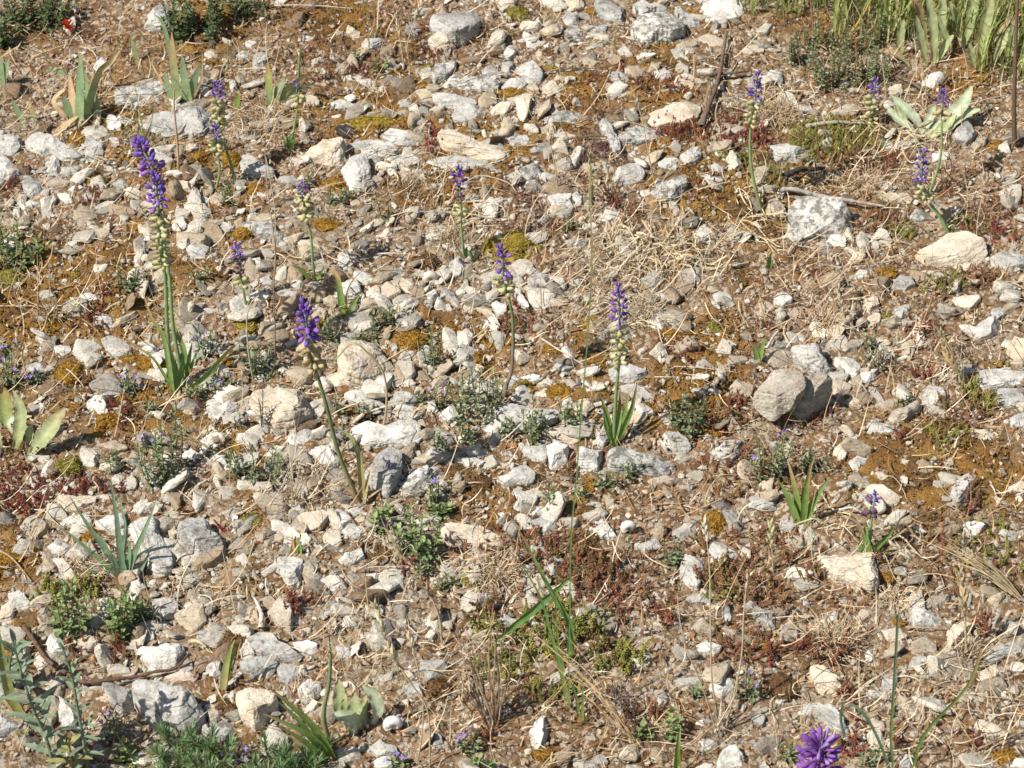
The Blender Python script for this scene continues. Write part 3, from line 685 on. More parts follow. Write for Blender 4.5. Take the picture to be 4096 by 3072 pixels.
MOSS_ROWS = """
o D 830 690 95 60
o D 430 795 165 140
o D 610 1165 90 60
o D 320 490 130 60
o D 840 310 95 65
b D 1820 350 135 105
y D 1560 490 130 110
b D 900 190 150 110
y D 480 145 80 70
o D 920 930 100 65
o D 780 955 90 45
o D 650 905 80 50
b D 110 400 110 60
o D 1430 720 80 70
e D 410 1390 190 160
y D 2030 440 75 75
o D 480 1005 80 45
b D 1190 105 110 50
b D 1390 160 110 70
e D 70 200 170 120
b D 1450 1120 130 80
o D 1110 1035 90 45
o E 470 570 190 140
o E 710 510 80 80
o E 860 690 115 85
y E 1180 880 135 95
o E 1070 580 85 65
o E 980 578 80 45
o E 1350 640 95 75
o E 1630 705 120 70
b E 2110 700 130 90
o E 2120 550 140 80
o E 870 405 70 55
o E 1225 285 85 55
b E 550 75 150 120
b E 730 1400 140 90
b E 1150 1490 120 50
y E 1600 480 110 90
b E 1600 830 70 60
o E 1590 1480 80 90
b E 880 1490 180 130
b F 420 175 80 95
e F 255 500 110 90
o F 150 845 80 55
o F 200 800 70 45
e F 1350 430 90 55
b F 730 70 80 60
o F 260 970 120 100
o F 1340 150 130 70
e F 1630 1145 90 65
o F 890 1180 70 35
o F 250 1150 160 80
b F 1400 1490 160 150
b F 1540 1430 140 170
b F 200 290 60 50
o G 160 290 150 90
o G 60 350 170 135
o G 215 440 110 80
o G 20 440 60 110
b G 110 140 220 90
o G 570 220 110 130
b G 780 960 70 55
e G 1600 100 140 80
b G 1430 1270 120 130
b H 1570 260 170 170
b H 1090 130 180 110
o H 1300 1570 120 70
b H 965 145 90 60
b H 1580 35 110 90
b H 250 310 150 90
b H 740 50 90 80
e H 830 480 100 100
o I 250 110 140 115
o I 1420 745 80 55
o I 1350 450 80 70
b I 720 875 60 50
o I 2090 1590 130 80
o I 560 885 100 50
b I 680 1150 200 140
b I 1620 100 150 110
o A 1270 1000 115 65
o A 1460 1010 120 95
y A 615 1145 120 60
o A 1500 1345 90 50
o A 1610 1605 90 55
o A 1880 1430 80 70
o A 1530 1490 110 80
y A 1080 1080 110 75
b A 600 1090 90 60
o A 490 880 110 80
o A 1620 1200 120 70
o A 2110 1180 200 90
o A 2060 1430 180 80
y B 480 510 95 55
o B 540 545 75 45
y B 610 565 60 50
o B 1100 600 220 75
y B 1350 430 60 50
o B 680 780 80 65
o B 400 885 120 60
o B 370 470 80 60
o B 1150 965 130 60
b B 460 1180 140 90
o B 840 1345 80 55
y B 190 800 330 120
b B 300 1130 80 60
o B 1600 80 80 55
e B 1130 90 130 90
b B 1990 1140 60 50
b B 1000 330 80 60
o B 740 930 100 50
b B 1350 330 70 70
e B 570 430 90 45
o B 300 770 120 60
b C 420 1320 190 110
o C 2040 930 100 70
b C 1120 1530 70 70
o C 430 830 80 50
o C 80 1000 60 40
""".strip()
# ------------------------------------------------------------------ stones
def convex_hull_check(poly): return poly

def polar_radius(poly, m=720):
    """outline radius as a function of angle about the origin"""
    an = np.linspace(-math.pi, math.pi, m, endpoint=False); R = np.zeros(m)
    dx, dy = np.cos(an), np.sin(an)
    for k in range(len(poly)):
        a = poly[k]; b = poly[(k + 1) % len(poly)]; e = b - a
        den = dx * e[1] - dy * e[0]
        with np.errstate(divide='ignore', invalid='ignore'):
            t = (a[0] * e[1] - a[1] * e[0]) / den; s = (a[0] * dy - a[1] * dx) / den
        ok = (np.abs(den) > 1e-12) & (t > 0) & (s >= -1e-6) & (s <= 1 + 1e-6)
        R = np.where(ok, np.maximum(R, t), R)
    R = np.where(R <= 0, R[R > 0].min() if (R > 0).any() else 1e-3, R)
    Rs = (R + np.roll(R, 5) + np.roll(R, -5) + np.roll(R, 10) + np.roll(R, -10)) / 5
    return Rs

def rock(level, R, c, seed, rough=1.0, dome=0.5):
    """unit-direction sphere pushed to an outline R(angle), half height c, cut by planes, flaked and roughened"""
    r = np.random.default_rng(seed); D, F = ico(level)
    ph = np.arctan2(D[:, 1], D[:, 0]); f = (ph + math.pi) / (2 * math.pi) * len(R); i0 = f.astype(int) % len(R); u = f - np.floor(f)
    Rv = R[i0] * (1 - u) + R[(i0 + 1) % len(R)] * u
    hx = np.hypot(D[:, 0], D[:, 1])
    Q = np.stack([np.cos(ph) * hx ** dome, np.sin(ph) * hx ** dome, np.sign(D[:, 2]) * np.abs(D[:, 2]) ** 0.8], 1)
    k = r.integers(6, 10)
    for j in range(k):
        if j < 2: a = r.uniform(0, 6.28); n = np.array([math.cos(a) * 0.35, math.sin(a) * 0.35, 1.0]); q = r.uniform(0.44, 0.68)
        elif j < 6: a = r.uniform(0, 6.28); t = r.uniform(0.25, 1.1); n = np.array([math.cos(a), math.sin(a), t]); q = r.uniform(0.60, 0.84)
        else: a = r.uniform(0, 6.28); n = np.array([math.cos(a), math.sin(a), r.uniform(-0.3, 0.35)]); q = r.uniform(0.88, 0.97)
        n = n / np.linalg.norm(n); h = Q @ n; d = h.max() * q; o = h - d
        Q = Q - np.where(o > 0, o * 0.93, 0)[:, None] * n
    a = r.uniform(0, 6.28); bn = np.array([math.cos(a) * 0.35, math.sin(a) * 0.35, 1.0]); bn /= np.linalg.norm(bn)
    off = r.uniform(0, 50, 3)
    lay = (Q @ bn) * r.uniform(3.0, 5.5) + 0.45 * vnoise(Q * 1.6 + off, seed)
    st = lay - np.floor(lay)
    side = np.sqrt(np.clip(1 - (Q @ bn) ** 2, 0, 1))
    Q = Q * (1 - r.uniform(0.015, 0.06) * rough * (st ** 2) * side)[:, None]
    nz = fbm(Q * 2.1 + off, seed + 3, 4); rd = 1 - np.abs(vnoise(Q * 3.3 + off, seed + 9))
    dirn = Q / (np.linalg.norm(Q, axis=1)[:, None] + 1e-9)
    Q = Q + dirn * (0.030 * rough * nz - 0.045 * rough * rd ** 5 + 0.018 * rough * vnoise(Q * 15 + off, seed + 5))[:, None]
    return np.stack([Q[:, 0] * Rv, Q[:, 1] * Rv, Q[:, 2] * c], 1), F

SPOTS = []      # everything that gets a generated label: (object, description, photo point)
LAND = []       # (phrase, photo point)
stone_rows = []
for line in STONES.strip().splitlines():
    q = (line.split('|') + ['', ''])[:3]; c, cls, rest = q[0].split(' ', 2)
    P = np.array(pts(rest, c)); xs, ys = P[:, 0], P[:, 1]
    area = 0.5 * abs(np.dot(xs, np.roll(ys, -1)) - np.dot(ys, np.roll(xs, -1)))
    stone_rows.append((area, cls, P, q[1], q[2].strip()))
order = sorted(range(len(stone_rows)), key=lambda k: -stone_rows[k][0] - (1e6 if stone_rows[k][4] else 0))
SOLO = set(order[:300])
stone_rest = Acc(); stone_polys = []
GREYS = {'w': (0.62, 0.595, 0.54), 'c': (0.62, 0.545, 0.43), 'g': (0.45, 0.44, 0.405), 'l': (0.40, 0.39, 0.355), 't': (0.45, 0.385, 0.30), 'b': (0.37, 0.33, 0.27), 'p': (0.54, 0.45, 0.385), 'd': (0.16, 0.145, 0.13)}
COLW = {'w': 'white', 'c': 'cream', 'g': 'grey', 'l': 'lichen-spotted', 't': 'tan', 'b': 'brown', 'p': 'pinkish', 'd': 'dark'}
for k in range(len(stone_rows)):
    area, cls, P, flag, label = stone_rows[k]
    # polygon centroid
    cx, cy = P.mean(0)
    lo, hi = P.min(0), P.max(0); mid = 0.5 * (lo + hi) * 0.5 + 0.5 * np.array([cx, cy])
    t = {'': 0.44, 'u': 0.72, 'U': 0.86}[flag]
    d0 = ray(mid); g0 = ground_at(mid); dist = np.linalg.norm(g0 - CAM); px = dist * K
    th = math.asin(-(d0 @ NN))
    V = 0.5 * (hi[1] - lo[1]) * px; Wd = 0.5 * (hi[0] - lo[0]) * px
    c = min(t * V / math.cos(th), 0.75 * Wd, 0.055); t = min(c * math.cos(th) / V, 0.93)
    lift = 0.30 * c
    o = ground_at(mid, lift)
    poly = []
    for p in P:
        d = ray(p); s = ((o - CAM) @ NN) / (d @ NN); w = CAM + d * s - o
        poly.append((w @ E1, (w @ E2) * math.sqrt(1 - t * t) ))
    poly = np.array(poly); stone_polys.append(P)
    R = polar_radius(poly)
    r = np.random.default_rng(900 + k); a = r.uniform(0, 720, 3)
    an = np.linspace(-math.pi, math.pi, 720, endpoint=False)
    R = R * (1 + 0.03 * vnoise(np.stack([np.cos(an) * 3, np.sin(an) * 3, an * 0 + a[0]], 1), k) + 0.02 * vnoise(np.stack([np.cos(an) * 8, np.sin(an) * 8, an * 0 + a[1]], 1), k + 1)) * 1.05
    solo = k in SOLO or False; wpx = (hi - lo).max() / 4
    lev = (6 if wpx > 55 else 5 if wpx > 20 else 4) if solo else 3
    smooth_rock = 'smooth' in label or 'rounded' in label or 'oval' in label
    V3, F = rock(lev, R, c * 1.03, 5000 + k, 0.5 if smooth_rock else 1.0, 0.62 if smooth_rock else 0.42)
    hz = V3[:, 2].max(); V3[:, 2] *= c / hz
    for it in range(4):      # real outline of the part above ground against the outline in the photo
        W3 = V3[:, :1] * E1 + V3[:, 1:2] * E2 + V3[:, 2:] * NN
        uvp = project((W3 + o)[V3[:, 2] > -lift]); plo, phi = uvp.min(0), uvp.max(0); fx, fy = (hi - lo) / (phi - plo)
        V3[:, 0] *= fx * 1.015; V3[:, 1] *= np.clip(1 + (fy * 1.015 - 1) * 1.15, .6, 1.7)
        o = o + E1 * ((0.5 * (lo + hi) - 0.5 * (plo + phi))[0] * px) - E2 * ((0.5 * (lo + hi) - 0.5 * (plo + phi))[1] * px / math.sin(th))
    W3 = V3[:, :1] * E1 + V3[:, 1:2] * E2 + V3[:, 2:] * NN
    if label.startswith('largest brown-grey'):      # its loose top flake, overhanging the block
        FP = np.array(pts('500,930 555,852 620,782 720,777 812,802 836,850 818,912 770,952 690,982 625,1022 575,992', 'F')); fm = FP.mean(0); fo = ground_at(fm, .040); fp = []
        for p in FP:
            d = ray(p); s_ = ((fo - CAM) @ NN) / (d @ NN); w = CAM + d * s_ - fo; fp.append((w @ E1, (w @ E2) * .97))
        VF, FF = rock(6, polar_radius(np.array(fp)) * 1.04, .016, 777, 1.0, .3); sl = VF[:, 0] * .10 + VF[:, 1] * .22
        WF = VF[:, :1] * E1 + VF[:, 1:2] * E2 + (VF[:, 2] + sl)[:, None] * NN + (fo - o)
        F = np.concatenate([F, FF + len(W3)]); W3 = np.concatenate([W3, WF])
    if solo:
        ob = obj('stone', make_mesh('stone', W3, F, None, False), MS[cls], None, o)
        ob['group'] = 'stones strewn over the slope'; ob['category'] = 'stone'
        asp = (hi[0] - lo[0]) / max(hi[1] - lo[1], 1)
        size = 'large' if area > 14000 else 'medium' if area > 4500 else 'small'
        shape = 'long' if asp > 2.1 else 'upright' if (flag and asp < 1.1) else 'angular' if len(P) <= 5 else 'rounded' if (r.random() < 0 or asp < 1.25) else ''
        if label:
            tag(ob, label, 'stone'); LAND.append((label, mid))
        else: SPOTS.append((ob, ' '.join(w for w in (size, shape, COLW[cls], 'stone') if w), mid))
    else:
        stone_rest.add(W3 + o, F, np.array(GREYS[cls]) * 1.05)

# mask of the traced stones in a coarse raster of the photo, to keep loose stuff off them
RAST = np.zeros((400, 520), bool)       # 10 px cells, 200 px margin
gyy, gxx = np.mgrid[0:400, 0:520]; cxp = gxx * 10 - 500 + 5; cyp = gyy * 10 - 400 + 5
for P in stone_polys:
    inside = np.zeros(RAST.shape, bool)
    for a, b in zip(P, np.roll(P, -1, 0)):
        cond = ((a[1] > cyp) != (b[1] > cyp))
        with np.errstate(divide='ignore', invalid='ignore'):
            xx = (b[0] - a[0]) * (cyp - a[1]) / (b[1] - a[1] + 1e-12) + a[0]
        inside ^= cond & (cxp < xx)
    RAST |= inside
def on_stone(uv):
    ix = np.clip(((uv[:, 0] + 500) / 10).astype(int), 0, 519); iy = np.clip(((uv[:, 1] + 400) / 10).astype(int), 0, 399)
    return RAST[iy, ix]

# ------------------------------------------------------------------ loose cover: one object per kind
def scatter(n, margin=1.0):
    x = rng.uniform(-1.0, 1.0, n); y = rng.uniform(-0.78, 1.1, n)
    P = np.stack([x, y, gz(x, y)], 1); return P, project(P)

def density(uv, base, blobs):
    d = np.full(len(uv), float(base))
    for c, x, y, rx, ry, w in blobs:
        o = src(c, x, y); d += w * np.exp(-((uv[:, 0] - o[0]) / (rx * SC)) ** 2 - ((uv[:, 1] - o[1]) / (ry * SC)) ** 2)
    return np.clip(d, 0, None)

MOSSY = [('D', 300, 250, 600, 350, .8), ('B', 100, 700, 350, 250, .9), ('A', 2000, 700, 500, 200, .8), ('A', 1900, 150, 600, 200, .8), ('B', 200, 150, 500, 250, .8), ('D', 700, 300, 500, 200, .5), ('G', 100, 250, 330, 330, 1.0), ('D', 500, 1400, 350, 250, .7), ('F', 150, 700, 300, 300, .8), ('F', 400, 200, 500, 300, .5), ('E', 2000, 600, 500, 200, .6), ('E', 700, 500, 900, 250, .5), ('E', 900, 1500, 400, 200, .6), ('A', 1200, 1000, 700, 200, .5), ('A', 500, 950, 300, 150, .4), ('A', 1600, 1400, 600, 300, .5), ('B', 1300, 850, 350, 200, .6), ('B', 1300, 450, 400, 200, .4), ('H', 1300, 100, 600, 250, .6), ('I', 1500, 150, 700, 250, .6), ('C', 1000, 900, 500, 300, .4), ('B', 600, 1200, 500, 200, .5), ('F', 1600, 1300, 600, 250, .6)]

for q in MOSS_ROWS.split('\n'):
    if q.strip():
        _, c_, x_, y_, w_, h_ = q.split(); MOSSY.append((c_, float(x_), float(y_), float(w_) * .75, float(h_) * .75, .7))
def moss_mask(P, uv=None):
    if uv is None: uv = project(P)
    d = density(uv, 0.30, MOSSY) ; n = fbm(P * np.array([8, 8, 0]) + 3.3, 41, 3)
    return np.clip((d * 0.75 + n * 0.85 - 0.46) * 2.0, 0, 1) * np.where(on_stone(uv), 0.0, 1.0)
def moss_rise(P, m):
    return m * (0.0018 + 0.0022 * vnoise(P * np.array([55, 55, 0]), 61) + 0.0015 * vnoise(P * np.array([150, 150, 0]), 62))
# ------------------------------------------------------------------ ground sheet
def axis(a, b, step, far):
    mid = np.arange(a, b + 1e-9, step); o = []; d = step
    x = b
    while x < far: d *= 1.35; x += d; o.append(x)
    hi = np.array(o); o = []; d = step; x = a
    while x > -far: d *= 1.35; x -= d; o.append(x)
    return np.concatenate([np.array(o)[::-1], mid, hi])
gx = axis(-1.05, 1.05, 0.0055, 60); gy = axis(-0.85, 1.15, 0.0055, 60)
X, Y = np.meshgrid(gx, gy); x = X.ravel(); y = Y.ravel()
z = gz(x, y)
inn = (np.abs(x) < 1.3) & (np.abs(y) < 1.4)
mk = np.zeros(len(x)); QI = np.stack([x, y, z], 1)[inn]; mk[inn] = moss_mask(QI); z[inn] += moss_rise(QI, mk[inn])
z = z + np.where(inn, 0.0038 * fbm(np.stack([x, y, 0 * x], 1) * 110, 5, 2), 0)
nx, ny = len(gx), len(gy)
i = (np.arange(ny - 1)[:, None] * nx + np.arange(nx - 1)[None, :]).ravel()
gme = make_mesh('ground', np.stack([x, y, z], 1), np.stack([i, i + 1, i + nx + 1, i + nx], 1), None, True)
ga = gme.attributes.new('moss', 'FLOAT', 'POINT'); ga.data.foreach_set('value', mk.astype(np.float32))
g = obj('ground', gme, ground_mat()); g['kind'] = 'structure'

def rand_rot(n, tilt=0.5):
    a = rng.uniform(0, 6.283, n); tx = rng.normal(0, tilt, n); ty = rng.normal(0, tilt, n)
    ca, sa = np.cos(a), np.sin(a); z0 = np.zeros(n); o1 = np.ones(n)
    Rz = np.stack([np.stack([ca, -sa, z0], 1), np.stack([sa, ca, z0], 1), np.stack([z0, z0, o1], 1)], 1)
    cx, sx = np.cos(tx), np.sin(tx); Rx = np.stack([np.stack([o1, z0, z0], 1), np.stack([z0, cx, -sx], 1), np.stack([z0, sx, cx], 1)], 1)
    cy, sy = np.cos(ty), np.sin(ty); Ry = np.stack([np.stack([cy, z0, sy], 1), np.stack([z0, o1, z0], 1), np.stack([-sy, z0, cy], 1)], 1)
    B = np.stack([E1, E2, NN], 1)
    return B[None] @ Rx @ Ry @ Rz

def stamp(acc, variants, P, R, scale, tint):
    """copies of small variant meshes merged into one"""
    which = rng.integers(0, len(variants), len(P))
    for k, (V, F) in enumerate(variants):
        s = which == k; n = int(s.sum())
        if not n: continue
        sc = scale[s] if scale.ndim == 2 else np.repeat(scale[s][:, None], 3, 1)
        W = np.einsum('nij,nvj->nvi', R[s], V[None] * sc[:, None, :]) + P[s][:, None, :]
        FF = F[None] + (np.arange(n) * len(V))[:, None, None]
        T = np.repeat(tint[s][:, None, :], len(V), 1)
        acc.add(W.reshape(-1, 3), FF.reshape(-1, 3), T.reshape(-1, 3))

def chip_variants(level, n, seed):
    out = []
    for k in range(n):
        r = np.random.default_rng(seed + k); an = np.linspace(-math.pi, math.pi, 720, endpoint=False)
        m = r.integers(4, 8); aa = np.sort((np.arange(m) + r.uniform(-.35, .35, m)) * 2 * math.pi / m - math.pi); rr = r.uniform(.6, 1.15, m)
        R = polar_radius(np.stack([rr * np.cos(aa), rr * np.sin(aa)], 1)); V, F = rock(level, R, r.uniform(0.22, 0.6), seed + k, 1.0, 0.45)
        V[:, 1] *= r.uniform(0.5, 0.95); out.append((V, F))
    return out
PAL = np.array([(0.63, 0.59, 0.51), (0.76, 0.72, 0.64), (0.49, 0.455, 0.395), (0.54, 0.46, 0.35), (0.42, 0.33, 0.235), (0.35, 0.32, 0.27), (0.62, 0.53, 0.41), (0.27, 0.19, 0.125)])

STONY = [('G', 900, 700, 1100, 1000, .55), ('D', 1700, 900, 900, 800, .4), ('E', 700, 1000, 1300, 700, .45), ('B', 1000, 800, 1300, 700, .25), ('A', 400, 1100, 700, 300, .35), ('A', 900, 1500, 900, 400, .45), ('E', 600, 200, 900, 300, .3), ('H', 300, 500, 800, 700, .3), ('F', 1000, 700, 900, 400, .1), ('I', 1800, 1300, 900, 600, .25),
         ('A', 400, 200, 900, 350, -.3), ('D', 300, 300, 500, 350, -.1), ('C', 1600, 200, 1100, 350, -.45), ('B', 300, 100, 500, 300, -.2)]
acc = Acc(); acc.V, acc.F, acc.T, acc.n = stone_rest.V, stone_rest.F, stone_rest.T, stone_rest.n
# chips of 6-14 mm
def gravel(n, lo, hi, level, seed, acc, power=2.2, keep_off=0.93, base=.42):
    P, uv = scatter(n); d = density(uv, base, STONY); k = rng.random(n) < d
    k &= ~(on_stone(uv) & (rng.random(n) < keep_off)); P, uv = P[k], uv[k]; n = len(P)
    s = lo + (hi - lo) * rng.random(n) ** power
    sc = np.stack([s, s, s * rng.uniform(0.45, 1.0, n)], 1)
    w = np.array([.22, .2, .13, .15, .11, .05, .10, .04]); ti = PAL[rng.choice(8, n, p=w)] * rng.uniform(0.78, 1.12, (n, 1))
    P = P.copy(); P[:, 2] += 0.9 * moss_rise(P, moss_mask(P, uv))
    stamp(acc, chip_variants(level, 16, seed), P + NN * (s * 0.13)[:, None], rand_rot(n, 0.38), sc, ti)
gravel(16500, 0.0045, 0.0270, 3, 100, acc, 2.2, base=.18)
gravel(80000, 0.0014, 0.0060, 2, 200, acc, 1.9, base=.5)
SLABBY = [('B', 900, 900, 900, 500, .8), ('E', 500, 250, 900, 250, .7), ('E', 700, 1150, 1000, 500, .8), ('D', 1500, 500, 700, 700, .5), ('G', 1400, 400, 900, 600, .6), ('A', 1500, 1500, 600, 250, .6), ('B', 1500, 300, 800, 350, .6), ('G', 300, 300, 500, 700, .3), ('H', 200, 400, 700, 700, .4), ('I', 1700, 1100, 700, 500, .4), ('F', 1100, 700, 800, 500, .3), ('C', 300, 250, 350, 300, .5), ('A', 250, 1250, 400, 200, .5)]
P, uv = scatter(5200); k = (rng.random(len(P)) < density(uv, .06, SLABBY)) & ~(on_stone(uv) & (rng.random(len(P)) < .97)); P, uv = P[k], uv[k]; n = len(P)
s = 0.008 + 0.016 * rng.random(n) ** 1.7; sc_ = np.stack([s, s * rng.uniform(.55, 1, n), s * rng.uniform(.30, .7, n)], 1)
stamp(acc, chip_variants(4, 14, 400), P + NN * (s * .10)[:, None], rand_rot(n, .28), sc_, PAL[rng.choice(8, n, p=[.30, .26, .22, .07, .04, .06, .05, .0])] * rng.uniform(.8, 1.1, (n, 1)))
o = obj('gravel', acc.mesh('gravel'), M_GRAVEL); tag(o, 'loose pale limestone chips and pebbles covering the slope between the stones', 'gravel', None, 'stuff')

# brown crumbs of soil and dead leaf
acc = Acc(); n = 52000; P, uv = scatter(n); k = ~(on_stone(uv) & (rng.random(n) < 0.86)); P = P[k]; n = len(P)
s = 0.0016 + 0.0075 * rng.random(n) ** 2.6
BR = np.array([(0.22, 0.135, 0.07), (0.29, 0.19, 0.11), (0.16, 0.10, 0.055), (0.44, 0.31, 0.19), (0.36, 0.18, 0.075)])
stamp(acc, chip_variants(1, 6, 300), P, rand_rot(n, 0.6), np.stack([s, s, s * 0.5], 1), BR[rng.integers(0, 5, n)] * rng.uniform(0.75, 1.2, (n, 1)))
o = obj('soil_crumbs', acc.mesh('soil_crumbs'), M_CRUMB); tag(o, 'brown soil crumbs and shrivelled leaf litter between the stones', 'soil', None, 'stuff')

# moss mats: short upright fuzz in ochre and brown
acc = Acc(); n = 260000; P, uv = scatter(n)
d = 0.06 + 0.8 * moss_mask(P, uv); k = (rng.random(n) < d) & ~(on_stone(uv) & (rng.random(n) < 0.94)); P, uv = P[k], uv[k]; n = len(P); P[:, 2] += moss_rise(P, moss_mask(P, uv)) - .001
h = rng.uniform(0.0026, 0.0072, n); a = rng.uniform(0, 6.283, n); w = rng.uniform(0.0008, 0.0019, n)
side = np.stack([np.cos(a), np.sin(a), 0 * a], 1) * w[:, None]; up = np.stack([rng.normal(0, .55, n), rng.normal(0, .55, n), np.ones(n)], 1); up *= (h / np.linalg.norm(up, axis=1))[:, None]
V = np.stack([P - side, P + side, P + up * 0.6 + side * 1.1, P + up], 1).reshape(-1, 3); b = np.arange(n)[:, None] * 4
F = np.concatenate([b + np.array([[0, 1, 2]]), b + np.array([[0, 2, 3]])])
mc = np.array([(0.20, 0.115, 0.05), (0.31, 0.165, 0.04), (0.18, 0.105, 0.045), (0.34, 0.22, 0.05), (0.24, 0.19, 0.06)])
hue = fbm(P * np.array([22, 22, 0]), 77, 2); idx = np.clip(((hue + 1) * 2.2 + rng.normal(0, .7, n)), 0, 4).astype(int)
T = np.repeat((mc[idx] * rng.uniform(0.7, 1.25, (n, 1)))[:, None], 4, 1).reshape(-1, 3)
acc.add(V, F, T); o = obj('moss', acc.mesh('moss'), M_MOSS); tag(o, 'low brown and ochre moss growing in mats between the stones', 'moss', None, 'stuff')

# straw: dry blades lying about
STRAWY = [('C', 650, 680, 200, 150, 1.6), ('C', 900, 1150, 450, 120, 1.2), ('C', 1250, 1160, 250, 120, 1.3), ('C', 1940, 1350, 180, 120, 1.2), ('C', 1650, 800, 400, 250, .9), ('E', 1900, 60, 450, 180, 2.0), ('E', 1750, 370, 350, 200, 1.3), ('B', 2000, 1560, 350, 150, 1.6), ('B', 950, 170, 150, 150, 1.2), ('B', 480, 1120, 300, 200, 1.1), ('B', 800, 1500, 400, 150, .8), ('F', 950, 400, 350, 200, 1.0), ('F', 1050, 70, 400, 120, 1.0), ('F', 1600, 750, 350, 200, 1.0), ('H', 950, 430, 300, 180, 1.3), ('H', 850, 1100, 200, 350, 1.4), ('H', 300, 350, 300, 150, .9), ('I', 1000, 820, 200, 150, 1.6), ('I', 1850, 950, 150, 150, 1.3), ('I', 1250, 1250, 350, 150, 1.2), ('I', 1380, 560, 250, 120, 1.0), ('I', 2050, 1300, 300, 250, 1.2), ('I', 1700, 1500, 400, 200, .8), ('A', 1620, 790, 220, 180, 1.3), ('D', 300, 330, 250, 200, 1.0), ('D', 1900, 1450, 250, 200, 1.3), ('G', 500, 380, 300, 200, 1.0), ('G', 1250, 560, 350, 130, .9), ('A', 900, 850, 250, 200, .8), ('A', 500, 600, 400, 250, .6), ('H', 1900, 1450, 400, 250, 1.1), ('H', 100, 850, 250, 300, .7)]
acc = Acc(); n = 84000; P, uv = scatter(n); d = density(uv, 0.34, STRAWY); k = (rng.random(n) < d * 0.5) & ~(on_stone(uv) & (rng.random(n) < 0.62)); P = P[k]; n = len(P)
m = 7; ln = 0.009 + 0.055 * rng.random(n) ** 2.6; a = rng.uniform(0, 6.283, n); cur = rng.normal(0, 0.6, n); lift = rng.random(n) ** 2.0 * 0.9
tt = np.linspace(0, 1, m); ang = a[:, None] + cur[:, None] * (tt[None] - .5) * 1.6
stp = np.stack([np.cos(ang), np.sin(ang)], 2) * (ln / m)[:, None, None]; xy = np.cumsum(stp, 1) + P[:, None, :2] - 0.5 * stp.sum(1)[:, None]
zz = gz(xy[..., 0].ravel(), xy[..., 1].ravel()).reshape(n, m) + 0.004 + 0.008 * (rng.random(n) ** 2)[:, None] + (lift * ln)[:, None] * (tt[None] ** 1.3)
Q = np.concatenate([xy, zz[..., None]], 2); wv = rng.uniform(0.0003, 0.0008, n)
nrm = np.stack([-np.sin(ang), np.cos(ang), 0.35 * np.ones_like(ang)], 2) * (wv[:, None, None]) * (1 - 0.75 * tt[None, :, None] ** 2)
V = np.stack([Q - nrm, Q + nrm], 2).reshape(-1, 3); b = (np.arange(n) * 2 * m)[:, None, None] + (np.arange(m - 1) * 2)[None, :, None]
F = np.concatenate([(b + np.array([0, 1, 3])).reshape(-1, 3), (b + np.array([0, 3, 2])).reshape(-1, 3)])
sp = np.array([(0.60, 0.46, 0.28), (0.70, 0.60, 0.43), (0.46, 0.30, 0.16), (0.63, 0.54, 0.41), (0.34, 0.21, 0.11)])
T = np.repeat((sp[rng.choice(5, n, p=[.3, .25, .2, .15, .1])] * rng.uniform(0.8, 1.15, (n, 1)))[:, None], 2 * m, 1).reshape(-1, 3)
acc.add(V, F, T); o = obj('dry_straw', acc.mesh('dry_straw'), M_STRAW); tag(o, 'tangled dry grass blades and straw lying over the ground', 'dry grass', None, 'stuff')
# ------------------------------------------------------------------ stonecrop cover
def sprig_variants(n, seed, leaves=30, fat=0.6):
    out = []
    for k in range(n):
        r = np.random.default_rng(seed + k); acc = Acc(); bend = r.normal(0, 0.22, 2)
        top = np.array([bend[0], bend[1], 1.0]); P = np.linspace(0, 1, 5)[:, None] ** np.array([1.6, 1.6, 1.0]) * top
        V, F = tube(P, 0.028, 4); acc.add(V, F, np.ones(3))
        for j in range(leaves):
            t = 0.18 + 0.82 * (j + 0.5) / leaves; a = j * 2.4 + r.normal(0, .2); L = (0.20 - 0.09 * t) * r.uniform(0.8, 1.25)
            p = np.array([bend[0] * t ** 1.6, bend[1] * t ** 1.6, t]); e = 0.25 + 0.9 * t ** 2
            d = np.array([math.cos(a) * math.cos(e), math.sin(a) * math.cos(e), math.sin(e)]); s = np.array([-math.sin(a), math.cos(a), 0]); u = np.cross(d, s)
            w = L * fat * 0.5
            acc.add(np.array([p, p + d * L * .55 + s * w, p + d * L * .55 + u * w, p + d * L * .55 - s * w, p + d * L * .55 - u * w, p + d * L]),
                    np.array([(0, 2, 1), (0, 3, 2), (0, 4, 3), (0, 1, 4), (5, 1, 2), (5, 2, 3), (5, 3, 4), (5, 4, 1)]), np.ones(3))
        out.append((np.concatenate(acc.V), np.concatenate(acc.F)))
    return out
SPRIG = sprig_variants(7, 40)
RED = [(0.33, 0.10, 0.065), (0.29, 0.12, 0.075), (0.38, 0.11, 0.075), (0.28, 0.16, 0.08)]
RUST = [(0.40, 0.23, 0.12), (0.34, 0.18, 0.10), (0.38, 0.15, 0.09), (0.30, 0.22, 0.09)]
OLIVE = [(0.36, 0.345, 0.079), (0.432, 0.418, 0.102), (0.317, 0.216, 0.086), (0.288, 0.317, 0.086)]
PURP = [(0.31, 0.16, 0.13), (0.33, 0.13, 0.115), (0.28, 0.20, 0.165), (0.30, 0.23, 0.19)]
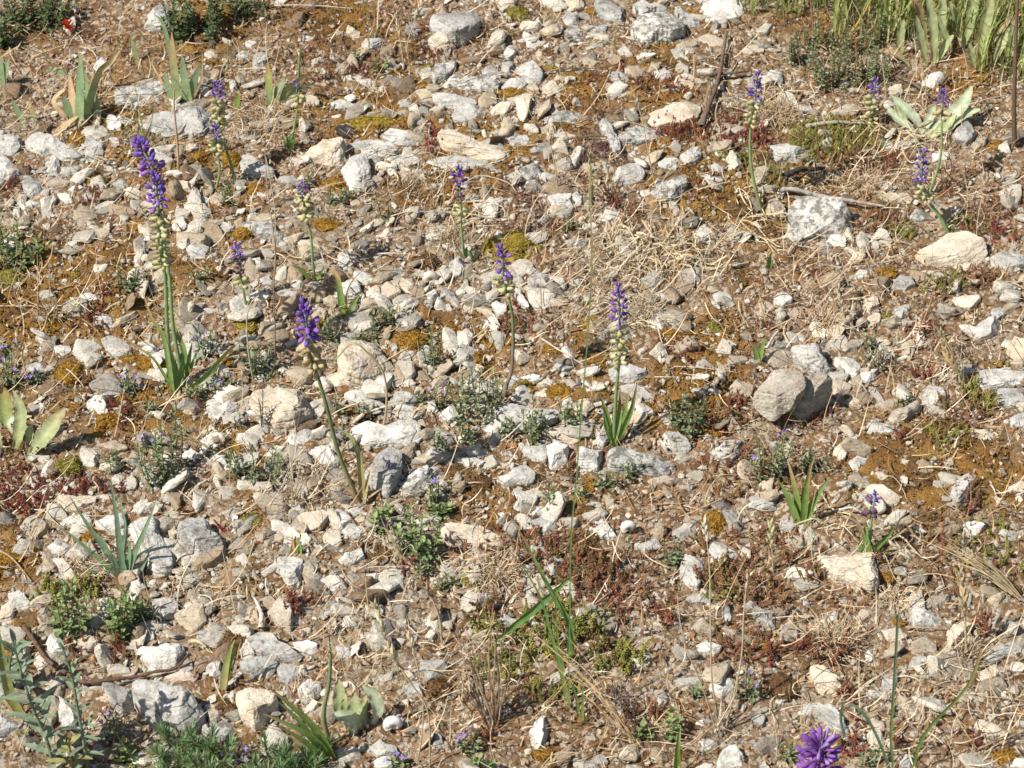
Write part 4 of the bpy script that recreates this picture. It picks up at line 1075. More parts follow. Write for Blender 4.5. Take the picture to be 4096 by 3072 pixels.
SED = [('I', 1000, 930, 100, 60, 26, RED, 1), ('I', 600, 950, 40, 50, 8, RED, 1), ('I', 830, 905, 60, 35, 16, RED, 1), ('I', 540, 600, 150, 80, 40, RUST, .9), ('I', 870, 460, 40, 70, 8, RUST, 1.1), ('I', 170, 470, 50, 60, 10, RUST, 1.1), ('I', 1070, 1210, 50, 60, 10, RED, 1.1), ('I', 400, 470, 150, 80, 36, RUST, 1), ('I', 1190, 540, 30, 60, 4, RUST, 1.1), ('I', 1150, 1350, 30, 30, 4, RED, .9), ('I', 380, 850, 120, 100, 24, RUST, .8), ('I', 1100, 1500, 60, 90, 10, RED, 1), ('I', 1400, 1490, 40, 40, 5, RED, .8), ('I', 1960, 770, 60, 60, 12, RED, .8), ('I', 1900, 1480, 60, 50, 7, RED, .8), ('I', 1700, 300, 300, 120, 40, RUST, .8), ('I', 2000, 300, 200, 160, 36, OLIVE, .8), ('I', 600, 250, 200, 100, 30, RUST, .8), ('I', 160, 250, 60, 60, 10, RUST, .9), ('I', 500, 950, 200, 100, 20, RUST, .8), ('I', 300, 500, 100, 80, 20, OLIVE, .8),
       ('H', 1350, 270, 160, 80, 44, RUST, .9), ('H', 1600, 460, 160, 90, 50, RUST, 1), ('H', 1500, 350, 500, 170, 110, RUST, .85), ('H', 1650, 620, 130, 70, 22, RED, .9), ('H', 2070, 710, 40, 40, 7, RED, 1), ('H', 940, 660, 60, 60, 12, RUST, 1.1), ('H', 950, 770, 60, 60, 10, OLIVE, 1.1), ('H', 1400, 840, 200, 130, 46, OLIVE, 1.1), ('H', 1640, 780, 60, 60, 9, OLIVE, 1.2), ('H', 1760, 980, 110, 80, 20, OLIVE, 1.15), ('H', 1040, 1020, 130, 70, 24, OLIVE, .9), ('H', 1400, 1180, 130, 60, 20, OLIVE, .9), ('H', 1880, 1335, 30, 25, 4, RED, 1), ('H', 2010, 1330, 35, 25, 6, RED, 1), ('H', 950, 1460, 80, 50, 14, RUST, .8), ('H', 1950, 650, 150, 120, 26, RUST, .8), ('H', 420, 410, 40, 40, 7, RED, .9), ('H', 1820, 780, 150, 100, 14, RED, .7),
       ('D', 560, 470, 90, 60, 26, RED, .7), ('D', 500, 1510, 200, 40, 60, RED, .8), ('D', 90, 1530, 160, 120, 80, RED, .8), ('D', 740, 1000, 70, 45, 26, RED, .7), ('D', 1230, 990, 50, 30, 12, RED, .7), ('D', 550, 870, 30, 50, 9, RED, .8), ('D', 690, 270, 60, 40, 10, RED, .7), ('D', 780, 1100, 30, 50, 7, RED, .8), ('D', 100, 1250, 130, 60, 26, RUST, .8), ('D', 620, 380, 40, 30, 6, RED, .8),
       ('G', 1860, 640, 60, 60, 10, RED, 1.1), ('G', 1980, 610, 30, 30, 5, RED, .9), ('G', 340, 560, 60, 50, 12, OLIVE, 1.1), ('G', 560, 555, 60, 40, 12, OLIVE, 1.2), ('G', 80, 20, 120, 50, 24, RED, .8), ('G', 470, 930, 40, 30, 6, RED, .8), ('G', 700, 920, 120, 70, 16, RUST, .8), ('G', 760, 900, 40, 25, 6, RED, .8), ('G', 1180, 70, 40, 20, 6, RED, .8), ('G', 250, 1470, 60, 40, 7, RED, .7),
       ('B', 1660, 960, 150, 100, 110, PURP, .8), ('B', 1200, 1200, 110, 60, 60, PURP, .7), ('B', 1270, 1380, 70, 70, 40, PURP, .7), ('B', 1620, 840, 70, 50, 20, PURP, .7), ('B', 2080, 570, 140, 60, 50, RED, .65), ('B', 2140, 830, 100, 60, 40, RED, .7), ('B', 1780, 510, 160, 50, 50, RED, .65), ('B', 650, 330, 70, 40, 24, RED, .7), ('B', 540, 260, 50, 60, 18, RED, .7), ('B', 610, 890, 50, 70, 26, RED, .9), ('B', 1720, 1250, 60, 50, 20, RED, .7), ('B', 480, 380, 120, 60, 30, RUST, .7), ('B', 250, 620, 130, 60, 30, PURP, .7), ('B', 350, 130, 150, 80, 30, RUST, .7), ('B', 1900, 150, 100, 50, 14, RUST, .7), ('B', 1500, 1230, 100, 60, 24, PURP, .7), ('B', 1850, 1350, 60, 40, 16, RUST, .7), ('B', 1400, 1450, 100, 60, 24, RUST, .7), ('B', 1620, 700, 120, 60, 26, RUST, .7), ('B', 130, 440, 120, 50, 24, RED, .7),
       ('C', 350, 860, 130, 60, 66, RED, .75), ('C', 80, 840, 110, 50, 44, RED, .75), ('C', 560, 920, 80, 70, 36, RED, .8), ('C', 1020, 900, 200, 90, 190, OLIVE, .8), ('C', 1100, 1000, 150, 50, 60, RUST, .75), ('C', 900, 830, 120, 40, 40, OLIVE, .7), ('C', 1350, 1060, 110, 50, 34, RED, .75), ('C', 1320, 1390, 90, 60, 34, RUST, .75), ('C', 1440, 1470, 70, 40, 20, OLIVE, .7), ('C', 2000, 1460, 130, 80, 44, RED, .75), ('C', 1860, 1430, 90, 50, 22, OLIVE, .7), ('C', 1150, 1420, 120, 60, 26, RUST, .7), ('C', 600, 1110, 100, 80, 30, OLIVE, .7), ('C', 400, 1000, 90, 60, 26, OLIVE, .6), ('C', 2100, 1250, 100, 80, 26, RUST, .7), ('C', 330, 730, 80, 40, 20, RUST, .6), ('C', 200, 1230, 120, 60, 20, RUST, .7), ('C', 1750, 1150, 100, 60, 22, RUST, .7),
       ('F', 650, 1060, 70, 40, 18, RUST, .9), ('F', 530, 1020, 30, 30, 8, RED, .9), ('F', 400, 965, 60, 30, 14, RED, .8), ('F', 250, 1080, 150, 70, 36, RUST, .8), ('F', 1800, 1050, 130, 80, 30, RUST, .9), ('F', 1880, 920, 60, 60, 12, OLIVE, .9), ('F', 1960, 970, 60, 40, 16, OLIVE, .9), ('F', 1720, 1200, 120, 80, 26, OLIVE, .8), ('F', 1580, 560, 90, 60, 26, RED, .8), ('F', 1750, 620, 120, 60, 20, PURP, .8), ('F', 930, 180, 40, 25, 12, RED, .8), ('F', 1700, 220, 120, 40, 30, OLIVE, .75), ('F', 1950, 190, 100, 40, 24, RUST, .75), ('F', 1300, 750, 100, 50, 20, PURP, .8), ('F', 420, 1430, 180, 130, 56, RUST, .8), ('F', 100, 660, 60, 40, 12, RED, .8), ('F', 560, 480, 40, 30, 9, RED, .7), ('F', 1430, 1200, 70, 30, 14, RED, .8), ('F', 900, 1080, 120, 60, 20, RUST, .7), ('F', 1850, 1590, 60, 80, 16, RUST, 1), ('F', 600, 1450, 150, 60, 22, RUST, .8), ('F', 1560, 780, 50, 40, 9, RED, .8),
       ('A', 590, 1210, 90, 60, 30, RED, .7), ('A', 60, 1200, 60, 50, 20, RED, .7), ('A', 1240, 850, 40, 60, 10, RED, .7), ('A', 1950, 330, 200, 60, 40, RUST, .6), ('A', 2100, 500, 120, 60, 30, RUST, .6), ('A', 1950, 100, 250, 50, 40, RUST, .6), ('E', 1170, 480, 160, 60, 44, RUST, .7), ('E', 1350, 470, 60, 40, 14, RED, .7), ('E', 250, 490, 60, 40, 12, PURP, .7), ('E', 1480, 1420, 30, 50, 6, RUST, .9), ('E', 1150, 360, 60, 30, 14, RED, .7), ('E', 230, 1030, 40, 60, 6, RED, .8), ('E', 2080, 1230, 30, 40, 5, RUST, .8), ('E', 2080, 640, 80, 50, 14, RED, .7)]
acc = Acc(); PP = []; SS = []; TT = []
for c, x, y, rx, ry, n, pal, s in SED:
    n = int(n * (2.8 if pal is OLIVE else 2.2 if pal is RUST else 1.5)); s = s * (.75 if pal is PURP else 1); rx *= 1.3; ry *= 1.3; a = rng.uniform(0, 6.283, n); q = rng.random(n) ** .7 * 1.15
    for ai, qi in zip(a, q):
        w = ground_at(src(c, x + math.cos(ai) * qi * rx, y + math.sin(ai) * qi * ry)); PP.append(w); SS.append(s * rng.uniform(0.009, 0.021)); TT.append(np.array(pal[rng.integers(0, 4)]) * rng.uniform(0.8, 1.25))
m = 4200; P, uv = scatter(m); k = ~on_stone(uv); P = P[k]
PP = np.array(PP); R = rand_rot(len(PP) + len(P), 0.3)
UPR = np.stack([np.array([1.0, 0, 0]), np.array([0, 1.0, 0]), np.array([0, 0, 1.0])], 1)
allP = np.concatenate([PP, P]); allS = np.concatenate([np.array(SS), rng.uniform(0.005, 0.011, len(P))]); allT = np.concatenate([np.array(TT), np.array(RUST + PURP)[rng.integers(0, 8, len(P))]])
stamp(acc, SPRIG, allP - NN * 0.001, R, allS, allT)
o = obj('stonecrop', acc.mesh('stonecrop'), M_LEAF); tag(o, 'patches of red, rusty and olive stonecrop sprigs among the stones', 'stonecrop', None, 'stuff')

# two fat red sprigs standing by themselves
for p0, p1, lab in (('G1435,185', '1355,95', 'fat red stonecrop sprig leaning against the large grey shadow-crossed stone'), ('G1540,268', '1640,225', 'fat red stonecrop sprig lying on gravel between two pale stones')):
    a, b = pts(p0 + ' ' + p1, 'G'); w = ground_at(a); e = on_plane(b, w, 0.6) - w; L = np.linalg.norm(e); zz = e / L; xx = np.cross(np.array([0, 1.0, 0.2]), zz); xx /= np.linalg.norm(xx); yy = np.cross(zz, xx)
    V, F = sprig_variants(1, 77, 60, 0.5)[0]; V = V * np.array([0.75, 0.75, 1]) * L
    o = obj('stonecrop_sprig', make_mesh('stonecrop_sprig', V @ np.stack([xx, yy, zz]), F, (0.34, 0.065, 0.05)), M_LEAF, None, w); tag(o, lab, 'stonecrop', 'single red stonecrop sprigs')

# ------------------------------------------------------------------ leaves, stems, flowers
def leaf_obj(parent, base, P, w, cols, side, name='leaf', shape='blade', fold=0.3, mat=None, n=16, tilt_w=None):
    P = smooth_line(P, n); t = np.linspace(0, 1, n)
    if shape == 'grass': pr = np.clip(1.02 - t, 0.03, 1) ** .75
    elif shape == 'blade': pr = np.clip(1.05 - t ** 2.2, 0.03, 1) * (0.75 + 0.25 * np.minimum(t * 4, 1))
    elif shape == 'iris': pr = np.clip((1 - t ** 3.5), 0.02, 1)
    elif shape == 'broad': pr = np.clip(np.sin(math.pi * np.clip(t * 0.93 + 0.04, 0, 1)) ** 0.75, 0.05, 1) * (0.8 + 0.35 * t)
    else: pr = np.ones(n)
    g = grad(cols, t)
    if shape == 'broad':
        pr = pr * (1 + .05 * np.sin(t * 31 + w * 900) + .04 * np.sin(t * 57))
        V0, _ = ribbon(P, w * pr, side, fold); V0 = V0.reshape(n, 3, 3); wav = (np.sin(t * 23 + w * 500) * w * .10)[:, None]
        up = np.cross(V0[:, 2] - V0[:, 0], frames(P)); up /= np.linalg.norm(up, axis=1)[:, None] + 1e-9
        cols5 = [V0[:, 0] + up * wav, V0[:, 0] * .5 + V0[:, 1] * .5 - up * w * .10, V0[:, 1], V0[:, 2] * .5 + V0[:, 1] * .5 - up * w * .10, V0[:, 2] - up * wav]
        V = np.stack(cols5, 1).reshape(-1, 3); F = np.array([f for i in range(n - 1) for k in range(4) for f in ((i * 5 + k, i * 5 + k + 1, i * 5 + k + 6), (i * 5 + k, i * 5 + k + 6, i * 5 + k + 5))])
        T = np.stack([g * .86, g * (1 + .10 * np.sin(t * 70))[:, None], g * 1.22, g * (1 + .10 * np.sin(t * 70 + 2))[:, None], g * .9], 1).reshape(-1, 3)
    else:
        V, F = ribbon(P, w * pr, side, fold); T = np.stack([g * .95, g * 1.06, g * .95], 1).reshape(-1, 3)
    return obj(name, make_mesh(name, V - base, F, T, True), mat or M_LEAF, parent)

def leaf_path(base, s, tilt, arc=0.0):
    pp = pts(s) if isinstance(s, str) else s
    W = [base.copy()]
    for k, p in enumerate(pp): W.append(on_plane(p, base, tilt + arc * (k + 1) / len(pp)))
    return np.array(W)

def orient(d):
    d = np.asarray(d, float) / np.linalg.norm(d); r = np.array([1.0, 0, 0]) if abs(d[0]) < 0.9 else np.array([0, 1.0, 0])
    x = np.cross(r, d); x /= np.linalg.norm(x); y = np.cross(d, x)
    return np.stack([x, y, d], 1)

def mat4(R, p, s):
    M = Matrix.Identity(4)
    for i in range(3):
        for j in range(3): M[i][j] = float(R[i, j] * s)
        M[i][3] = float(p[i])
    return M

def lathe(prof, sides, cols, bent=0.0):
    an = np.arange(sides) * 2 * math.pi / sides; V = []; T = []
    for (z, r), c in zip(prof, cols):
        for a in an: V.append((r * math.cos(a) + bent * z * z, r * math.sin(a), z)); T.append(c)
    F = []
    for i in range(len(prof) - 1):
        for k in range(sides):
            a = i * sides + k; b = i * sides + (k + 1) % sides; F += [(a, b, b + sides), (a, b + sides, a + sides)]
    return np.array(V), np.array(F), np.array(T)

def floret_mesh(tone, slim):
    c0 = np.array(tone); prof = [(0, .04), (.34, .045), (.46, .10 * slim), (.68, .16 * slim), (.90, .15 * slim), (1.0, .05)]
    V, F, T = lathe(prof, 6, [c0 * .75, c0 * .85, c0, c0 * 1.15, c0 * 1.2, c0 * .9], 0.12)
    me = make_mesh('floret', V, F, T, True); me.materials.append(M_PETAL); return me
FLORETS = [floret_mesh(c, s) for c, s in (((0.22, 0.125, 0.48), 1.1), ((0.29, 0.15, 0.52), 1.0), ((0.19, 0.11, 0.46), 1.15), ((0.36, 0.18, 0.50), 1.05))]
PALE = [floret_mesh(c, s) for c, s in (((0.32, 0.13, 0.46), .7), ((0.44, 0.28, 0.62), .55), ((0.26, 0.10, 0.40), .75))]
DULL = [floret_mesh(c, s) for c, s in (((0.16, 0.06, 0.20), 1.0), ((0.22, 0.09, 0.26), 1.0))]
def bell_mesh(a, b, name='bell'):
    a, b = np.array(a), np.array(b)
    V, F, T = lathe([(0, .06), (.13, .06), (.18, .16), (.4, .22), (.78, .23), (.93, .18), (1.0, .21), (1.0, .02)], 7, [a, a, a, a * 1.05, a, b, b, b * .6])
    me = make_mesh(name, V, F, T, True); me.materials.append(M_PETAL); return me
BELLS = [bell_mesh((0.60, 0.58, 0.30), (0.50, 0.46, 0.24)), bell_mesh((0.66, 0.64, 0.40), (0.44, 0.38, 0.2))]
BUDS = [bell_mesh((0.24, 0.14, 0.20), (0.14, 0.07, 0.14), 'bell')]
TAN = [bell_mesh((0.62, 0.53, 0.31), (0.52, 0.42, 0.22))]
GREEN = [(0.238, 0.336, 0.077), (0.21, 0.336, 0.091), (0.182, 0.301, 0.098)]
DRYTIP = [(0.27, 0.36, 0.08), (0.22, 0.34, 0.09), (0.24, 0.33, 0.09), (0.46, 0.33, 0.14), (0.55, 0.42, 0.25)]
DRY = [(0.42, 0.33, 0.17), (0.55, 0.42, 0.25), (0.50, 0.36, 0.20)]

def hyacinth(label, stem, tuft, bells, lean=0.0, r=0.0021, fl=0.013, nfl=38, nb=22, leaves=(), stemcol=((0.26, 0.34, 0.15), (0.28, 0.40, 0.17), (0.30, 0.43, 0.19)), dull=0, bellset=None, buds=None, base=None, blen=0.0078, flset=None):
    pp = pts(stem); b = ground_at(pp[0]) if base is None else base
    W = [b - NN * 0.004] + [on_plane(p, b, lean) for p in pp[1:]]
    S = smooth_line(np.array(W), 60); t = np.linspace(0, 1, 60); T = frames(S)
    root = thing('tassel_hyacinth', b, label, 'hyacinth', 'tassel hyacinths flowering on the slope')
    rr = r * (1.1 - 0.55 * t); V, F = tube(S, rr, 8)
    obj('stem', make_mesh('stem', V - b, F, np.repeat(grad(stemcol, t), 8, 0), True), M_LEAF, root)
    rg = np.random.default_rng(int(abs(pp[0][0] * 7 + pp[0][1])))
    def put(mesh, name, u, az, el, size):
        i = min(int(u * 59), 58); p = S[i] + (S[i + 1] - S[i]) * (u * 59 - i); d = T[i]; O = orient(d)
        h = O[:, 0] * math.cos(az) + O[:, 1] * math.sin(az); v = h * math.cos(el) + d * math.sin(el)
        o = obj(name, mesh, None, root); o.matrix_local = mat4(orient(v), p - b, size)
    for k in range(nfl):
        q = k / max(nfl - 1, 1); u = tuft[0] + (tuft[1] - tuft[0]) * q; el = (0.05 + 1.15 * q ** 1.5 if flset is None else -.15 + .95 * q) + rg.normal(0, .25)
        put(random.choice(DULL if (dull and q < dull) else (flset or FLORETS)), 'floret', u, k * 2.4 + rg.normal(0, .3), el, fl * 1.0 * (1.0 - 0.25 * q) * rg.uniform(.7, 1.2) * (0.75 if dull and q < dull else 1))
    for k in range(nb):
        q = k / max(nb - 1, 1); u = bells[0] + (bells[1] - bells[0]) * q
        put(random.choice(bellset or BELLS), 'bell', u, k * 2.4 + rg.normal(0, .3), -0.05 + rg.normal(0, .25), blen * 1.45 * rg.uniform(.85, 1.15))
    if buds:
        for k in range(buds[2]):
            u = buds[0] + (buds[1] - buds[0]) * k / max(buds[2] - 1, 1); put(BUDS[0], 'bell', u, k * 2.4, 0.3 + rg.normal(0, .2), blen * .8)
    for lf in leaves:
        s, w, cols = lf[:3]; tl = lf[3] if len(lf) > 3 else rg.uniform(-0.25, 0.35)
        lb = b + E1 * rg.normal(0, .002) + E2 * rg.normal(0, .002)
        q = pts(s)
        if np.linalg.norm(q[0] - pp[0]) > 60: lb = ground_at(q[0])
        leaf_obj(root, b, leaf_path(lb, q[1:], tl), w, cols, RIGHT + 0.3 * FWD * rg.normal(), fold=0.5)
    LAND.append((label, project(S[40])[0])); return root

hyacinth('tallest tassel hyacinth with a purple tuft on a straight stem, left side', 'D1105,905 1062,560 1045,200 A1022,1600 1000,1340 985,1135', (.885, 1.0), (.60, .85), -.05, .0027, .0165, 30, 40,
         [('D1100,895 1040,560 960,430 918,310 905,265 925,240', .0034, DRYTIP), ('D1160,850 1165,660 1110,520 1088,400 1085,310 1100,290', .0036, DRYTIP), ('D1200,870 1300,790 1400,680 1480,600 1515,590 1505,640', .0038, DRYTIP),
          ('D1065,840 980,700 880,620 800,560 750,500', .0018, DRYTIP), ('D1180,820 1195,690 1215,580', .0032, GREEN), ('D1130,850 1100,700 1060,600', .0030, GREEN), ('D1190,800 1230,680 1280,590', .0018, GREEN), ('D1200,850 1215,870 1225,920 1180,1000', .0014, DRY, .9)], buds=(.845, .875, 5))
hyacinth('second tall hyacinth whose curved purple tuft bends left above its twin', 'D1165,862 1095,500 1073,200 A1045,1580 1015,1260 960,1060 885,915', (.885, 1.0), (.66, .72), .12, .0025, .0165, 34, 6, buds=(.855, .88, 4))
hyacinth('hyacinth with round violet head on a slanting stem, rear left', 'A1490,1170 1468,1070 1410,880 1383,740 1372,535', (.88, 1.0), (.62, .86), 0.05, .0019, .0105, 22, 24)
hyacinth('shorter hyacinth with violet head standing before the slanting rear one', 'A1362,1195 1388,1080 1375,960 1357,800', (.83, 1.0), (.62, .82), 0, .0018, .010, 20, 14, [('A1355,1270 1330,1210 1290,1160', .0028, DRYTIP), ('A1360,1270 1370,1220 1385,1190', .0028, GREEN), ('A1350,1265 1345,1200', .003, GREEN), ('A1365,1190 1300,1150 1200,1180', .001, DRY)])
hyacinth('hyacinth with a tiny dark violet top beside the small iris fan', 'A1828,935 1860,800 1882,650 1872,520', (.88, 1.0), (.70, .82), 0, .0018, .008, 12, 12, [('A1822,935 1800,880 1788,830', .003, GREEN), ('A1835,940 1850,890 1862,850', .003, GREEN), ('A1815,930 1820,880 1815,830', .003, GREEN), ('A1820,930 1790,850 1785,760', .0012, DRY)], dull=.6)
hyacinth('slim hyacinth with small pinkish violet top left of the white block', 'D1990,190 1975,60 A1965,1500 1930,1340 1910,1170', (.945, 1.0), (.66, .93), 0, .0019, .0085, 14, 24, [('D1965,200 1925,140 1880,95', .0036, GREEN), ('D1990,210 2020,160 2045,110', .003, GREEN), ('D1955,205 1940,160 1930,125', .003, GREEN), ('D1980,205 1880,80 1750,40', .0013, DRY), ('D2170,410 2150,280 2130,170 2060,90', .0042, DRYTIP), ('D2190,415 2240,330 2285,270', .003, GREEN), ('D2170,405 2200,250 2240,180 2300,120', .0014, DRY)], buds=(.80, .93, 8))
hyacinth('dull hyacinth with dark buds under a violet top, left of centre', 'D1562,370 1540,270 1515,130 1500,0 A1502,1560', (.84, 1.0), (.42, .55), 0, .0017, .0095, 15, 6, buds=(.56, .84, 22))
hyacinth('small purple hyacinth standing before the long cream slab', 'B815,1655 795,1560 782,1440 778,1290 765,1070', (.86, 1.0), (.50, .62), 0, .0019, .0115, 18, 8, [('E840,130 825,60 815,-10 B825,1560', .0042, GREEN), ('E850,130 862,60 875,-5', .0042, GREEN), ('E835,125 800,50 B760,1560 740,1500', .0018, DRY), ('E855,125 B890,1600 930,1530 960,1460', .0018, DRY)], buds=(.66, .86, 16))
hyacinth('hyacinth with bare purplish lower stem beside the yellow-olive moss cushion', 'E1048,930 1070,850 1102,740 1110,500 1090,330 1052,190 1040,0 B1030,1580', (.84, 1.0), (.71, .82), 0, .0022, .0125, 22, 12, stemcol=((0.34, 0.26, 0.17), (0.30, 0.21, 0.18), (0.22, 0.26, 0.13), (0.21, 0.32, 0.13), (0.22, 0.33, 0.14)))
hyacinth('upright hyacinth with cream bells and a rosette of green leaves, right of centre', 'E1745,1235 1757,950 1780,700 1785,500 1775,245', (.80, 1.0), (.52, .77), 0, .0022, .012, 30, 24, [('E1742,1235 1710,1080 1680,980 1650,895', .0040, DRYTIP[:4]), ('E1738,1230 1700,1120 1680,1010', .0030, GREEN), ('E1755,1235 1800,1130 1860,990 1895,830', .0040, DRYTIP[:4]), ('E1752,1230 1800,1080 1845,880', .0036, DRYTIP[:4]), ('E1748,1230 1780,1060 1785,900', .0038, DRYTIP[:4])], buds=None)
hyacinth('leaning hyacinth with a long arched stem and tan bells, left of centre', 'E145,1595 85,1480 0,1260 D2062,980 2002,780 1958,640 1928,375', (.87, 1.0), (.70, .85), -.12, .0026, .0155, 34, 26, [('E150,1590 150,1420 125,1260 70,1165 0,1130 -60,1100', .0036, [(0.45, 0.36, 0.15), (0.40, 0.38, 0.14), (0.36, 0.40, 0.16), (0.33, 0.38, 0.16)]), ('E165,1590 200,1430 270,1320', .002, DRY), ('E140,1590 60,1500 -20,1480 -100,1520', .0022, DRY), ('E155,1590 230,1540 290,1500', .0014, DRY)], bellset=TAN, stemcol=((0.36, 0.28, 0.14), (0.24, 0.27, 0.13), (0.20, 0.29, 0.14), (0.20, 0.31, 0.14)), blen=.0085)
hyacinth('tall thin hyacinth with a violet head rising behind the lichen-mottled boulder', 'C560,1345 500,1120 480,950 487,770 510,640 525,480', (.85, 1.0), (.66, .83), 0, .0021, .0115, 26, 20, [('C550,1330 520,1210 470,1150 420,1200', .0015, DRY, .4), ('C565,1340 620,1270 700,1230', .0013, DRY, .5)])
hyacinth('hyacinth with a round violet head and pale bells left of the mullein rosette', 'C1240,795 1250,700 1272,515', (.74, 1.0), (.25, .70), 0, .0018, .0105, 22, 24)
hyacinth('curved bare-stemmed hyacinth rising in front of the mullein rosette', 'C1610,1222 1660,1090 1690,950 1692,780 1700,590', (.90, 1.0), (.78, .88), 0, .0017, .010, 20, 7, bellset=TAN)
hyacinth('hyacinth leaning left behind the big cream oval boulder', 'C1748,1475 1680,1370 1600,1260 1560,1170 1578,955', (.70, 1.0), (.45, .64), 0, .0023, .0115, 32, 14, stemcol=((0.24, 0.38, 0.16), (0.26, 0.42, 0.18), (0.24, 0.36, 0.15)))
hyacinth('short hyacinth with a tiny violet bud head behind the orange-rimmed cream slab', 'I1232,305 1237,200 1252,40 F1275,1545', (.86, 1.0), (.66, .82), 0, .0022, .0085, 14, 5, [('I1222,300 1212,200 1205,110', .004, GREEN), ('I1245,300 1300,235 1350,190 1392,135', .0042, GREEN), ('I1262,320 1330,290 1400,278', .0042, GREEN), ('I1180,300 1175,250 1192,205', .004, DRYTIP[:4]), ('I1200,260 1170,120 1080,70 960,110 910,260', .0018, DRY), ('I1260,290 1400,190 1480,140 1510,210 1420,270', .0018, DRY), ('I1215,280 1180,180 1140,60 1010,20', .0014, DRY)], bellset=BUDS)
hyacinth('near out-of-focus hyacinth with a shaggy purple head at the bottom edge', 'I935,1990 932,1800 925,1530', (.70, 1.0), (.4, .6), -.18, 0.0028, .028, 70, 8, flset=PALE)

def sprout(label, leaves, name='leaf_tuft', cat='leaf tuft', group='young green leaf tufts', fold=.5, side=None):
    b = ground_at(pts(leaves[0][0])[0]); root = thing(name, b, label, cat, group)
    for k, lf in enumerate(leaves):
        q = pts(lf[0]); lb = ground_at(q[0]); tl = lf[3] if len(lf) > 3 else random.uniform(-.2, .3)
        leaf_obj(root, b, leaf_path(lb - NN * .003, q[1:], tl), lf[1], lf[2], RIGHT + FWD * random.uniform(-.4, .4), shape=lf[4] if len(lf) > 4 else 'blade', fold=fold)
    LAND.append((label, pts(leaves[0][0])[0])); return root
sprout('single short green leaf shoot behind the row of small stones at right', [('F598,120 600,70 618,5', .003, GREEN), ('F603,120 612,70 608,30', .002, GREEN)])
sprout('pair of short green leaves forming a V left of the leaning pale slab', [('F528,705 515,650 497,595', .0036, GREEN), ('F532,705 550,640 576,550', .0036, GREEN)])
sprout('bushy tuft of upright green leaves with brown tips at right', [('F800,1740 740,1600 690,1500 655,1450', .0042, GREEN), ('F805,1740 775,1550 740,1400 715,1320', .0040, DRYTIP), ('F815,1740 830,1560 855,1400 890,1300', .0040, DRYTIP), ('F810,1740 810,1600 825,1450', .0042, GREEN), ('F825,1740 880,1600 940,1500 985,1435', .0042, GREEN), ('F820,1740 860,1620 900,1500', .0036, DRYTIP), ('F830,1700 920,1610 1020,1600 1110,1500', .0018, DRY, .2)])
sprout('stubby green and orange shoot on top of the white pointed-down stone', [('G1872,322 1860,270 1870,190', .0042, [(0.30, 0.26, 0.05), (0.33, 0.20, 0.05), (0.35, 0.15, 0.04)]), ('G1880,322 1890,270 1885,205', .0042, GREEN), ('G1868,320 1850,230 1845,160', .0014, DRY)])
sprout('lone broad green leaf blade leaning beside the brown moss clump at lower left', [('G1408,1165 1430,1020 1460,900 1485,845', .0042, [(0.45, 0.40, 0.20), (0.34, 0.36, 0.12), (0.25, 0.33, 0.09)]), ('G1415,1160 1450,1020 1500,880', .003, GREEN)])
sprout('fan of drooping green leaves with dry tips leaning left at the bottom', [('G2120,1610 1990,1400 1830,1250 1660,1120', .0046, DRYTIP[:4], -.3), ('G2115,1605 1980,1450 1850,1310 1720,1210', .0044, GREEN, -.3), ('G2110,1610 1960,1450 1800,1370 1650,1310', .0044, DRYTIP[:4], -.35), ('G2105,1615 1950,1500 1800,1410 1690,1385', .0044, DRYTIP[:4], -.4), ('G2100,1600 1900,1500 1760,1420 1640,1395', .0014, DRY, -.3)])
sprout('grey-green broad leaf with a yellow stalk cut by the left edge', [('G140,1330 60,1180 15,960 -20,720', .0055, [(0.40, 0.36, 0.12), (0.30, 0.34, 0.12), (0.22, 0.27, 0.11)]), ('G120,1320 60,1250 -40,1180', .0045, [(0.45, 0.30, 0.16), (0.5, 0.36, 0.2)], .3)])

# iris fans at the back
BLU = [(0.33, 0.41, 0.20), (0.28, 0.38, 0.20), (0.27, 0.37, 0.19)]; OCH = [(0.33, 0.40, 0.19), (0.36, 0.42, 0.18), (0.48, 0.40, 0.18), (0.60, 0.42, 0.2)]; BEI = [(0.50, 0.35, 0.18), (0.64, 0.47, 0.27), (0.60, 0.42, 0.23)]
def iris(label, leaves): return sprout(label, [(q[0], q[1] * .68) + tuple(q[2:]) for q in leaves], 'iris_plant', 'iris', 'iris fans at the back of the slope', .12)
iris('iris fan with one tall leaf tipped orange and a fork of green leaves', [('A1130,640 1100,450 1090,300 1085,200', .0085, OCH, 0, 'iris'), ('A1190,640 1165,480 1148,340', .0085, BLU, 0, 'iris'), ('A1195,640 1225,520 1262,400', .0085, BLU, .1, 'iris'), ('A1095,640 1060,540 1040,450', .0075, BLU, .1, 'iris'), ('A1175,640 1110,530 1085,470', .006, BLU, 0, 'iris'), ('A1100,450 1060,250 1020,130 960,80', .005, BLU, 0, 'iris'), ('A1200,640 1250,560 1275,480 1280,320', .0028, BEI, .1), ('A1150,640 1020,600 985,595', .004, BEI, .6), ('A1100,640 1000,480 960,390 1010,350', .0028, BEI, .2)])
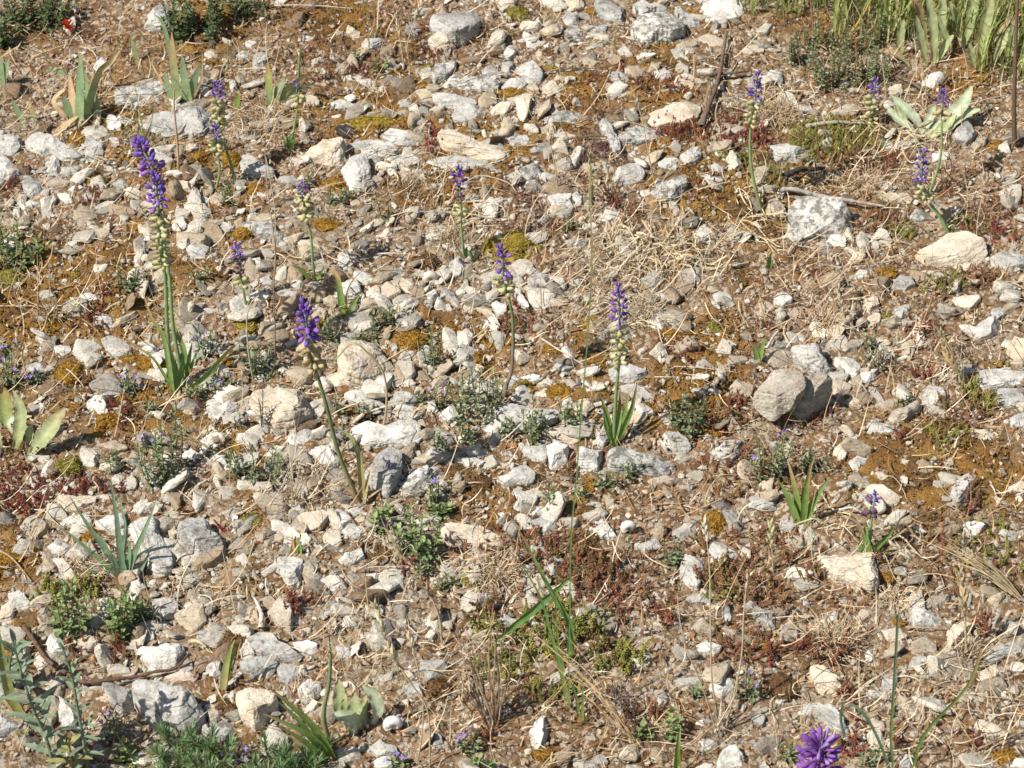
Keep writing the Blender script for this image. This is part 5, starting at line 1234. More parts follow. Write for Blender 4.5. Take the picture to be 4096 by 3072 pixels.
iris('ragged iris clump half green and half withered to beige', [('A500,800 505,600 510,420 505,320', .0095, BLU, 0, 'iris'), ('A480,790 430,690 400,600', .009, BLU, .1, 'iris'), ('A520,780 620,470 690,390 760,260', .0075, OCH, .1, 'iris'), ('A630,740 600,620 570,560', .007, BLU, .1, 'iris'), ('A470,790 460,640 440,460', .009, BEI, .1, 'iris'), ('A540,740 600,640 580,560 480,540', .006, BEI, .2, 'iris'), ('A440,760 340,640 420,560', .006, BEI, .3, 'iris'), ('A330,870 400,800 520,715', .006, BEI, .8, 'iris'), ('A430,480 350,440 280,460', .006, BLU, .2, 'iris'), ('A545,760 550,560 540,440', .006, BLU, 0, 'iris'), ('A560,600 600,490 700,400 770,300', .005, BEI, .1, 'iris')])
iris('small fan of four grey-green iris leaves, the left one tipped yellow', [('A1715,668 1700,530 1692,380', .0085, [(0.2, 0.26, 0.13), (0.30, 0.36, 0.14), (0.42, 0.40, 0.13), (0.45, 0.25, 0.09)], 0, 'iris'), ('A1722,668 1755,580 1805,480', .0085, BLU, .05, 'iris'), ('A1728,668 1820,560 1965,455', .009, OCH, .1, 'iris'), ('A1735,665 1830,590 1920,545 2030,555', .009, BLU, .2, 'iris')])
iris('pair of iris leaves against the left edge near the top', [('A20,540 20,480 60,365', .008, BLU, 0, 'iris'), ('A10,540 5,450 5,350', .008, BLU, 0, 'iris'), ('A30,640 25,590 15,530', .003, BEI, 0, 'iris')])
iris('low iris shoots with two narrow leaves left of the ragged clump', [('A155,770 110,700 75,620', .006, BLU, .1, 'iris'), ('A222,772 205,710 175,640', .006, OCH, .1, 'iris')])
iris('short iris blades left of the fork-leaved iris', [('A870,390 850,310 825,230', .006, BLU, 0, 'iris'), ('A865,390 862,330 850,290', .005, OCH, 0, 'iris')])
iris('single bright green blade right of the slanting violet hyacinth', [('A1490,700 1500,650 1512,585', .006, [(0.24, 0.30, 0.06), (0.22, 0.33, 0.08)], 0, 'iris')])

# mullein
MUL = [(0.50, 0.53, 0.38), (0.50, 0.55, 0.37), (0.46, 0.53, 0.33)]; MU2 = [(0.46, 0.46, 0.20), (0.46, 0.50, 0.24), (0.42, 0.48, 0.24), (0.50, 0.47, 0.26)]; MUB = [(0.36, 0.38, 0.2), (0.45, 0.36, 0.19), (0.42, 0.26, 0.14)]
def mullein(label, leaves, side=None):
    b = ground_at(pts(leaves[0][0])[0]); root = thing('mullein', b, label, 'mullein', 'felt-leaved mullein plants')
    for lf in leaves:
        q = pts(lf[0]); lb = ground_at(q[0]) ; P = leaf_path(lb, q[1:], lf[3], lf[4] if len(lf) > 4 else 0)
        d = P[-1] - P[0]; sd = np.cross(d, -FWD * 0.8 + np.array([0, 0, .6])); sd /= np.linalg.norm(sd)
        leaf_obj(root, b, P, lf[1] * (.33 if 'clump' in label else .50 if 'rosette' not in label else .38), lf[2], sd, shape='broad', fold=.28, n=32)
    LAND.append((label, pts(leaves[0][0])[0])); return root
mullein('open mullein rosette of pale felted leaves near the right side', [('C1560,850 1530,760 1450,680 1372,605', .020, MUL, .45), ('C1540,850 1440,770 1330,675', .019, MUL, .6), ('C1560,850 1610,760 1650,665', .016, MUL, .3), ('C1580,860 1740,740 1830,650 1880,545', .026, MUL, .45), ('C1580,880 1700,820 1820,730 1935,690', .021, MUL, .6), ('C1600,880 1720,790 1780,720', .018, MU2, .5), ('C1500,830 1420,700 1400,640', .012, MU2, .4), ('C1345,830 1260,800 1180,775', .018, MU2, .8, -.3), ('C1440,890 1370,920 1345,1010', .017, MU2, .9)])
mullein('tall clump of upright yellowish mullein leaves in the top right corner', [('C1440,340 1430,230 1450,120', .018, MU2, 0), ('C1600,420 1560,250 1530,100', .018, MU2, 0), ('C1640,420 1640,230 1620,50 1600,-40', .021, MU2, .05), ('C1660,400 1720,280 1765,220', .017, MU2, .1), ('C1500,430 1400,340 1265,320', .014, MUB, .2), ('C1600,300 1570,150 1540,20 1500,0', .017, MUB, 0), ('C1900,440 1880,340 1865,270', .016, MU2, 0), ('C1930,410 1960,200 2000,20 2010,-60', .024, MU2, 0), ('C1830,300 1870,150 1900,0 1890,-60', .022, MU2, .1), ('C1800,250 1780,120 1740,10', .02, MU2, .1), ('C1760,330 1700,200 1660,100', .018, MU2, .05), ('C2010,420 2080,260 2150,150', .018, MU2, .05), ('C1980,330 2060,200 2140,110 2200,90', .014, MUB, .05), ('C2100,430 2140,250 2160,100', .022, MU2, 0), ('C2170,470 2230,300 2260,150', .020, MU2, .05), ('C1700,300 1690,150 1700,20 1680,-50', .018, MU2, .2), ('C2090,100 2060,20 2040,-60', .02, MU2, .2)])
mullein('broad-leaved mullein at the left edge with a brown-tipped leaf leaning right', [('D170,1310 240,1230 330,1120 410,1000', .021, [(0.34, 0.40, 0.22), (0.37, 0.42, 0.21), (0.40, 0.42, 0.22), (0.36, 0.27, 0.15)], .15), ('D90,1290 120,1150 130,1000 80,890', .015, MU2, .1), ('D30,1120 30,980 25,870', .020, [(0.3, 0.37, 0.12), (0.36, 0.40, 0.14), (0.36, 0.26, 0.10)], .1), ('D150,1260 180,1190 200,1100', .012, MU2, .2), ('D100,1200 60,1080 200,1050', .008, MUL, .3), ('D180,1315 260,1330 350,1290', .014, [(0.22, 0.14, 0.09), (0.26, 0.17, 0.11)], .9), ('D10,1290 -40,1150 -60,1000', .016, MU2, .1)])
mullein('small cup of woolly green mullein leaves at the bottom left of centre', [('H90,1450 110,1330 105,1185', .016, MU2, .1), ('H40,1400 20,1280 5,1100', .015, MU2, .1), ('H140,1420 160,1300 180,1200', .009, MU2, .3), ('H220,1390 255,1290 225,1190 160,1145', .013, MUL, .1), ('H110,1455 110,1390 60,1340 -20,1315', .017, MUL, -.2), ('H70,1420 60,1320 40,1220', .013, MU2, .05)])
# ------------------------------------------------------------------ grasses with blades and stalks
def blades(name, label, cat, leaves, group, shape='blade', fold=.35):
    return sprout(label, [tuple(q[:4]) + ((0.0,) if len(q) < 4 else ()) + ((q[4],) if len(q) > 4 else ('grass',)) for q in leaves], name, cat, group, fold)
BG = [(0.23, 0.31, 0.17), (0.22, 0.33, 0.20), (0.24, 0.34, 0.21)]; BGT = [(0.22, 0.31, 0.17), (0.23, 0.34, 0.19), (0.30, 0.36, 0.2)]
blades('salsify_plant', 'spiky blue-green tuft of narrow keeled leaves at lower left', 'wild plant',
    [('G775,450 680,300 560,130 440,-60', .0040, BG, -.1), ('G770,450 620,330 480,210 335,100', .0040, BGT, -.1), ('G785,450 755,250 735,60 705,-120 700,-200', .0046, BG, 0), ('G790,450 860,280 930,120 990,-40', .0042, BG, 0), ('G780,450 780,300 800,150 770,20 760,-80', .0040, BG, .1), ('G770,440 700,310 600,290 520,370 490,410', .0034, BG, -.2), ('G795,450 860,330 980,250', .0034, BG, .2), ('G780,450 700,330 640,210 520,120', .0032, BG, .2), ('G790,450 820,300 810,220', .0046, BG, 0), ('G800,450 880,420 960,260', .003, BG, .2), ('G770,450 640,420 460,390', .003, BG, .1), ('G785,450 780,380 770,320', .006, BG, -.1), ('G775,450 720,330 650,230', .004, BG, .05)], 'tall green blades and stalks')
GR = [(0.30, 0.30, 0.10), (0.13, 0.24, 0.065), (0.14, 0.27, 0.08)]; GT = [(0.16, 0.24, 0.07), (0.14, 0.27, 0.07), (0.16, 0.28, 0.08), (0.20, 0.28, 0.09), (0.42, 0.25, 0.10)]
blades('grass_plant', 'tall green grass with one vertical stalk and a flat slanting blade, lower centre', 'grass',
    [('H1475,1430 1462,1100 1468,700 1475,200 E1505,1500 1540,1050 1585,500 1610,100 B1605,1480 1595,1250 1600,1050', .0007, [(0.33, 0.27, 0.10), (0.13, 0.25, 0.08), (0.14, 0.26, 0.09), (0.15, 0.24, 0.09), (0.22, 0.24, 0.10), (0.34, 0.30, 0.15)], 0, 'stalk'), ('H1472,1000 1470,760 1440,690 1350,540 1250,350 1180,215 1100,85', .0040, GT, 0), ('H950,890 1080,790 1250,650 1480,448', .0044, [(0.18, 0.26, 0.07), (0.15, 0.29, 0.07), (0.16, 0.30, 0.09), (0.2, 0.3, 0.1)], 0, 'broad'), ('H1440,1080 1360,850 1290,600 1180,400 1060,255', .0021, GR, 0), ('H1450,1100 1395,880 1380,600 1385,350', .0015, GR, 0), ('H1465,1250 1400,1000 1310,680', .0030, GR, .1), ('H1530,1350 1500,1180 1450,1060', .0022, GR, .1), ('H1545,1380 1550,1200 1540,1000', .0018, GR, .1)], 'tall green blades and stalks')
blades('wild_allium', 'slender blue-green allium with one hooked leaf and one long arching leaf at lower right', 'wild onion',
    [('I1392,1700 1370,1450 1385,1200 1400,950 1415,690', .0015, [(0.30, 0.38, 0.12), (0.20, 0.32, 0.12), (0.18, 0.28, 0.16), (0.22, 0.27, 0.15)], 0, 'stalk'), ('I1380,1700 1300,1500 1210,1330 1120,1255 1065,1265 1055,1350 1080,1465', .0015, [(0.16, 0.26, 0.11), (0.15, 0.25, 0.14), (0.17, 0.26, 0.16)], 0, 'stalk'), ('I1508,1700 1545,1520 1640,1370 1780,1230 1870,1115 1915,1000 1940,905', .0018, [(0.2, 0.3, 0.08), (0.17, 0.28, 0.07), (0.19, 0.28, 0.09), (0.42, 0.30, 0.13)], 0, 'stalk')], 'tall green blades and stalks')
blades('grass_plant', 'single short bright green blade at the bottom edge right of centre', 'grass', [('I18,1700 20,1550 30,1420', .0048, [(0.24, 0.34, 0.05), (0.20, 0.34, 0.05), (0.2, 0.3, 0.07)], 0)], 'tall green blades and stalks')
blades('grass_plant', 'thin arching green grass stems left of the slanting violet hyacinth', 'grass', [('A905,900 860,760 700,760 520,700', .0010, GR, .1), ('A910,900 880,800 830,640 780,560', .0010, GR, .1), ('A915,900 900,800 870,640 850,520', .0010, GR, 0), ('A1060,1000 900,900 760,850 640,830', .0010, GR, .2), ('A900,900 960,760 960,640', .0010, GR, .1), ('A910,900 840,820 690,800', .0010, GR, .2)], 'tall green blades and stalks')
blades('grass_plant', 'green and tan grass stem lying slanted from the herb tuft to the leaning hyacinth', 'grass', [('D1700,1530 1550,1470 1400,1320 1250,1210 1100,1120 950,1040', .0026, [(0.48, 0.42, 0.22), (0.36, 0.36, 0.17), (0.26, 0.26, 0.13), (0.3, 0.25, 0.14)], 1.2), ('D1710,1530 1600,1500 1500,1430', .002, DRY, 1.1)], 'tall green blades and stalks')

def stalk(label, stem, r=0.0008, head=None, col=((0.42, 0.33, 0.19), (0.55, 0.46, 0.29), (0.60, 0.52, 0.36)), lean=0.0, name='grass_stalk', hcol=(0.62, 0.53, 0.35)):
    pp = pts(stem); b = ground_at(pp[0]); S = smooth_line(np.array([b] + [on_plane(p, b, lean) for p in pp[1:]]), 24); t = np.linspace(0, 1, 24)
    root = thing(name, b, label, 'grass stalk', 'dry standing grass stalks'); V, F = tube(S, r * (1.15 - .5 * t), 5)
    obj('stem', make_mesh('stem', V - b, F, np.repeat(grad(col, t), 5, 0), True), M_STRAW, root)
    if head:
        u0, n, L = head; acc = Acc(); rg = np.random.default_rng(int(pp[0][0])); T = frames(S)
        for k in range(n):
            u = u0 + (1 - u0) * k / max(n - 1, 1); i = min(int(u * 23), 22); p = S[i] + (S[i + 1] - S[i]) * (u * 23 - i); O = orient(T[i]); a = k * 2.6 + rg.normal(0, .4)
            d = O[:, 2] + 0.38 * (O[:, 0] * math.cos(a) + O[:, 1] * math.sin(a)); Q = orient(d); Lk = L * rg.uniform(.8, 1.2) * (1.1 - .4 * k / n)
            V, F, _ = lathe([(0, .06), (.3, .17), (.6, .15), (1, .015), (1.5, .008)], 5, [(1, 1, 1)] * 5)
            acc.add((V * Lk) @ Q.T + p, F, np.array(hcol) * rg.uniform(.8, 1.15))
        obj('seed_head', acc.mesh('seed_head', b), M_STRAW, root)
    LAND.append((label, pp[0])); return root
stalk('thick tan grass ear standing left of the small brown moss ball, lower centre', 'H585,1660 570,1300 460,1120 360,960 310,850 240,625', .0010, (.62, 16, .014))
stalk('second tan grass ear with a thinner bent head right beside the thick one', 'H500,1640 530,1480 540,1250 490,950 430,760', .0008, (.78, 9, .010))
stalk('pale wheat-like grass ear bent to the left at right edge', 'I1775,840 1650,650 1560,430 1480,320 1385,250', .0008, (.80, 14, .010), hcol=(0.70, 0.61, 0.46))
stalk('white-tipped thin stalk with a small seed head, lower middle', 'I290,1440 240,1100 230,700 225,400 205,200 190,100', .0009, (.90, 7, .011), hcol=(0.66, 0.62, 0.45))
stalk('stalk with a single orange-tan spikelet next to the white-tipped one', 'I320,1440 420,1000 440,700 455,540 475,450', .0009, (.92, 4, .011))
stalk('thin brown stem rising at the left of the pair of seed stalks', 'I270,1440 180,1150 60,850 20,560', .0008)
stalk('greenish pointed seed stalk above the ragged white stone', 'I628,450 622,330 612,120', .0008, (.55, 6, .013), hcol=(0.55, 0.55, 0.30))
stalk('upright tan seed stalk in front of the bone-white flake', 'I1850,960 1838,700 1825,520 1810,400', .0012, (.45, 12, .013), hcol=(0.55, 0.42, 0.24))
stalk('pale thin stalk with white catkin head before the purple-red stonecrop', 'B1395,1210 1372,1050 1350,930 1330,820', .0008, (.75, 9, .008), hcol=(0.68, 0.62, 0.5))
stalk('thin pale stalk left of the blocky white stone standing upright', 'B1392,1180 1380,1030 1372,960', .0006)
stalk('tall bare stalk leaning left before the large smooth cream boulder', 'B2010,1180 1970,1000 1930,780 1885,610', .0008, (.85, 6, .008))
stalk('fuzzy olive-tan grass head standing in the middle distance', 'B1605,1350 1600,1200 1592,980', .0013, (.2, 16, .011), hcol=(0.42, 0.40, 0.20))
stalk('thin white-headed stalk before the mullein rosette', 'C1345,670 1330,500 1310,360', .0009, (.9, 5, .006), hcol=(0.8, 0.76, 0.68))
stalk('two-jointed pale stalk between the mullein rosette and the tall mullein clump', 'C1600,665 1580,480 1550,340 1490,270', .0008, (.82, 6, .009))
stalk('short pale stalk in front of the tall mullein clump', 'C1862,525 1845,380 1810,260', .0009, (.85, 5, .009))
stalk('tall dark brown stem rising to the top right corner', 'C2155,930 2150,700 2160,300 2172,-30 2178,-200', .0030, col=((0.13, 0.08, 0.05), (0.17, 0.10, 0.065), (0.2, 0.12, 0.08)))
stalk('bent pale stalk topped by one round seed head at left', 'D1600,820 1570,640 1560,430 1590,330 1635,290', .0010, None, ((0.36, 0.36, 0.25), (0.48, 0.46, 0.34), (0.55, 0.52, 0.42)))
stalk('thin brown stem right of the tallest hyacinth', 'D1735,760 1738,480 1728,250 1740,0 A1690,1200 1675,950', .0008, col=((0.25, 0.15, 0.10), (0.36, 0.26, 0.18), (0.5, 0.42, 0.32)))
stalk('arched dry stem curving over the large rusty-tinted boulder', 'E280,1170 310,980 290,780 180,640 90,590 -20,700', .0014, col=((0.42, 0.32, 0.2), (0.5, 0.40, 0.25), (0.40, 0.36, 0.16), (0.35, 0.40, 0.18)))
stalk('slim green-based stalk with a dull bud, by the drooping leaf fan', 'G2085,1510 2045,1330 2080,1120 2092,930', .0026, col=((0.30, 0.27, 0.14), (0.24, 0.28, 0.15), (0.17, 0.25, 0.12)), lean=-.15)
stalk('brush-topped straw stalk rising above the white block at right', 'F1850,870 1790,760 1730,660 1690,530', .0020, (.3, 14, .016), hcol=(0.52, 0.39, 0.2))
stalk('thin dry stalk in front of the leafy hyacinth dome of straw', 'F1095,490 1070,400 1035,240', .0016, (.4, 10, .012), hcol=(0.55, 0.45, 0.3))
stalk('forked brown grass stem left of the tall green grass', 'H660,870 640,700 560,520 450,350', .0011, (.55, 8, .013), hcol=(0.40, 0.26, 0.14))
stalk('rear thin grass stalk with a drooping ear left of the back boulder', 'B460,430 440,300 480,150 540,-10', .0009, (.7, 9, .010))
stalk('second rear grass stalk left of the drooping one', 'B420,420 400,280 370,100', .0009, (.6, 9, .010))
stalk('thin bent straw left of the small purple hyacinth', 'B680,1310 660,1150 610,990 530,955', .0008)
stalk('white stalk curving between the two thin brown stems at left', 'D1740,170 A1740,1560 1735,1300 1680,990', .0010)
stalk('fine pale stem in the left mossy patch', 'D235,400 240,250 235,30', .0006); stalk('fine tan stem beside the pale one in the left mossy patch', 'D310,420 312,250 310,60', .0006)
stalk('short tan stem by the left violet-flowered herb', 'D180,860 150,720 110,560', .0011, (.6, 7, .011))

def bundle(label, a, b_, n, spread, r=.0009, tone=(0.52, 0.40, 0.24), lean=.9):
    pa, pb = pts(a)[0], pts(b_)[0]; b = ground_at(pa); e = on_plane(pb, b, lean); acc = Acc(); rg = np.random.default_rng(int(pa[0] + pa[1]))
    for k in range(n):
        L = rg.uniform(.55, 1.0); s0 = b + rg.normal(0, spread * .25, 3) * np.array([1, 1, .4]) + (e - b) * rg.uniform(0, .25); s1 = b + (e - b) * L + rg.normal(0, spread, 3); m = (s0 + s1) / 2 + rg.normal(0, spread * .5, 3) + NN * 0.006
        Q = smooth_line(np.array([s0, m, s1]), 8); V, F = tube(Q, r * rg.uniform(.6, 1.2) * (1 - .6 * np.linspace(0, 1, 8)), 4); acc.add(V, F, np.array(tone) * rg.uniform(.65, 1.25))
    o = obj('straw_bundle', acc.mesh('straw_bundle', b), M_STRAW, None, b); tag(o, label, 'straw', 'straw bundles'); LAND.append((label, (pa + pb) / 2)); return o
bundle('long pale straw bundle sloping down to the right edge', 'I2260,640', 'I1600,200', 20, .008, .0008, (0.56, 0.45, 0.28), .3)
bundle('brown straw bundle slanting down in the lower centre', 'H980,1420', 'H690,860', 18, .010, .0009, (0.42, 0.30, 0.19), .3)
bundle('upright straw bundle with red-brown stems right of the slanting brown bundle', 'H1000,1400', 'H930,700', 13, .010, .0008, (0.45, 0.31, 0.19), .1)
bundle('straw bundle running from the tall green grass to the lower right', 'H1950,1560', 'H1230,770', 14, .008, .0008, (0.50, 0.36, 0.2), .4)
bundle('bristly tan seed brush behind the leafy herb, lower centre', 'H420,340', 'H270,130', 13, .006, .0008, (0.55, 0.46, 0.3), .3)
bundle('fan of dry stems radiating by the root of the leaning hyacinth', 'D1850,1640', 'D1830,1180', 10, .018, .0008, (0.54, 0.44, 0.29), .2)
bundle('brown stems crossing at the bottom edge left of the short green blade', 'H1250,1700', 'H1600,1480', 8, .010, .0008, (0.55, 0.43, 0.27), .6)
bundle('fan of pale stems below the pair of seed stalks', 'I310,1450', 'I250,1150', 8, .012, .0008, (0.50, 0.42, 0.32), .1)
bundle('brush of tan straw pointing up left of the broad white slab', 'F1850,880', 'F1640,450', 9, .006, .0008, (0.54, 0.43, 0.26), .1)

def tuft(label, c, x, y, w, n, hgt, tone=(0.72, 0.57, 0.38)):
    p = src(c, x, y); b = ground_at(p); acc = Acc(); rg = np.random.default_rng(int(x * 3 + y)); px = K * np.linalg.norm(b - CAM) * SC
    for k in range(int(n * 1.5)):
        a = rg.uniform(0, 6.283); rad = w * px * 0.5; s0 = b + (E1 * math.cos(a) + E2 * math.sin(a)) * rad * .95 * rg.random(); a = a + rg.normal(0, 1.1); el = rg.uniform(0, 1.35); L = .7 * hgt * rg.uniform(.3, 1.0)
        d = (E1 * math.cos(a) + E2 * math.sin(a)) * math.cos(el) + NN * math.sin(el); s1 = s0 + d * L + rg.normal(0, .004, 3) - np.array([0, 0, .3 * L * math.cos(el)])
        Q = smooth_line(np.array([s0, (s0 + s1) / 2 + NN * .2 * L + rg.normal(0, .12, 3) * L, s1]), 7); V, F = tube(Q, .0005 * (1 - .5 * np.linspace(0, 1, 7)), 4); acc.add(V, F, np.array(tone) * rg.uniform(.65, 1.2))
    o = obj('dry_grass_tuft', acc.mesh('dry_grass_tuft', b), M_STRAW, None, b); tag(o, label, 'dry grass', 'dry grass tufts'); LAND.append((label, p))
for q in (('soft blond grass tuft right behind the tall thin hyacinth', 'C', 650, 720, 260, 190, .045, (0.60, 0.46, 0.29)), ('blond grass tuft right of the charred stick', 'C', 1190, 1170, 260, 130, .035), ('spiky russet grass tuft near the right edge', 'C', 1940, 1390, 200, 90, .04, (0.48, 0.30, 0.19)), ('low grass tuft left of the charred stick', 'C', 900, 1160, 150, 60, .03), ('blond grass tuft below the top-edge pale boulders', 'B', 1340, 130, 130, 70, .03), ('rusty grass tuft right of the big back boulder', 'B', 960, 190, 160, 90, .035, (0.50, 0.36, 0.23)), ('rounded blond tuft above the red stonecrop tuft, lower right', 'I', 1010, 860, 260, 170, .05), ('dry tuft at the foot of the bone-white flake', 'I', 1850, 960, 200, 90, .045, (0.50, 0.39, 0.26)), ('small blond tuft right of the orange-rimmed cream slab', 'I', 1400, 600, 160, 60, .035), ('blond tuft behind the small twin-leaved shoot', 'F', 960, 450, 240, 120, .04), ('pale tuft on the dull brown stone side, lower centre', 'H', 1000, 440, 220, 110, .045), ('grey-tan tuft at the bottom below the tall green grass', 'H', 1750, 1230, 200, 70, .03, (0.42, 0.33, 0.26)), ('blond tuft beside the small iris fan hyacinth', 'A', 1640, 800, 260, 140, .04, (0.60, 0.48, 0.33)), ('dark-tan tuft under the slender arching grass stems', 'A', 920, 930, 180, 80, .035, (0.45, 0.34, 0.18)), ('thin tuft in the left mossy patch', 'D', 300, 420, 180, 60, .04, (0.52, 0.38, 0.22)), ('curly pale tuft right of the leafy hyacinth flower', 'E', 1950, 380, 220, 110, .04, (0.62, 0.52, 0.37)), ('russet tuft in front of the white block', 'B', 480, 1190, 240, 100, .035, (0.42, 0.30, 0.17)), ('straw tuft behind the row of hyacinth bulbs left of the olive moss', 'B', 720, 1540, 180, 70, .04, (0.50, 0.38, 0.23)), ('straw tuft under the spiky blue-green tuft', 'G', 560, 430, 220, 70, .03)):
    tuft(*q)

# curled withered leaves lying as tangles
def curls(label, c, x, y, w, h, n, L, wd=.0016):
    p = src(c, x, y); b = ground_at(p); acc = Acc(); rg = np.random.default_rng(int(x + y * 7)); px = K * np.linalg.norm(b - CAM) * SC
    for k in range(n):
        s = b + E1 * rg.uniform(-.5, .5) * w * px + E2 * rg.uniform(-.5, .5) * h * px / .68; a = rg.uniform(0, 6.283); cv = rg.normal(0, 1.7); m = 12; P = []
        z0 = rg.uniform(.003, .014)
        for j in range(m):
            P.append(s + NN * (z0 + .007 * math.sin(j * .6 + a) * rg.uniform(.6, 1.2))); s = s + (E1 * math.cos(a) + E2 * math.sin(a)) * L / m; a += cv / m
        V, F = ribbon(smooth_line(np.array(P), 14), wd * .36 * rg.uniform(.5, 1.4), np.array([.2, .5, .8]), .4); acc.add(V, F, np.array((0.60, 0.50, 0.33)) * rg.uniform(.7, 1.15))
    o = obj('withered_leaves', acc.mesh('withered_leaves', b), M_STRAW, None, b); tag(o, label, 'withered leaves', 'curled withered leaf tangles'); LAND.append((label, p))
curls('big tangle of curled pale withered leaves right of the yellow-olive moss cushion', 'B', 2000, 1600, 420, 230, 60, .07, .0019)
curls('tangle of curled straw-coloured leaves left of the lichen-mottled boulder', 'C', 540, 1450, 330, 250, 26, .08, .0020)
curls('ring of withered leaf strips under the mullein rosette', 'C', 1480, 880, 380, 160, 34, .06, .0020)
curls('few curled pale leaves between the two small hyacinths at left centre', 'D', 2080, 120, 300, 200, 14, .07, .0015)
curls('curled brown leaf strips around the tallest hyacinth base', 'D', 1120, 420, 380, 260, 16, .06, .0015)
curls('withered strips around the short violet hyacinth', 'I', 1280, 160, 460, 220, 14, .07, .0018)
curls('tangled withered leaves at the right of the upright hyacinth flower', 'E', 1900, 470, 260, 160, 16, .06, .0016)

# ------------------------------------------------------------------ leafy herbs
def leaves_stamp(acc, pos, d, up, L, W, T):
    n = len(pos); d = d / np.linalg.norm(d, axis=1)[:, None]; s = np.cross(d, up); s /= np.linalg.norm(s, axis=1)[:, None] + 1e-9; u = np.cross(s, d)
    l, w = L[:, None], W[:, None]
    V = np.stack([pos, pos + d * l * .35 + s * w - u * 0, pos + d * l * .35 - u * w * .35, pos + d * l * .35 - s * w, pos + d * l * .72 + s * w * .72, pos + d * l * .72 - u * w * .3, pos + d * l * .72 - s * w * .72, pos + d * l - u * l * .06], 1).reshape(-1, 3)
    b = (np.arange(n) * 8)[:, None, None]
    F = (b + np.array([(0, 2, 1), (0, 3, 2), (1, 2, 5), (1, 5, 4), (2, 3, 6), (2, 6, 5), (4, 5, 7), (5, 6, 7)])[None]).reshape(-1, 3)
    acc.add(V, F, np.repeat(T[:, None], 8, 1).reshape(-1, 3))

def flower_mesh():
    acc = Acc()
    V, F, T = lathe([(0, .12), (.5, .16), (.8, .3)], 6, [(0.16, 0.10, 0.22), (0.30, 0.20, 0.55), (0.38, 0.28, 0.66)]); acc.add(V, F, T)
    for a in (0, 1.6, 3.1, 4.7):
        d = np.array([math.cos(a), math.sin(a), .5]); s = np.array([-math.sin(a), math.cos(a), 0]); o = np.array([0, 0, .75])
        acc.add(np.array([o, o + d * .35 + s * .25, o + d * .62, o + d * .35 - s * .25]), np.array([(0, 1, 2), (0, 2, 3)]), (0.42, 0.31, 0.70))
    me = acc.mesh('flower'); me.materials.append(M_PETAL); return me
FLOWER = flower_mesh()
HERBS = {'h': ('leafy green herb', (0.235, 0.295, 0.16), .0110, .0025, 4.6), 'v': ('violet-flowered leafy herb', (0.235, 0.295, 0.16), .0105, .0025, 4.6), 's': ('grey-green narrow-leaved herb', (0.26, 0.31, 0.21), .016, .0015, 4), 'b': ('dark leafy bush', (0.13, 0.18, 0.08), .012, .0038, 7), 'y': ('vetch plant with tiny grey-green leaflets', (0.31, 0.35, 0.20), .0058, .0024, 6.5), 'x': ('silvery grey sprig', (0.30, 0.32, 0.25), .010, .0013, 6), 'r': ('broad-leaved green herb', (0.23, 0.315, 0.13), .0135, .0040, 3.4)}
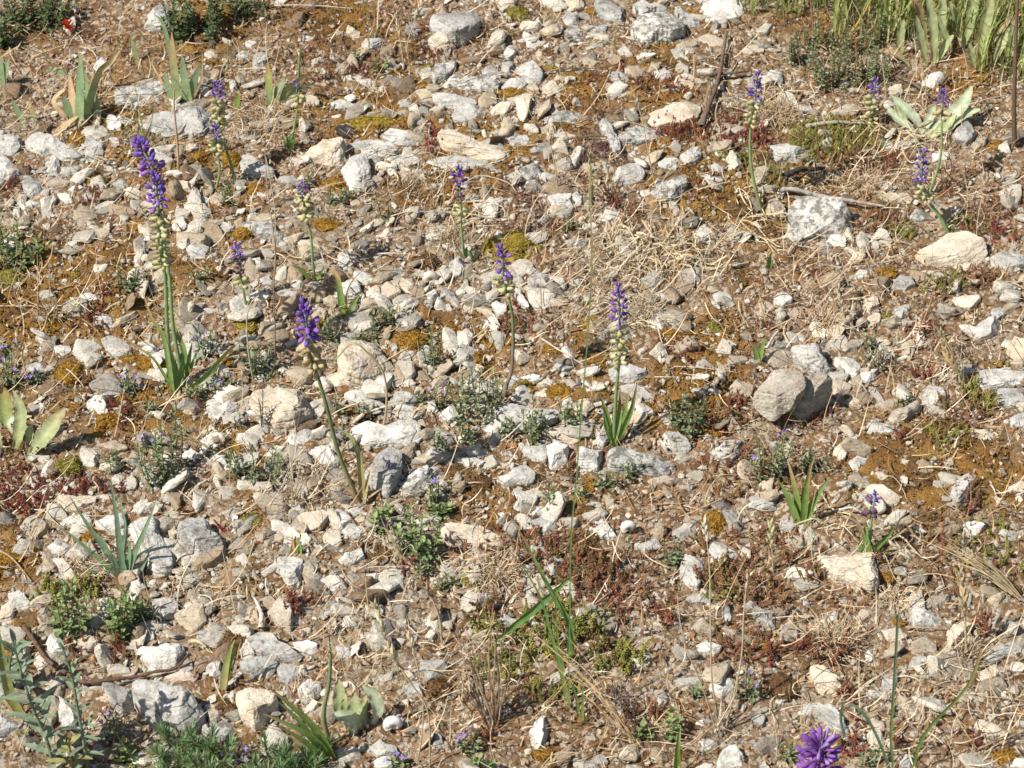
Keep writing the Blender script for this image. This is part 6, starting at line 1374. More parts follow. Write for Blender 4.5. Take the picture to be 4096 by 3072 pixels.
def herb(kind, c, x, y, w, h, label=None, nst=None, seed=0):
    desc, col, LL, WW, dens = HERBS[kind]; pb = src(c, x, y + h * .5); b = ground_at(pb); px = K * np.linalg.norm(b - CAM) * SC; wd, ht = w * px, h * px * .95
    rg = np.random.default_rng(int(x * 13 + y * 7 + ord(c))); ns = nst or int(np.clip(w / 24, 2, 26)); S = Acc(); Lp, Ld, LT, Ll, tips = [], [], [], [], []
    for k in range(ns):
        fx = rg.uniform(-.5, .5) if ns > 1 else 0; dep = rg.uniform(-.35, .5) * wd; hh = ht * rg.uniform(.5, 1.1) * (1 - .4 * abs(fx)); s0 = b + E1 * fx * wd * .45 + E2 * (dep * .6 + .002)
        s0[2] = gz(s0[0], s0[1])[0] - .002; top = s0 + E1 * fx * wd * .5 + np.array([rg.normal(0, .10) * hh, rg.normal(0, .15) * hh, hh])
        mid = (s0 + top) / 2 + np.array([fx * wd * .12, 0, -.05 * hh]); P = smooth_line(np.array([s0, mid, top]), 9); V, F = tube(P, .0008 * (1.1 - .6 * np.linspace(0, 1, 9)), 5); S.add(V, F, np.array((0.17, 0.16, 0.08)) * rg.uniform(.8, 1.2))
        npair = max(4, int(dens * hh / .03)); T = frames(P)
        for j in range(npair):
            u = .10 + .90 * ((j + rg.uniform(0, .4)) / npair) ** .7; i = min(int(u * 8), 7); p = P[i] + (P[i + 1] - P[i]) * (u * 8 - i); O = orient(T[i]); a = j * 1.571 + k
            for sgn in (0, math.pi) if kind != 's' else (rg.uniform(0, 6.28), rg.uniform(0, 6.28)):
                el = .1 + .9 * max(0, u - .55) / .45 + rg.normal(0, .2); hv = O[:, 0] * math.cos(a + sgn) + O[:, 1] * math.sin(a + sgn)
                Lp.append(p); Ld.append(hv * math.cos(el) + O[:, 2] * math.sin(el)); Ll.append(LL * rg.uniform(.7, 1.2) * (1.1 - .5 * u)); q = rg.uniform(.72, 1.3); LT.append(np.array(col) * q * np.array([1 + .25 * (u - .3), 1 + .15 * (u - .3), 1]))
        tips.append((P[-1], T[-1]))
    name = {'b': 'leafy_bush', 'y': 'vetch_plant', 's': 'toadflax_plant', 'x': 'silvery_sprig'}.get(kind, 'leafy_herb')
    root = thing(name, b, label, 'bush' if kind == 'b' else 'herb', 'leafy herbs and bushes among the stones')
    obj('stems', S.mesh('stems', b, True), M_LEAF, root)
    A = Acc(); leaves_stamp(A, np.array(Lp), np.array(Ld), np.tile(np.array([[0, .1, 1.0]]), (len(Lp), 1)), np.array(Ll), np.array(Ll) * WW / LL, np.array(LT))
    obj('foliage', A.mesh('foliage', b), M_LEAF, root)
    if kind == 'v':
        for k, (p, d) in enumerate(tips[:4]):
            for j in range(1 + k % 2):
                v = orient(d) @ np.array([math.cos(k * 2 + j * 3), math.sin(k * 2 + j * 3), .8]); o = obj('flower', FLOWER, None, root); o.matrix_local = mat4(orient(v), p - d * .006 * j - b + v * .002, .0045)
    if label: LAND.append((label, src(c, x, y)))
    else: SPOTS.append((root, desc, src(c, x, y)))
herb('b', 'A', 1230, 90, 380, 260, 'dark leafy bush beside the pale pointed stone at the top left', 26); herb('b', 'A', 1560, 40, 300, 110, 'low dark leafy bush at the top edge right of the pointed-stone bush', 18)
herb('b', 'A', 210, 70, 520, 220, 'wide dull green bush in the top left corner', 30); herb('b', 'A', 40, 200, 120, 220, 'small dark bush on the left edge under the corner bush', 8)
for q in (('C', 1000, 400, 330, 300, 25), ('C', 800, 300, 200, 250, 14), ('C', 1230, 380, 260, 300, 19), ('C', 1120, 250, 300, 260, 21), ('C', 900, 180, 260, 240, 16), ('C', 1300, 180, 200, 240, 14)): herb('y', *q[:5], None, q[5])
herb('x', 'D', 1650, 950, 180, 400, 'silvery stem with felted leaves before the orange-streaked boulder', 3); herb('x', 'D', 1520, 1030, 90, 170, 'small silvery shoot left of the felted silvery stem', 2); herb('x', 'E', 690, 1220, 120, 120, 'silvery shoot at the left of the green herbs on the long slab', 3); herb('x', 'I', 1840, 210, 40, 200, None, 1); herb('x', 'E', 400, 1640, 60, 120, None, 2); herb('x', 'F', 1300, 660, 280, 200, None, 8)
for q in """h D 770 150 210 210
h D 1270 150 120 150
h D 100 50 230 180
v D 50 720 190 330
v D 200 800 100 100
v D 1310 560 170 220
v D 820 830 130 190
h D 1620 660 300 260
v D 1400 820 150 150
h D 1050 1230 330 500
v D 960 1200 130 160
h D 700 1290 150 230
h D 1620 1320 380 330
h D 950 980 90 110
h D 2080 520 150 200
h D 1250 880 170 150
v D 2190 1180 70 110
h E 310 390 180 180
h E 600 590 150 350
h E 190 520 120 130
h E 100 560 70 100
h E 890 890 330 380
h E 850 1140 190 190
h E 1060 1090 110 170
h E 1230 1090 240 240
h E 1450 1030 220 240
h E 540 900 80 160
v E 640 930 80 180
h E 2120 1020 160 240
h E 1700 1430 120 190
h E 1850 1370 110 190
h E 1360 1560 190 180
v E 630 1500 130 220
v E 350 1390 130 200
h E 20 960 80 160
h E 600 1190 100 140
h E 150 1000 100 140
h E 1560 1520 100 110
r E 300 1640 90 110
r E 650 1640 180 100
h E 470 480 60 70
h F 100 1020 200 330
v F 590 1270 240 380
h F 890 1310 170 160
h F 1230 590 100 130
h F 1460 940 110 80
r G 440 650 230 420
r G 740 640 230 420
r G 860 660 170 200
v G 720 1360 130 260
r G 800 1590 200 120
h G 150 1460 60 70
r H 500 190 330 330
r H 300 80 150 160
h H 540 380 90 130
h H 690 480 120 120
v H 830 1470 130 220
v H 400 1600 150 130
r H 1930 1420 110 110
r H 2110 1390 130 190
h H 2100 280 120 220
h H 1830 240 60 70
r H 890 1640 180 70
v I 460 1120 150 250
h I 140 1160 70 110
h I 740 1550 110 180
h I 1250 1560 140 180
h I 20 310 60 150
r A 60 1470 170 330
r A 200 1540 180 230
h A 2120 1220 110 140
h A 1920 1130 70 110
h A 1420 1190 110 120
h A 1420 1260 130 90
h B 290 1330 90 180
h B 100 345 110 90
r B 270 400 110 90
h B 90 1210 130 110
h B 1480 1420 90 80
h C 860 1000 60 70
y C 600 1120 80 120
v D 20 620 60 80
h G 230 600 90 90""".splitlines():
    k, c, x, y, w, h = q.split(); herb(k, c, float(x), float(y), float(w), float(h))

def toadflax(label, stem, LL, WW, step, col=(0.24, 0.30, 0.20)):
    pp = pts(stem); b = ground_at(pp[0]); S = smooth_line(np.array([b] + [on_plane(p, b, -.05) for p in pp[1:]]), 40); rg = np.random.default_rng(int(pp[0][0])); T = frames(S)
    root = thing('toadflax_plant', b, label, 'herb', 'grey-green toadflax sprigs'); V, F = tube(S, .0019 * (1.15 - .6 * np.linspace(0, 1, 40)), 6); obj('stem', make_mesh('stem', V - b, F, np.array(col) * .95, True), M_LEAF, root)
    tot = np.linalg.norm(np.diff(S, axis=0), axis=1).sum(); n = int(tot / step); A = Acc()
    for k in range(n):
        u = .08 + .92 * k / n; i = min(int(u * 39), 38); O = orient(T[i]); a = k * 2.4 + rg.normal(0, .3); el = .30 + .55 * u ** 2 + rg.normal(0, .12); d = (O[:, 0] * math.cos(a) + O[:, 1] * math.sin(a)) * math.cos(el) + O[:, 2] * math.sin(el); L = 1.35 * LL * rg.uniform(.8, 1.15) * (1.05 - .5 * u ** 2)
        P = np.array([S[i], S[i] + d * L * .5, S[i] + d * L - NN * L * .12]); Q = smooth_line(P, 8); t = np.linspace(0, 1, 8); pr = np.sin(math.pi * (t * .9 + .06)) ** .8
        V, F = ribbon(Q, 1.15 * WW * pr, np.cross(d, O[:, 2] + .01), .3); A.add(V, F, np.array(col) * rg.uniform(.8, 1.2))
    obj('foliage', A.mesh('foliage', b, True), M_LEAF, root); LAND.append((label, pp[len(pp) // 2]))
toadflax('robust grey-green toadflax with pointed leaves in the bottom left corner', 'G350,1680 290,1470 230,1330 170,1170 120,1000 85,870', .026, .0036, .0052)
toadflax('thinner toadflax sprig right of the robust one at the bottom left', 'G560,1680 530,1500 490,1280 455,1080 410,940 380,870', .017, .0023, .0046)
toadflax('short toadflax shoot behind the robust one at the left edge', 'G90,1200 60,1050 75,930 100,850', .022, .0034, .0055, (0.20, 0.27, 0.17)); toadflax('yellowing toadflax shoot at the bottom edge between the other two', 'G440,1700 450,1600 430,1480', .022, .0034, .006, (0.40, 0.39, 0.16))

# cypress spurge: needle plumes
for k, (c, x, y, w, lab) in enumerate((('G', 1130, 1590, 200, 'needle-leaved spurge plume left of the pair at the bottom edge'), ('G', 1330, 1640, 260, 'widest needle-leaved spurge clump at the bottom edge'), ('G', 1700, 1660, 220, 'needle-leaved spurge with violet blooms beside it at the bottom edge'), ('G', 1930, 1600, 200, 'needle-leaved spurge plume under the drooping leaf fan'))):
    p = src(c, x, y + 75); b = ground_at(p); px = K * np.linalg.norm(b - CAM) * SC; root = thing('spurge_plant', b, lab, 'spurge', 'needle-leaved spurge plants at the bottom edge'); rg = np.random.default_rng(k); S = Acc(); A = Acc()
    for j in range(6 + w // 50):
        a = rg.uniform(-.5, .5); s0 = b + E1 * a * w * px * .6 + E2 * rg.uniform(-.02, .03); top = s0 + np.array([a * .03, rg.normal(0, .006), rg.uniform(.012, .030)]); Q = smooth_line(np.array([s0, (s0 + top) / 2, top]), 6); V, F = tube(Q, .0012, 5); S.add(V, F, (0.18, 0.20, 0.07)); T = frames(Q)
        n = 46; u = rg.random(n) ** .7; i = np.minimum((u * 5).astype(int), 4); pos = Q[i] + (Q[i + 1] - Q[i]) * (u * 5 - i)[:, None]; aa = rg.uniform(0, 6.283, n); el = .2 + 1.0 * u ** 2; O = orient(T[3])
        d = (O[:, 0][None] * np.cos(aa)[:, None] + O[:, 1][None] * np.sin(aa)[:, None]) * np.cos(el)[:, None] + O[:, 2][None] * np.sin(el)[:, None]; L = rg.uniform(.010, .019, n)
        leaves_stamp(A, pos, d, np.tile([[0.1, .2, 1.0]], (n, 1)), L, np.full(n, .0008), np.array((0.21, 0.31, 0.14)) * rg.uniform(.75, 1.35, (n, 1)))
    obj('stems', S.mesh('stems', b, True), M_LEAF, root); obj('foliage', A.mesh('foliage', b), M_LEAF, root); LAND.append((lab, src(c, x, y)))
herb('v', 'G', 1560, 1610, 130, 130, None, 4); herb('v', 'G', 1440, 1560, 80, 100, None, 2); herb('v', 'G', 600, 1650, 60, 80, None, 2)

# ------------------------------------------------------------------ moss cushions
MC = {'o': ((0.30, 0.165, 0.03), 'orange-brown moss cushion'), 'y': ((0.31, 0.225, 0.04), 'yellow-olive moss cushion'), 'b': ((0.17, 0.10, 0.045), 'dark brown moss cushion'), 'e': ((0.22, 0.19, 0.045), 'olive moss cushion')}
def cushion(kind, c, x, y, w, h, label=None, flat=None):
    flat = flat or (.38 if kind == 'b' else .55)
    p = src(c, x, y); col, desc = MC[kind]; b = ground_at(p, 0.0); px = K * np.linalg.norm(b - CAM) * SC; a, bb = w * px * .5, h * px * .5 / .72
    seed = int(x * 3 + y * 11 + ord(c)); rg = np.random.default_rng(seed); D, F = ico(4 if w < 110 else 5); s = D * 1.0
    lump = 1 + .26 * vnoise(D * 1.7 + seed % 97, 3) + .15 * vnoise(D * 4.5 + seed % 89, 4) + .05 * vnoise(D * 14 + seed % 83, 8) + .035 * vnoise(D * 34, 9)
    V = s * lump[:, None] * np.array([a, bb, min(a, bb) * flat]); W = V[:, :1] * E1 + V[:, 1:2] * E2 + V[:, 2:] * NN
    tn = np.array(col) * (1 + .22 * vnoise(D * 6, seed))[:, None]; acc = Acc(); acc.add(W, F, tn)
    n = int(np.clip(w * h / 22, 120, 2600)); k = rg.choice(np.where(D[:, 2] > -.2)[0], n); q = W[k]; nd = D[k][:, :1] * E1 + D[k][:, 1:2] * E2 + D[k][:, 2:] * NN + rg.normal(0, .45, (n, 3)); nd /= np.linalg.norm(nd, axis=1)[:, None]
    L = rg.uniform(.0012, .0030, n)[:, None]; sd = np.cross(nd, rg.normal(0, 1, (n, 3))); sd /= np.linalg.norm(sd, axis=1)[:, None]; q = q + rg.normal(0, .0008, (n, 3))
    acc.add(np.stack([q - sd * .0007, q + sd * .0007, q + nd * L], 1).reshape(-1, 3), np.arange(n * 3).reshape(-1, 3), np.repeat(np.array(col) * rg.uniform(.65, 1.5, (n, 1)), 3, 0))
    o = obj('moss_cushion', acc.mesh('moss_cushion'), M_MOSS, None, b); tag(o, label, 'moss', 'moss cushions between the stones')
    if label: LAND.append((label, p))
    else: SPOTS.append((o, ('large ' if w > 135 else 'small ' if w < 75 else '') + desc, p))
cushion('o', 'D', 950, 735, 205, 125, 'round orange-brown moss dome left of the tallest hyacinth base'); cushion('y', 'B', 1100, 1570, 330, 185, 'large yellow-olive moss cushion behind the bare-stemmed hyacinth', .5)
cushion('o', 'D', 690, 1090, 165, 120, 'brown moss dome in front of the white smooth stone at left'); cushion('o', 'E', 1410, 905, 165, 110, 'wide orange-brown moss dome behind the long white slab'); cushion('b', 'G', 1480, 890, 160, 170, 'brown moss clump crusted on a stone behind the lone green blade', .7); cushion('b', 'H', 640, 1165, 135, 135, 'round brown moss ball below the pale stones, lower centre', .8)
for q in MOSS_ROWS.splitlines():
    k, c, x, y, w, h = q.split(); cushion(k, c, float(x), float(y), float(w), float(h))

# ------------------------------------------------------------------ twigs, sticks, shells
def twig(name, label, paths, r, col, lay=1.0, mat=None, cat='twig', group='twigs and dry stems on the ground'):
    root = None; acc = Acc(); q0 = pts(paths[0])[0]; b = ground_at(q0)
    for k, s in enumerate(paths):
        P = np.array([ground_at(p, r * .8) + NN * (.004 + .003 * (j % 2)) for j, p in enumerate(pts(s))]); S = smooth_line(P, max(10, 6 * len(P))); n = len(S); rr = .5 * r * (0.75 ** k) * (1.1 - .55 * np.linspace(0, 1, n)) * (1 + .15 * np.sin(np.arange(n) * 1.7)); V, F = tube(S, rr, 7); acc.add(V, F, np.array(col) * (1 + .15 * np.sin(np.arange(len(V)) * .37))[:, None])
    o = obj(name, acc.mesh(name, b, True), mat or M_WOOD, None, b); tag(o, label, cat, group); LAND.append((label, pts(paths[0])[len(pts(paths[0])) // 2])); return o
BRN = (0.16, 0.115, 0.085); GRY = (0.36, 0.32, 0.27); PAL_ = (0.58, 0.50, 0.38)
twig('branched_twig', 'branching brown woody twig in front of the flat tan stones, right of centre', ['C175,815 215,700 255,590 290,480 310,350 330,225', 'C290,480 230,500 160,490', 'C290,480 380,485 480,462', 'C310,350 350,370 345,440', 'C215,700 230,600 225,500', 'C250,620 270,700 265,780', 'C200,740 170,640 190,560'], .0072, BRN)
twig('dark_twig', 'dark stick slanting behind the open mullein rosette', ['C1410,495 1520,560 1650,645'], .006, BRN); twig('dark_twig', 'short dark stick right of the rectangular white stone at right', ['C1680,555 1720,515 1765,490'], .005, BRN)
twig('charred_stick', 'short charred black stick with a pale broken end', ['C695,1130 790,1100 870,1085 955,1090'], .0085, (0.055, 0.045, 0.04)); twig('weathered_stick', 'long weathered grey stick behind the lichen-mottled boulder', ['C665,1215 760,1225 900,1250 1080,1290 1330,1320'], .0065, GRY)
twig('weathered_stick', 'weathered grey stick behind the green stonecrop bed', ['C830,815 1000,800 1200,795'], .006, GRY); twig('straw_stalk', 'long straight white straw at the top left of centre', ['A1725,50 1950,60 2230,68'], .0022, (0.62, 0.55, 0.43), 0, M_STRAW)
twig('dark_twig', 'thin dark twig beneath the two bright white chips', ['B1320,465 1500,458 1650,445 1770,430'], .0026, BRN); twig('dark_twig', 'thin dark twig left of the purple-red stonecrop mat', ['B1520,885 1640,886 1765,892'], .0024, BRN)
twig('brown_root', 'long brown root winding behind the biggest craggy grey rock', ['G155,785 220,880 300,990 400,1070 520,1130 700,1128 850,1100 980,1080 1100,1050 1160,1010 1195,955'], .0052, (0.14, 0.085, 0.06)); twig('brown_root', 'light brown root end curling in front of the oval brown moss clump', ['G1230,1100 1250,1040 1330,990 1390,930'], .003, (0.32, 0.21, 0.13))
twig('straw_stalk', 'long pale dry stem lying across gravel below the small purple hyacinth', ['B330,1385 450,1365 600,1355 800,1375 1020,1402'], .0022, PAL_, 0, M_STRAW); twig('straw_stalk', 'bent pale stem hooked beside the small purple hyacinth bells', ['B810,1292 920,1298 1010,1310 1050,1345 1058,1390'], .0024, PAL_, 0, M_STRAW); twig('straw_stalk', 'arched pale straw in front of the long cream slab', ['B800,1170 900,1138 1010,1145 1090,1190 1125,1225'], .0016, PAL_, 0, M_STRAW)
twig('pale_stick', 'pale straight stick pointing at the leafy hyacinth from the left', ['E1285,572 1400,660 1550,740'], .0026, (0.50, 0.44, 0.36)); twig('pale_stick', 'short white stick with a rough end beside the V-shaped leaf pair', ['F582,640 620,585 662,520'], .0034, (0.62, 0.57, 0.50)); twig('straw_stalk', 'thin straw line below the V-shaped leaf pair', ['F0,752 150,770 400,790'], .0013, PAL_, 0, M_STRAW)
twig('pale_stick', 'pale stick lying at the left of the lone row of white pebbles, centre left', ['E250,40 360,48 480,45'], .0022, (0.62, 0.55, 0.46)); twig('dark_twig', 'dark twig lying left of the thin straw in the left brown patch', ['A460,245 530,225 600,212'], .0028, BRN); twig('straw_stalk', 'long straw lying behind the mullein rosette to the right', ['C1790,705 1950,660 2110,615'], .0022, PAL_, 0, M_STRAW)
twig('straw_stalk', 'thin straw from the leaf tuft to the right in the lower right', ['I1460,785 1600,800 1770,800'], .0020, (0.42, 0.34, 0.25), 0, M_STRAW); twig('straw_stalk', 'pale blade lying right of the bushy green tuft', ['I1040,45 1120,42 1195,70'], .0030, (0.66, 0.62, 0.54), 0, M_STRAW); twig('straw_stalk', 'thin straw crossing the front of the lichen-mottled boulder', ['C720,1615 840,1510 1000,1515 1300,1530 1500,1560'], .0014, PAL_, 0, M_STRAW)
twig('pale_stick', 'white stick behind the long smooth grey stone, standing like a bone', ['G1650,790 1655,720 1630,640 1610,610'], .0055, (0.60, 0.54, 0.44)); twig('pale_stick', 'short tan peg in front of the grey slaty stone at lower left', ['G1215,870 1260,890 1305,910'], .0042, (0.55, 0.44, 0.28)); twig('straw_stalk', 'long straw between the moss pair and the large grey stone', ['G200,40 290,65 340,110 390,160'], .0016, (0.60, 0.52, 0.4), 0, M_STRAW)
twig('brown_stalk', 'brown curved blade arching at the left edge below the orange mosses', ['G0,300 80,360 150,430 205,510'], .003, (0.36, 0.25, 0.14), 0, M_STRAW); twig('dark_twig', 'dark twig resting on the blotched boulder at the top', ['B1865,195 1950,115 2030,45'], .0022, BRN); twig('straw_stalk', 'brown root-like stem in the lower right corner', ['I1920,1555 2050,1510 2212,1450'], .0024, (0.36, 0.27, 0.17), 0, M_STRAW); twig('straw_stalk', 'thin pale straw on the left edge by the flat grey stones', ['A-20,1312 50,1325 120,1332'], .0013, PAL_, 0, M_STRAW); twig('straw_stalk', 'long thin straw lying above the herbs at the left edge', ['D-10,370 180,380 420,375'], .0011, PAL_, 0, M_STRAW)

def shell(label, c, x, y, r, col):
    p = src(c, x, y); o_ = ground_at(p, r * .75); S = []; n = 110
    for k in range(n):
        u = k / (n - 1); a = u * 6.283 * 2.6; R = r * .62 * u ** 1.2; S.append(E1 * R * math.cos(a) + NN * R * math.sin(a) - E2 * r * .55 * (1 - u) ** .8 * -1)
    V, F = tube(np.array(S), r * .58 * np.linspace(.1, 1, n) ** .9, 12); t = np.repeat(np.linspace(0, 1, n), 12)
    o = obj('snail_shell', make_mesh('snail_shell', V, F, np.array(col) * (1 - .12 * (np.sin(t * 60) > .6))[:, None], True), M_SHELL, None, o_); tag(o, label, 'snail shell', 'snail shells'); LAND.append((label, p))
shell('bleached white snail shell at the bottom left of centre, below the tan ear', 'H', 355, 1385, .0098, (0.74, 0.73, 0.70)); shell('small cream snail shell on brown moss left of the bare-stemmed hyacinth', 'E', 590, 178, .0095, (0.62, 0.54, 0.43)); shell('small white snail shell right of the tall green grass stalk', 'H', 1843, 140, .0085, (0.72, 0.68, 0.60)); shell('tiny brown snail shell among the russet tuft at right', 'F', 1195, 465, .0075, (0.34, 0.27, 0.21))
# pebble-like dark snails at the back are stones; red petals at the back left
p = src('A', 437, 225); b = ground_at(p); acc = Acc(); rg = np.random.default_rng(5)
for k in range(7):
    a = k * .9; d = np.array([math.cos(a), math.sin(a) * .5, rg.uniform(.2, 1.6)]); d *= rg.uniform(.010, .019) / np.linalg.norm(d); s = np.cross(d, [0, 0, 1.0]); s /= np.linalg.norm(s) + 1e-9; o = np.array([0, 0, .004 + .002 * k])
    acc.add(np.array([o, o + d * .5 + s * .006, o + d, o + d * .5 - s * .006]), np.array([(0, 1, 2), (0, 2, 3)]), np.array((0.62, 0.07, 0.02)) * rg.uniform(.7, 1.1))
o = obj('red_petals', acc.mesh('red_petals'), M_PETAL, None, b); tag(o, 'bright orange-red withered flower at the back left', 'flower')
# white seed fluff
for c, x, y, r, lab in (('B', 470, 190, .016, 'tuft of white seed fluff left of the big back boulder'), ('H', 920, 600, .011, 'small white seed fluff among the red stonecrop, lower centre')):
    b = ground_at(src(c, x, y), r * .6); rg = np.random.default_rng(3); acc = Acc()
    for k in range(420):
        d = rg.normal(0, 1, 3); d /= np.linalg.norm(d); s = np.cross(d, rg.normal(0, 1, 3)); s /= np.linalg.norm(s); q = d * r * rg.uniform(0, .5); e = q + d * r * rg.uniform(.3, .6); acc.add(np.array([q - s * .0004, q + s * .0004, e]), np.array([(0, 1, 2)]), (0.62, 0.60, 0.57))
    o = obj('seed_fluff', acc.mesh('seed_fluff'), M_STRAW, None, b); tag(o, lab, 'seed fluff', 'white seed fluff')

# ------------------------------------------------------------------ meadow grass beyond the stones, upper right
acc = Acc(); n = 26000; gx_ = rng.uniform(.12, 1.0, n); gy_ = rng.uniform(.25, 1.15, n); P = np.stack([gx_, gy_, gz(gx_, gy_)], 1); uv = project(P); x0, y0 = ORG['C']
cx = (uv[:, 0] - x0) / SC; cy = (uv[:, 1] - y0) / SC
lim = np.where(cx > 1900, 560, np.where(cx > 1000, 330, 170)); dd = np.clip((lim - cy) / 160, 0, 1) * np.clip((cx - 330) / 300, 0, 1); k = rng.random(n) < dd * np.where(cx < 1000, .7, .95); P = P[k]; n = len(P)
m = 6; tt = np.linspace(0, 1, m); L = rng.uniform(.03, .115, n); a = rng.uniform(0, 6.283, n); cv = rng.uniform(.1, .9, n); up = rng.normal(0, .2, n)
H = np.stack([np.cos(a), np.sin(a), 0 * a], 1); Q = P[:, None] + (H * (L * cv)[:, None])[:, None] * (tt ** 1.8)[None, :, None] + np.array([0, 0, 1.0]) * (L * (1 - .35 * cv))[:, None, None] * (tt ** .9)[None, :, None]
sd = np.stack([-np.sin(a), np.cos(a), 0 * a], 1) * rng.uniform(.0006, .0016, n)[:, None]; w = (1 - .85 * tt ** 2)[None, :, None]
V = np.stack([Q - sd[:, None] * w, Q + sd[:, None] * w], 2).reshape(-1, 3); b = (np.arange(n) * 2 * m)[:, None, None] + (np.arange(m - 1) * 2)[None, :, None]; F = np.concatenate([(b + np.array([0, 1, 3])).reshape(-1, 3), (b + np.array([0, 3, 2])).reshape(-1, 3)])
gc = np.array([(0.25, 0.31, 0.08), (0.32, 0.35, 0.11), (0.46, 0.40, 0.18), (0.19, 0.26, 0.08), (0.58, 0.46, 0.26)]); T = np.repeat((gc[rng.choice(5, n, p=[.3, .25, .18, .17, .1])] * rng.uniform(.8, 1.2, (n, 1)))[:, None], 2 * m, 1).reshape(-1, 3)
acc.add(V, F, T); o = obj('grass', acc.mesh('grass'), M_LEAF); tag(o, 'mixed green and tan meadow grass behind the stones, upper right', 'grass', None, 'stuff')
for s, r, lab in (('C700,180 690,60 665,-60', .0010, 'reddish bare grass stem left of its pair in the upper right grass'), ('C880,190 870,60 855,-80', .0012, 'reddish bare grass stem right of its pair in the upper right grass'), ('C1085,250 1180,120 1260,-30', .0018, 'orange-yellow slanting blade in the upper right grass'), ('C1345,180 1310,80 1280,-60', .0014, 'blue-green slender stalk left of the tall mullein clump'), ('C1160,520 1150,300 1130,60', .0010, 'thin brown stem rising through the vetch plants'), ('A1205,230 1200,100 1195,-60', .0012, 'green upright stalk in front of the dark leafy bush'), ('A1130,1075 1120,900 1100,680 1100,560', .0016, 'tan withered stalk left of the slanting violet hyacinth'), ('A1440,440 1442,350 1440,260', .0010, 'thin green stalk behind the round violet hyacinth'), ('A1885,560 1890,430 1900,290', .0020, 'dark green stalk rising through the small iris fan'), ('B200,330 195,150 185,-30', .0007, 'fine green stalk above the white stones at the back left'), ('B235,250 250,190 275,150', .0016, 'bright green little blade at the back left of the big boulder')):
    tn = ((0.34, 0.18, 0.10),) * 2 if 'reddish' in lab or 'brown' in lab else ((0.50, 0.33, 0.08),) * 2 if 'orange' in lab else ((0.5, 0.36, 0.22),) * 2 if 'tan' in lab else ((0.17, 0.24, 0.11), (0.2, 0.28, 0.13))
    stalk(lab, s, r, None, tn)

# ------------------------------------------------------------------ labels that name one thing each
def dirn(v):
    a = math.degrees(math.atan2(-v[1], v[0])); return ['right of', 'behind and right of', 'straight behind', 'behind and left of', 'left of', 'in front and left of', 'straight in front of', 'in front and right of'][int(((a + 22.5) % 360) // 45)]
SHORT = [(q, p) for q, p in LAND if 4 <= len(q.split()) <= 17]
lp = np.array([p for _, p in SHORT]); sp_ = np.array([s[2] for s in SPOTS])
sect = [[dirn(sp_[i] - lp[j]) for j in range(len(SHORT))] for i in range(len(SPOTS))]
dist = np.linalg.norm(sp_[:, None] - lp[None], axis=2)
def cut(q):     # shorten a landmark phrase to its first few words
    w = q.split(); out = []
    for x in w:
        if len(out) >= 3 and x.rstrip(',') in ('with', 'on', 'in', 'at', 'to', 'beside', 'behind', 'left', 'right', 'rising', 'standing', 'before', 'against', 'below', 'under', 'near', 'by', 'cut', 'leaning', 'whose', 'that', 'between', 'lying', 'slanting', 'slanted', 'half', 'above', 'and', 'from', 'among', 'of', 'around', 'across', 'beyond', 'over', 'pointing', 'running', 'sloping', 'blotched', 'mottled', 'where', 'streaked', 'tucked', 'crossed', 'down', 'radiating', 'winding', 'curving', 'curling', 'through', 'arching', 'hooked', 'rear', 'lower', 'upper', 'right', 'just', 'tapering', 'facets', 'dropping', 'up', 'resting', 'crossing', 'beneath', 'cupped'): break
        out.append(x.rstrip(','))
    return ' '.join(out)
short = [cut(q) for q, _ in SHORT]
cnt = {}
for q in short: cnt[q] = cnt.get(q, 0) + 1
heads = {}
ok_land = [j for j in range(len(SHORT)) if cnt[short[j]] == 1 and 3 <= len(short[j].split()) <= 7 and (-100 < lp[j][0] < 4200 and -60 < lp[j][1] < 3130)]
used = set(LABELS)
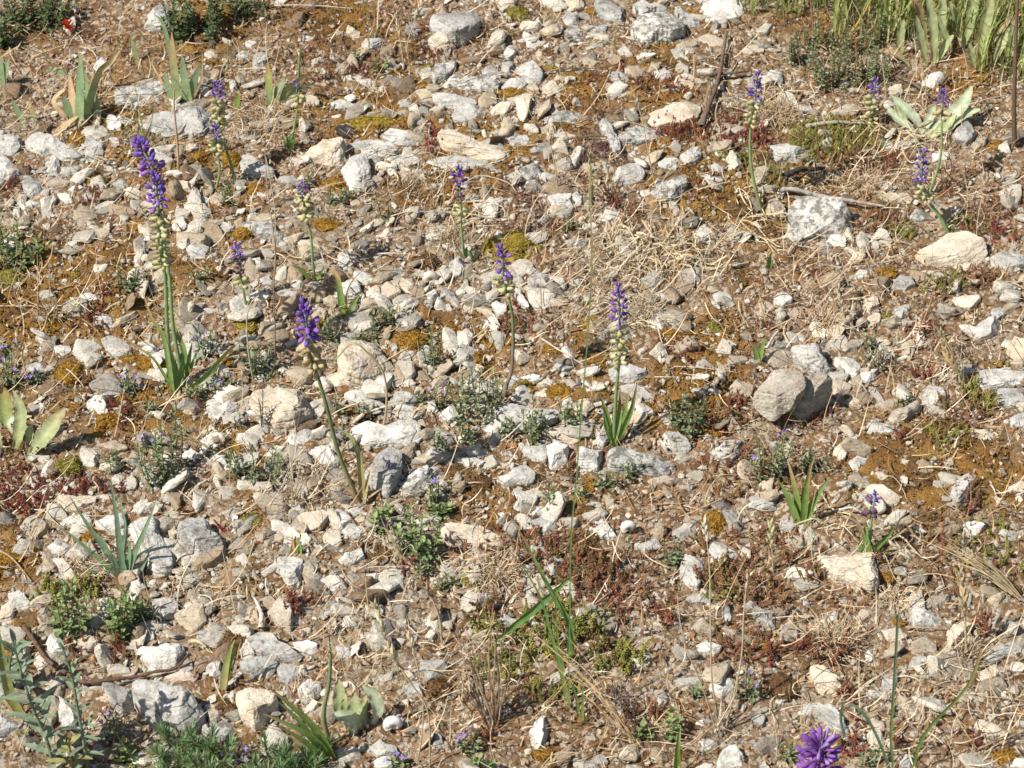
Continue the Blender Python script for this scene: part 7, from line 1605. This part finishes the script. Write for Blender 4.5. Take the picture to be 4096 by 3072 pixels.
for i, (ob, desc, p) in enumerate(SPOTS):
    done = False
    for rank, word in ((0, 'nearest '), (1, 'second '), (2, 'third ')):
        for j in sorted(ok_land, key=lambda j: dist[i, j])[:40 if rank == 0 else 12]:
            rivals = sorted((dist[k, j] for k in range(len(SPOTS)) if SPOTS[k][1] == desc and sect[k][j] == sect[i][j]))
            if rivals.index(dist[i, j]) == rank and dist[i, j] < 900:
                lab = '%s%s %s the %s' % (word, desc, sect[i][j], short[j])
                if 4 <= len(lab.split()) <= 16 and lab not in used: done = True; break
        if done: break
    if not done: lab = desc + ' among the loose stones'
    used.add(lab); ob['label'] = lab

# ------------------------------------------------------------------ camera, sun, sky
cd = bpy.data.cameras.new('camera'); cam = bpy.data.objects.new('camera', cd); C.objects.link(cam)
cam.location = CAM; cam.rotation_euler = (math.pi / 2 - PITCH, 0, 0); cd.sensor_width = 36; cd.lens = 36 * DIST / WIDE; cd.clip_start = .05; cd.clip_end = 400
cd.dof.use_dof = True; cd.dof.focus_distance = 2.95; cd.dof.aperture_fstop = 16
bpy.context.scene.camera = cam
EL, AZ = math.radians(44), math.radians(34)       # shadows fall to the right and away, AZ from +X towards +Y
dv = Vector((math.cos(AZ) * math.cos(EL), math.sin(AZ) * math.cos(EL), -math.sin(EL)))
sl = bpy.data.lights.new('sun', 'SUN'); sl.energy = 5.0; sl.angle = math.radians(.53); sl.color = (1.0, .95, .87)
so = bpy.data.objects.new('sun', sl); C.objects.link(so); so.rotation_euler = dv.to_track_quat('-Z', 'Y').to_euler(); so.location = (-3, -3, 4)
w = bpy.data.worlds.new('World'); bpy.context.scene.world = w; w.use_nodes = True; nt = w.node_tree
sk = nt.nodes.new('ShaderNodeTexSky'); sk.sky_type = 'NISHITA'; sk.sun_disc = False; sk.sun_elevation = EL
sk.sun_rotation = math.atan2(-dv.x, -dv.y)
nt.links.new(sk.outputs[0], nt.nodes['Background'].inputs['Color']); nt.nodes['Background'].inputs['Strength'].default_value = .07
sc = bpy.context.scene; sc.view_settings.view_transform = 'Standard'; sc.view_settings.look = 'None'; sc.view_settings.gamma = 1; sc.view_settings.exposure = 0.46
sc.cycles.max_bounces = 6; sc.cycles.transparent_max_bounces = 4
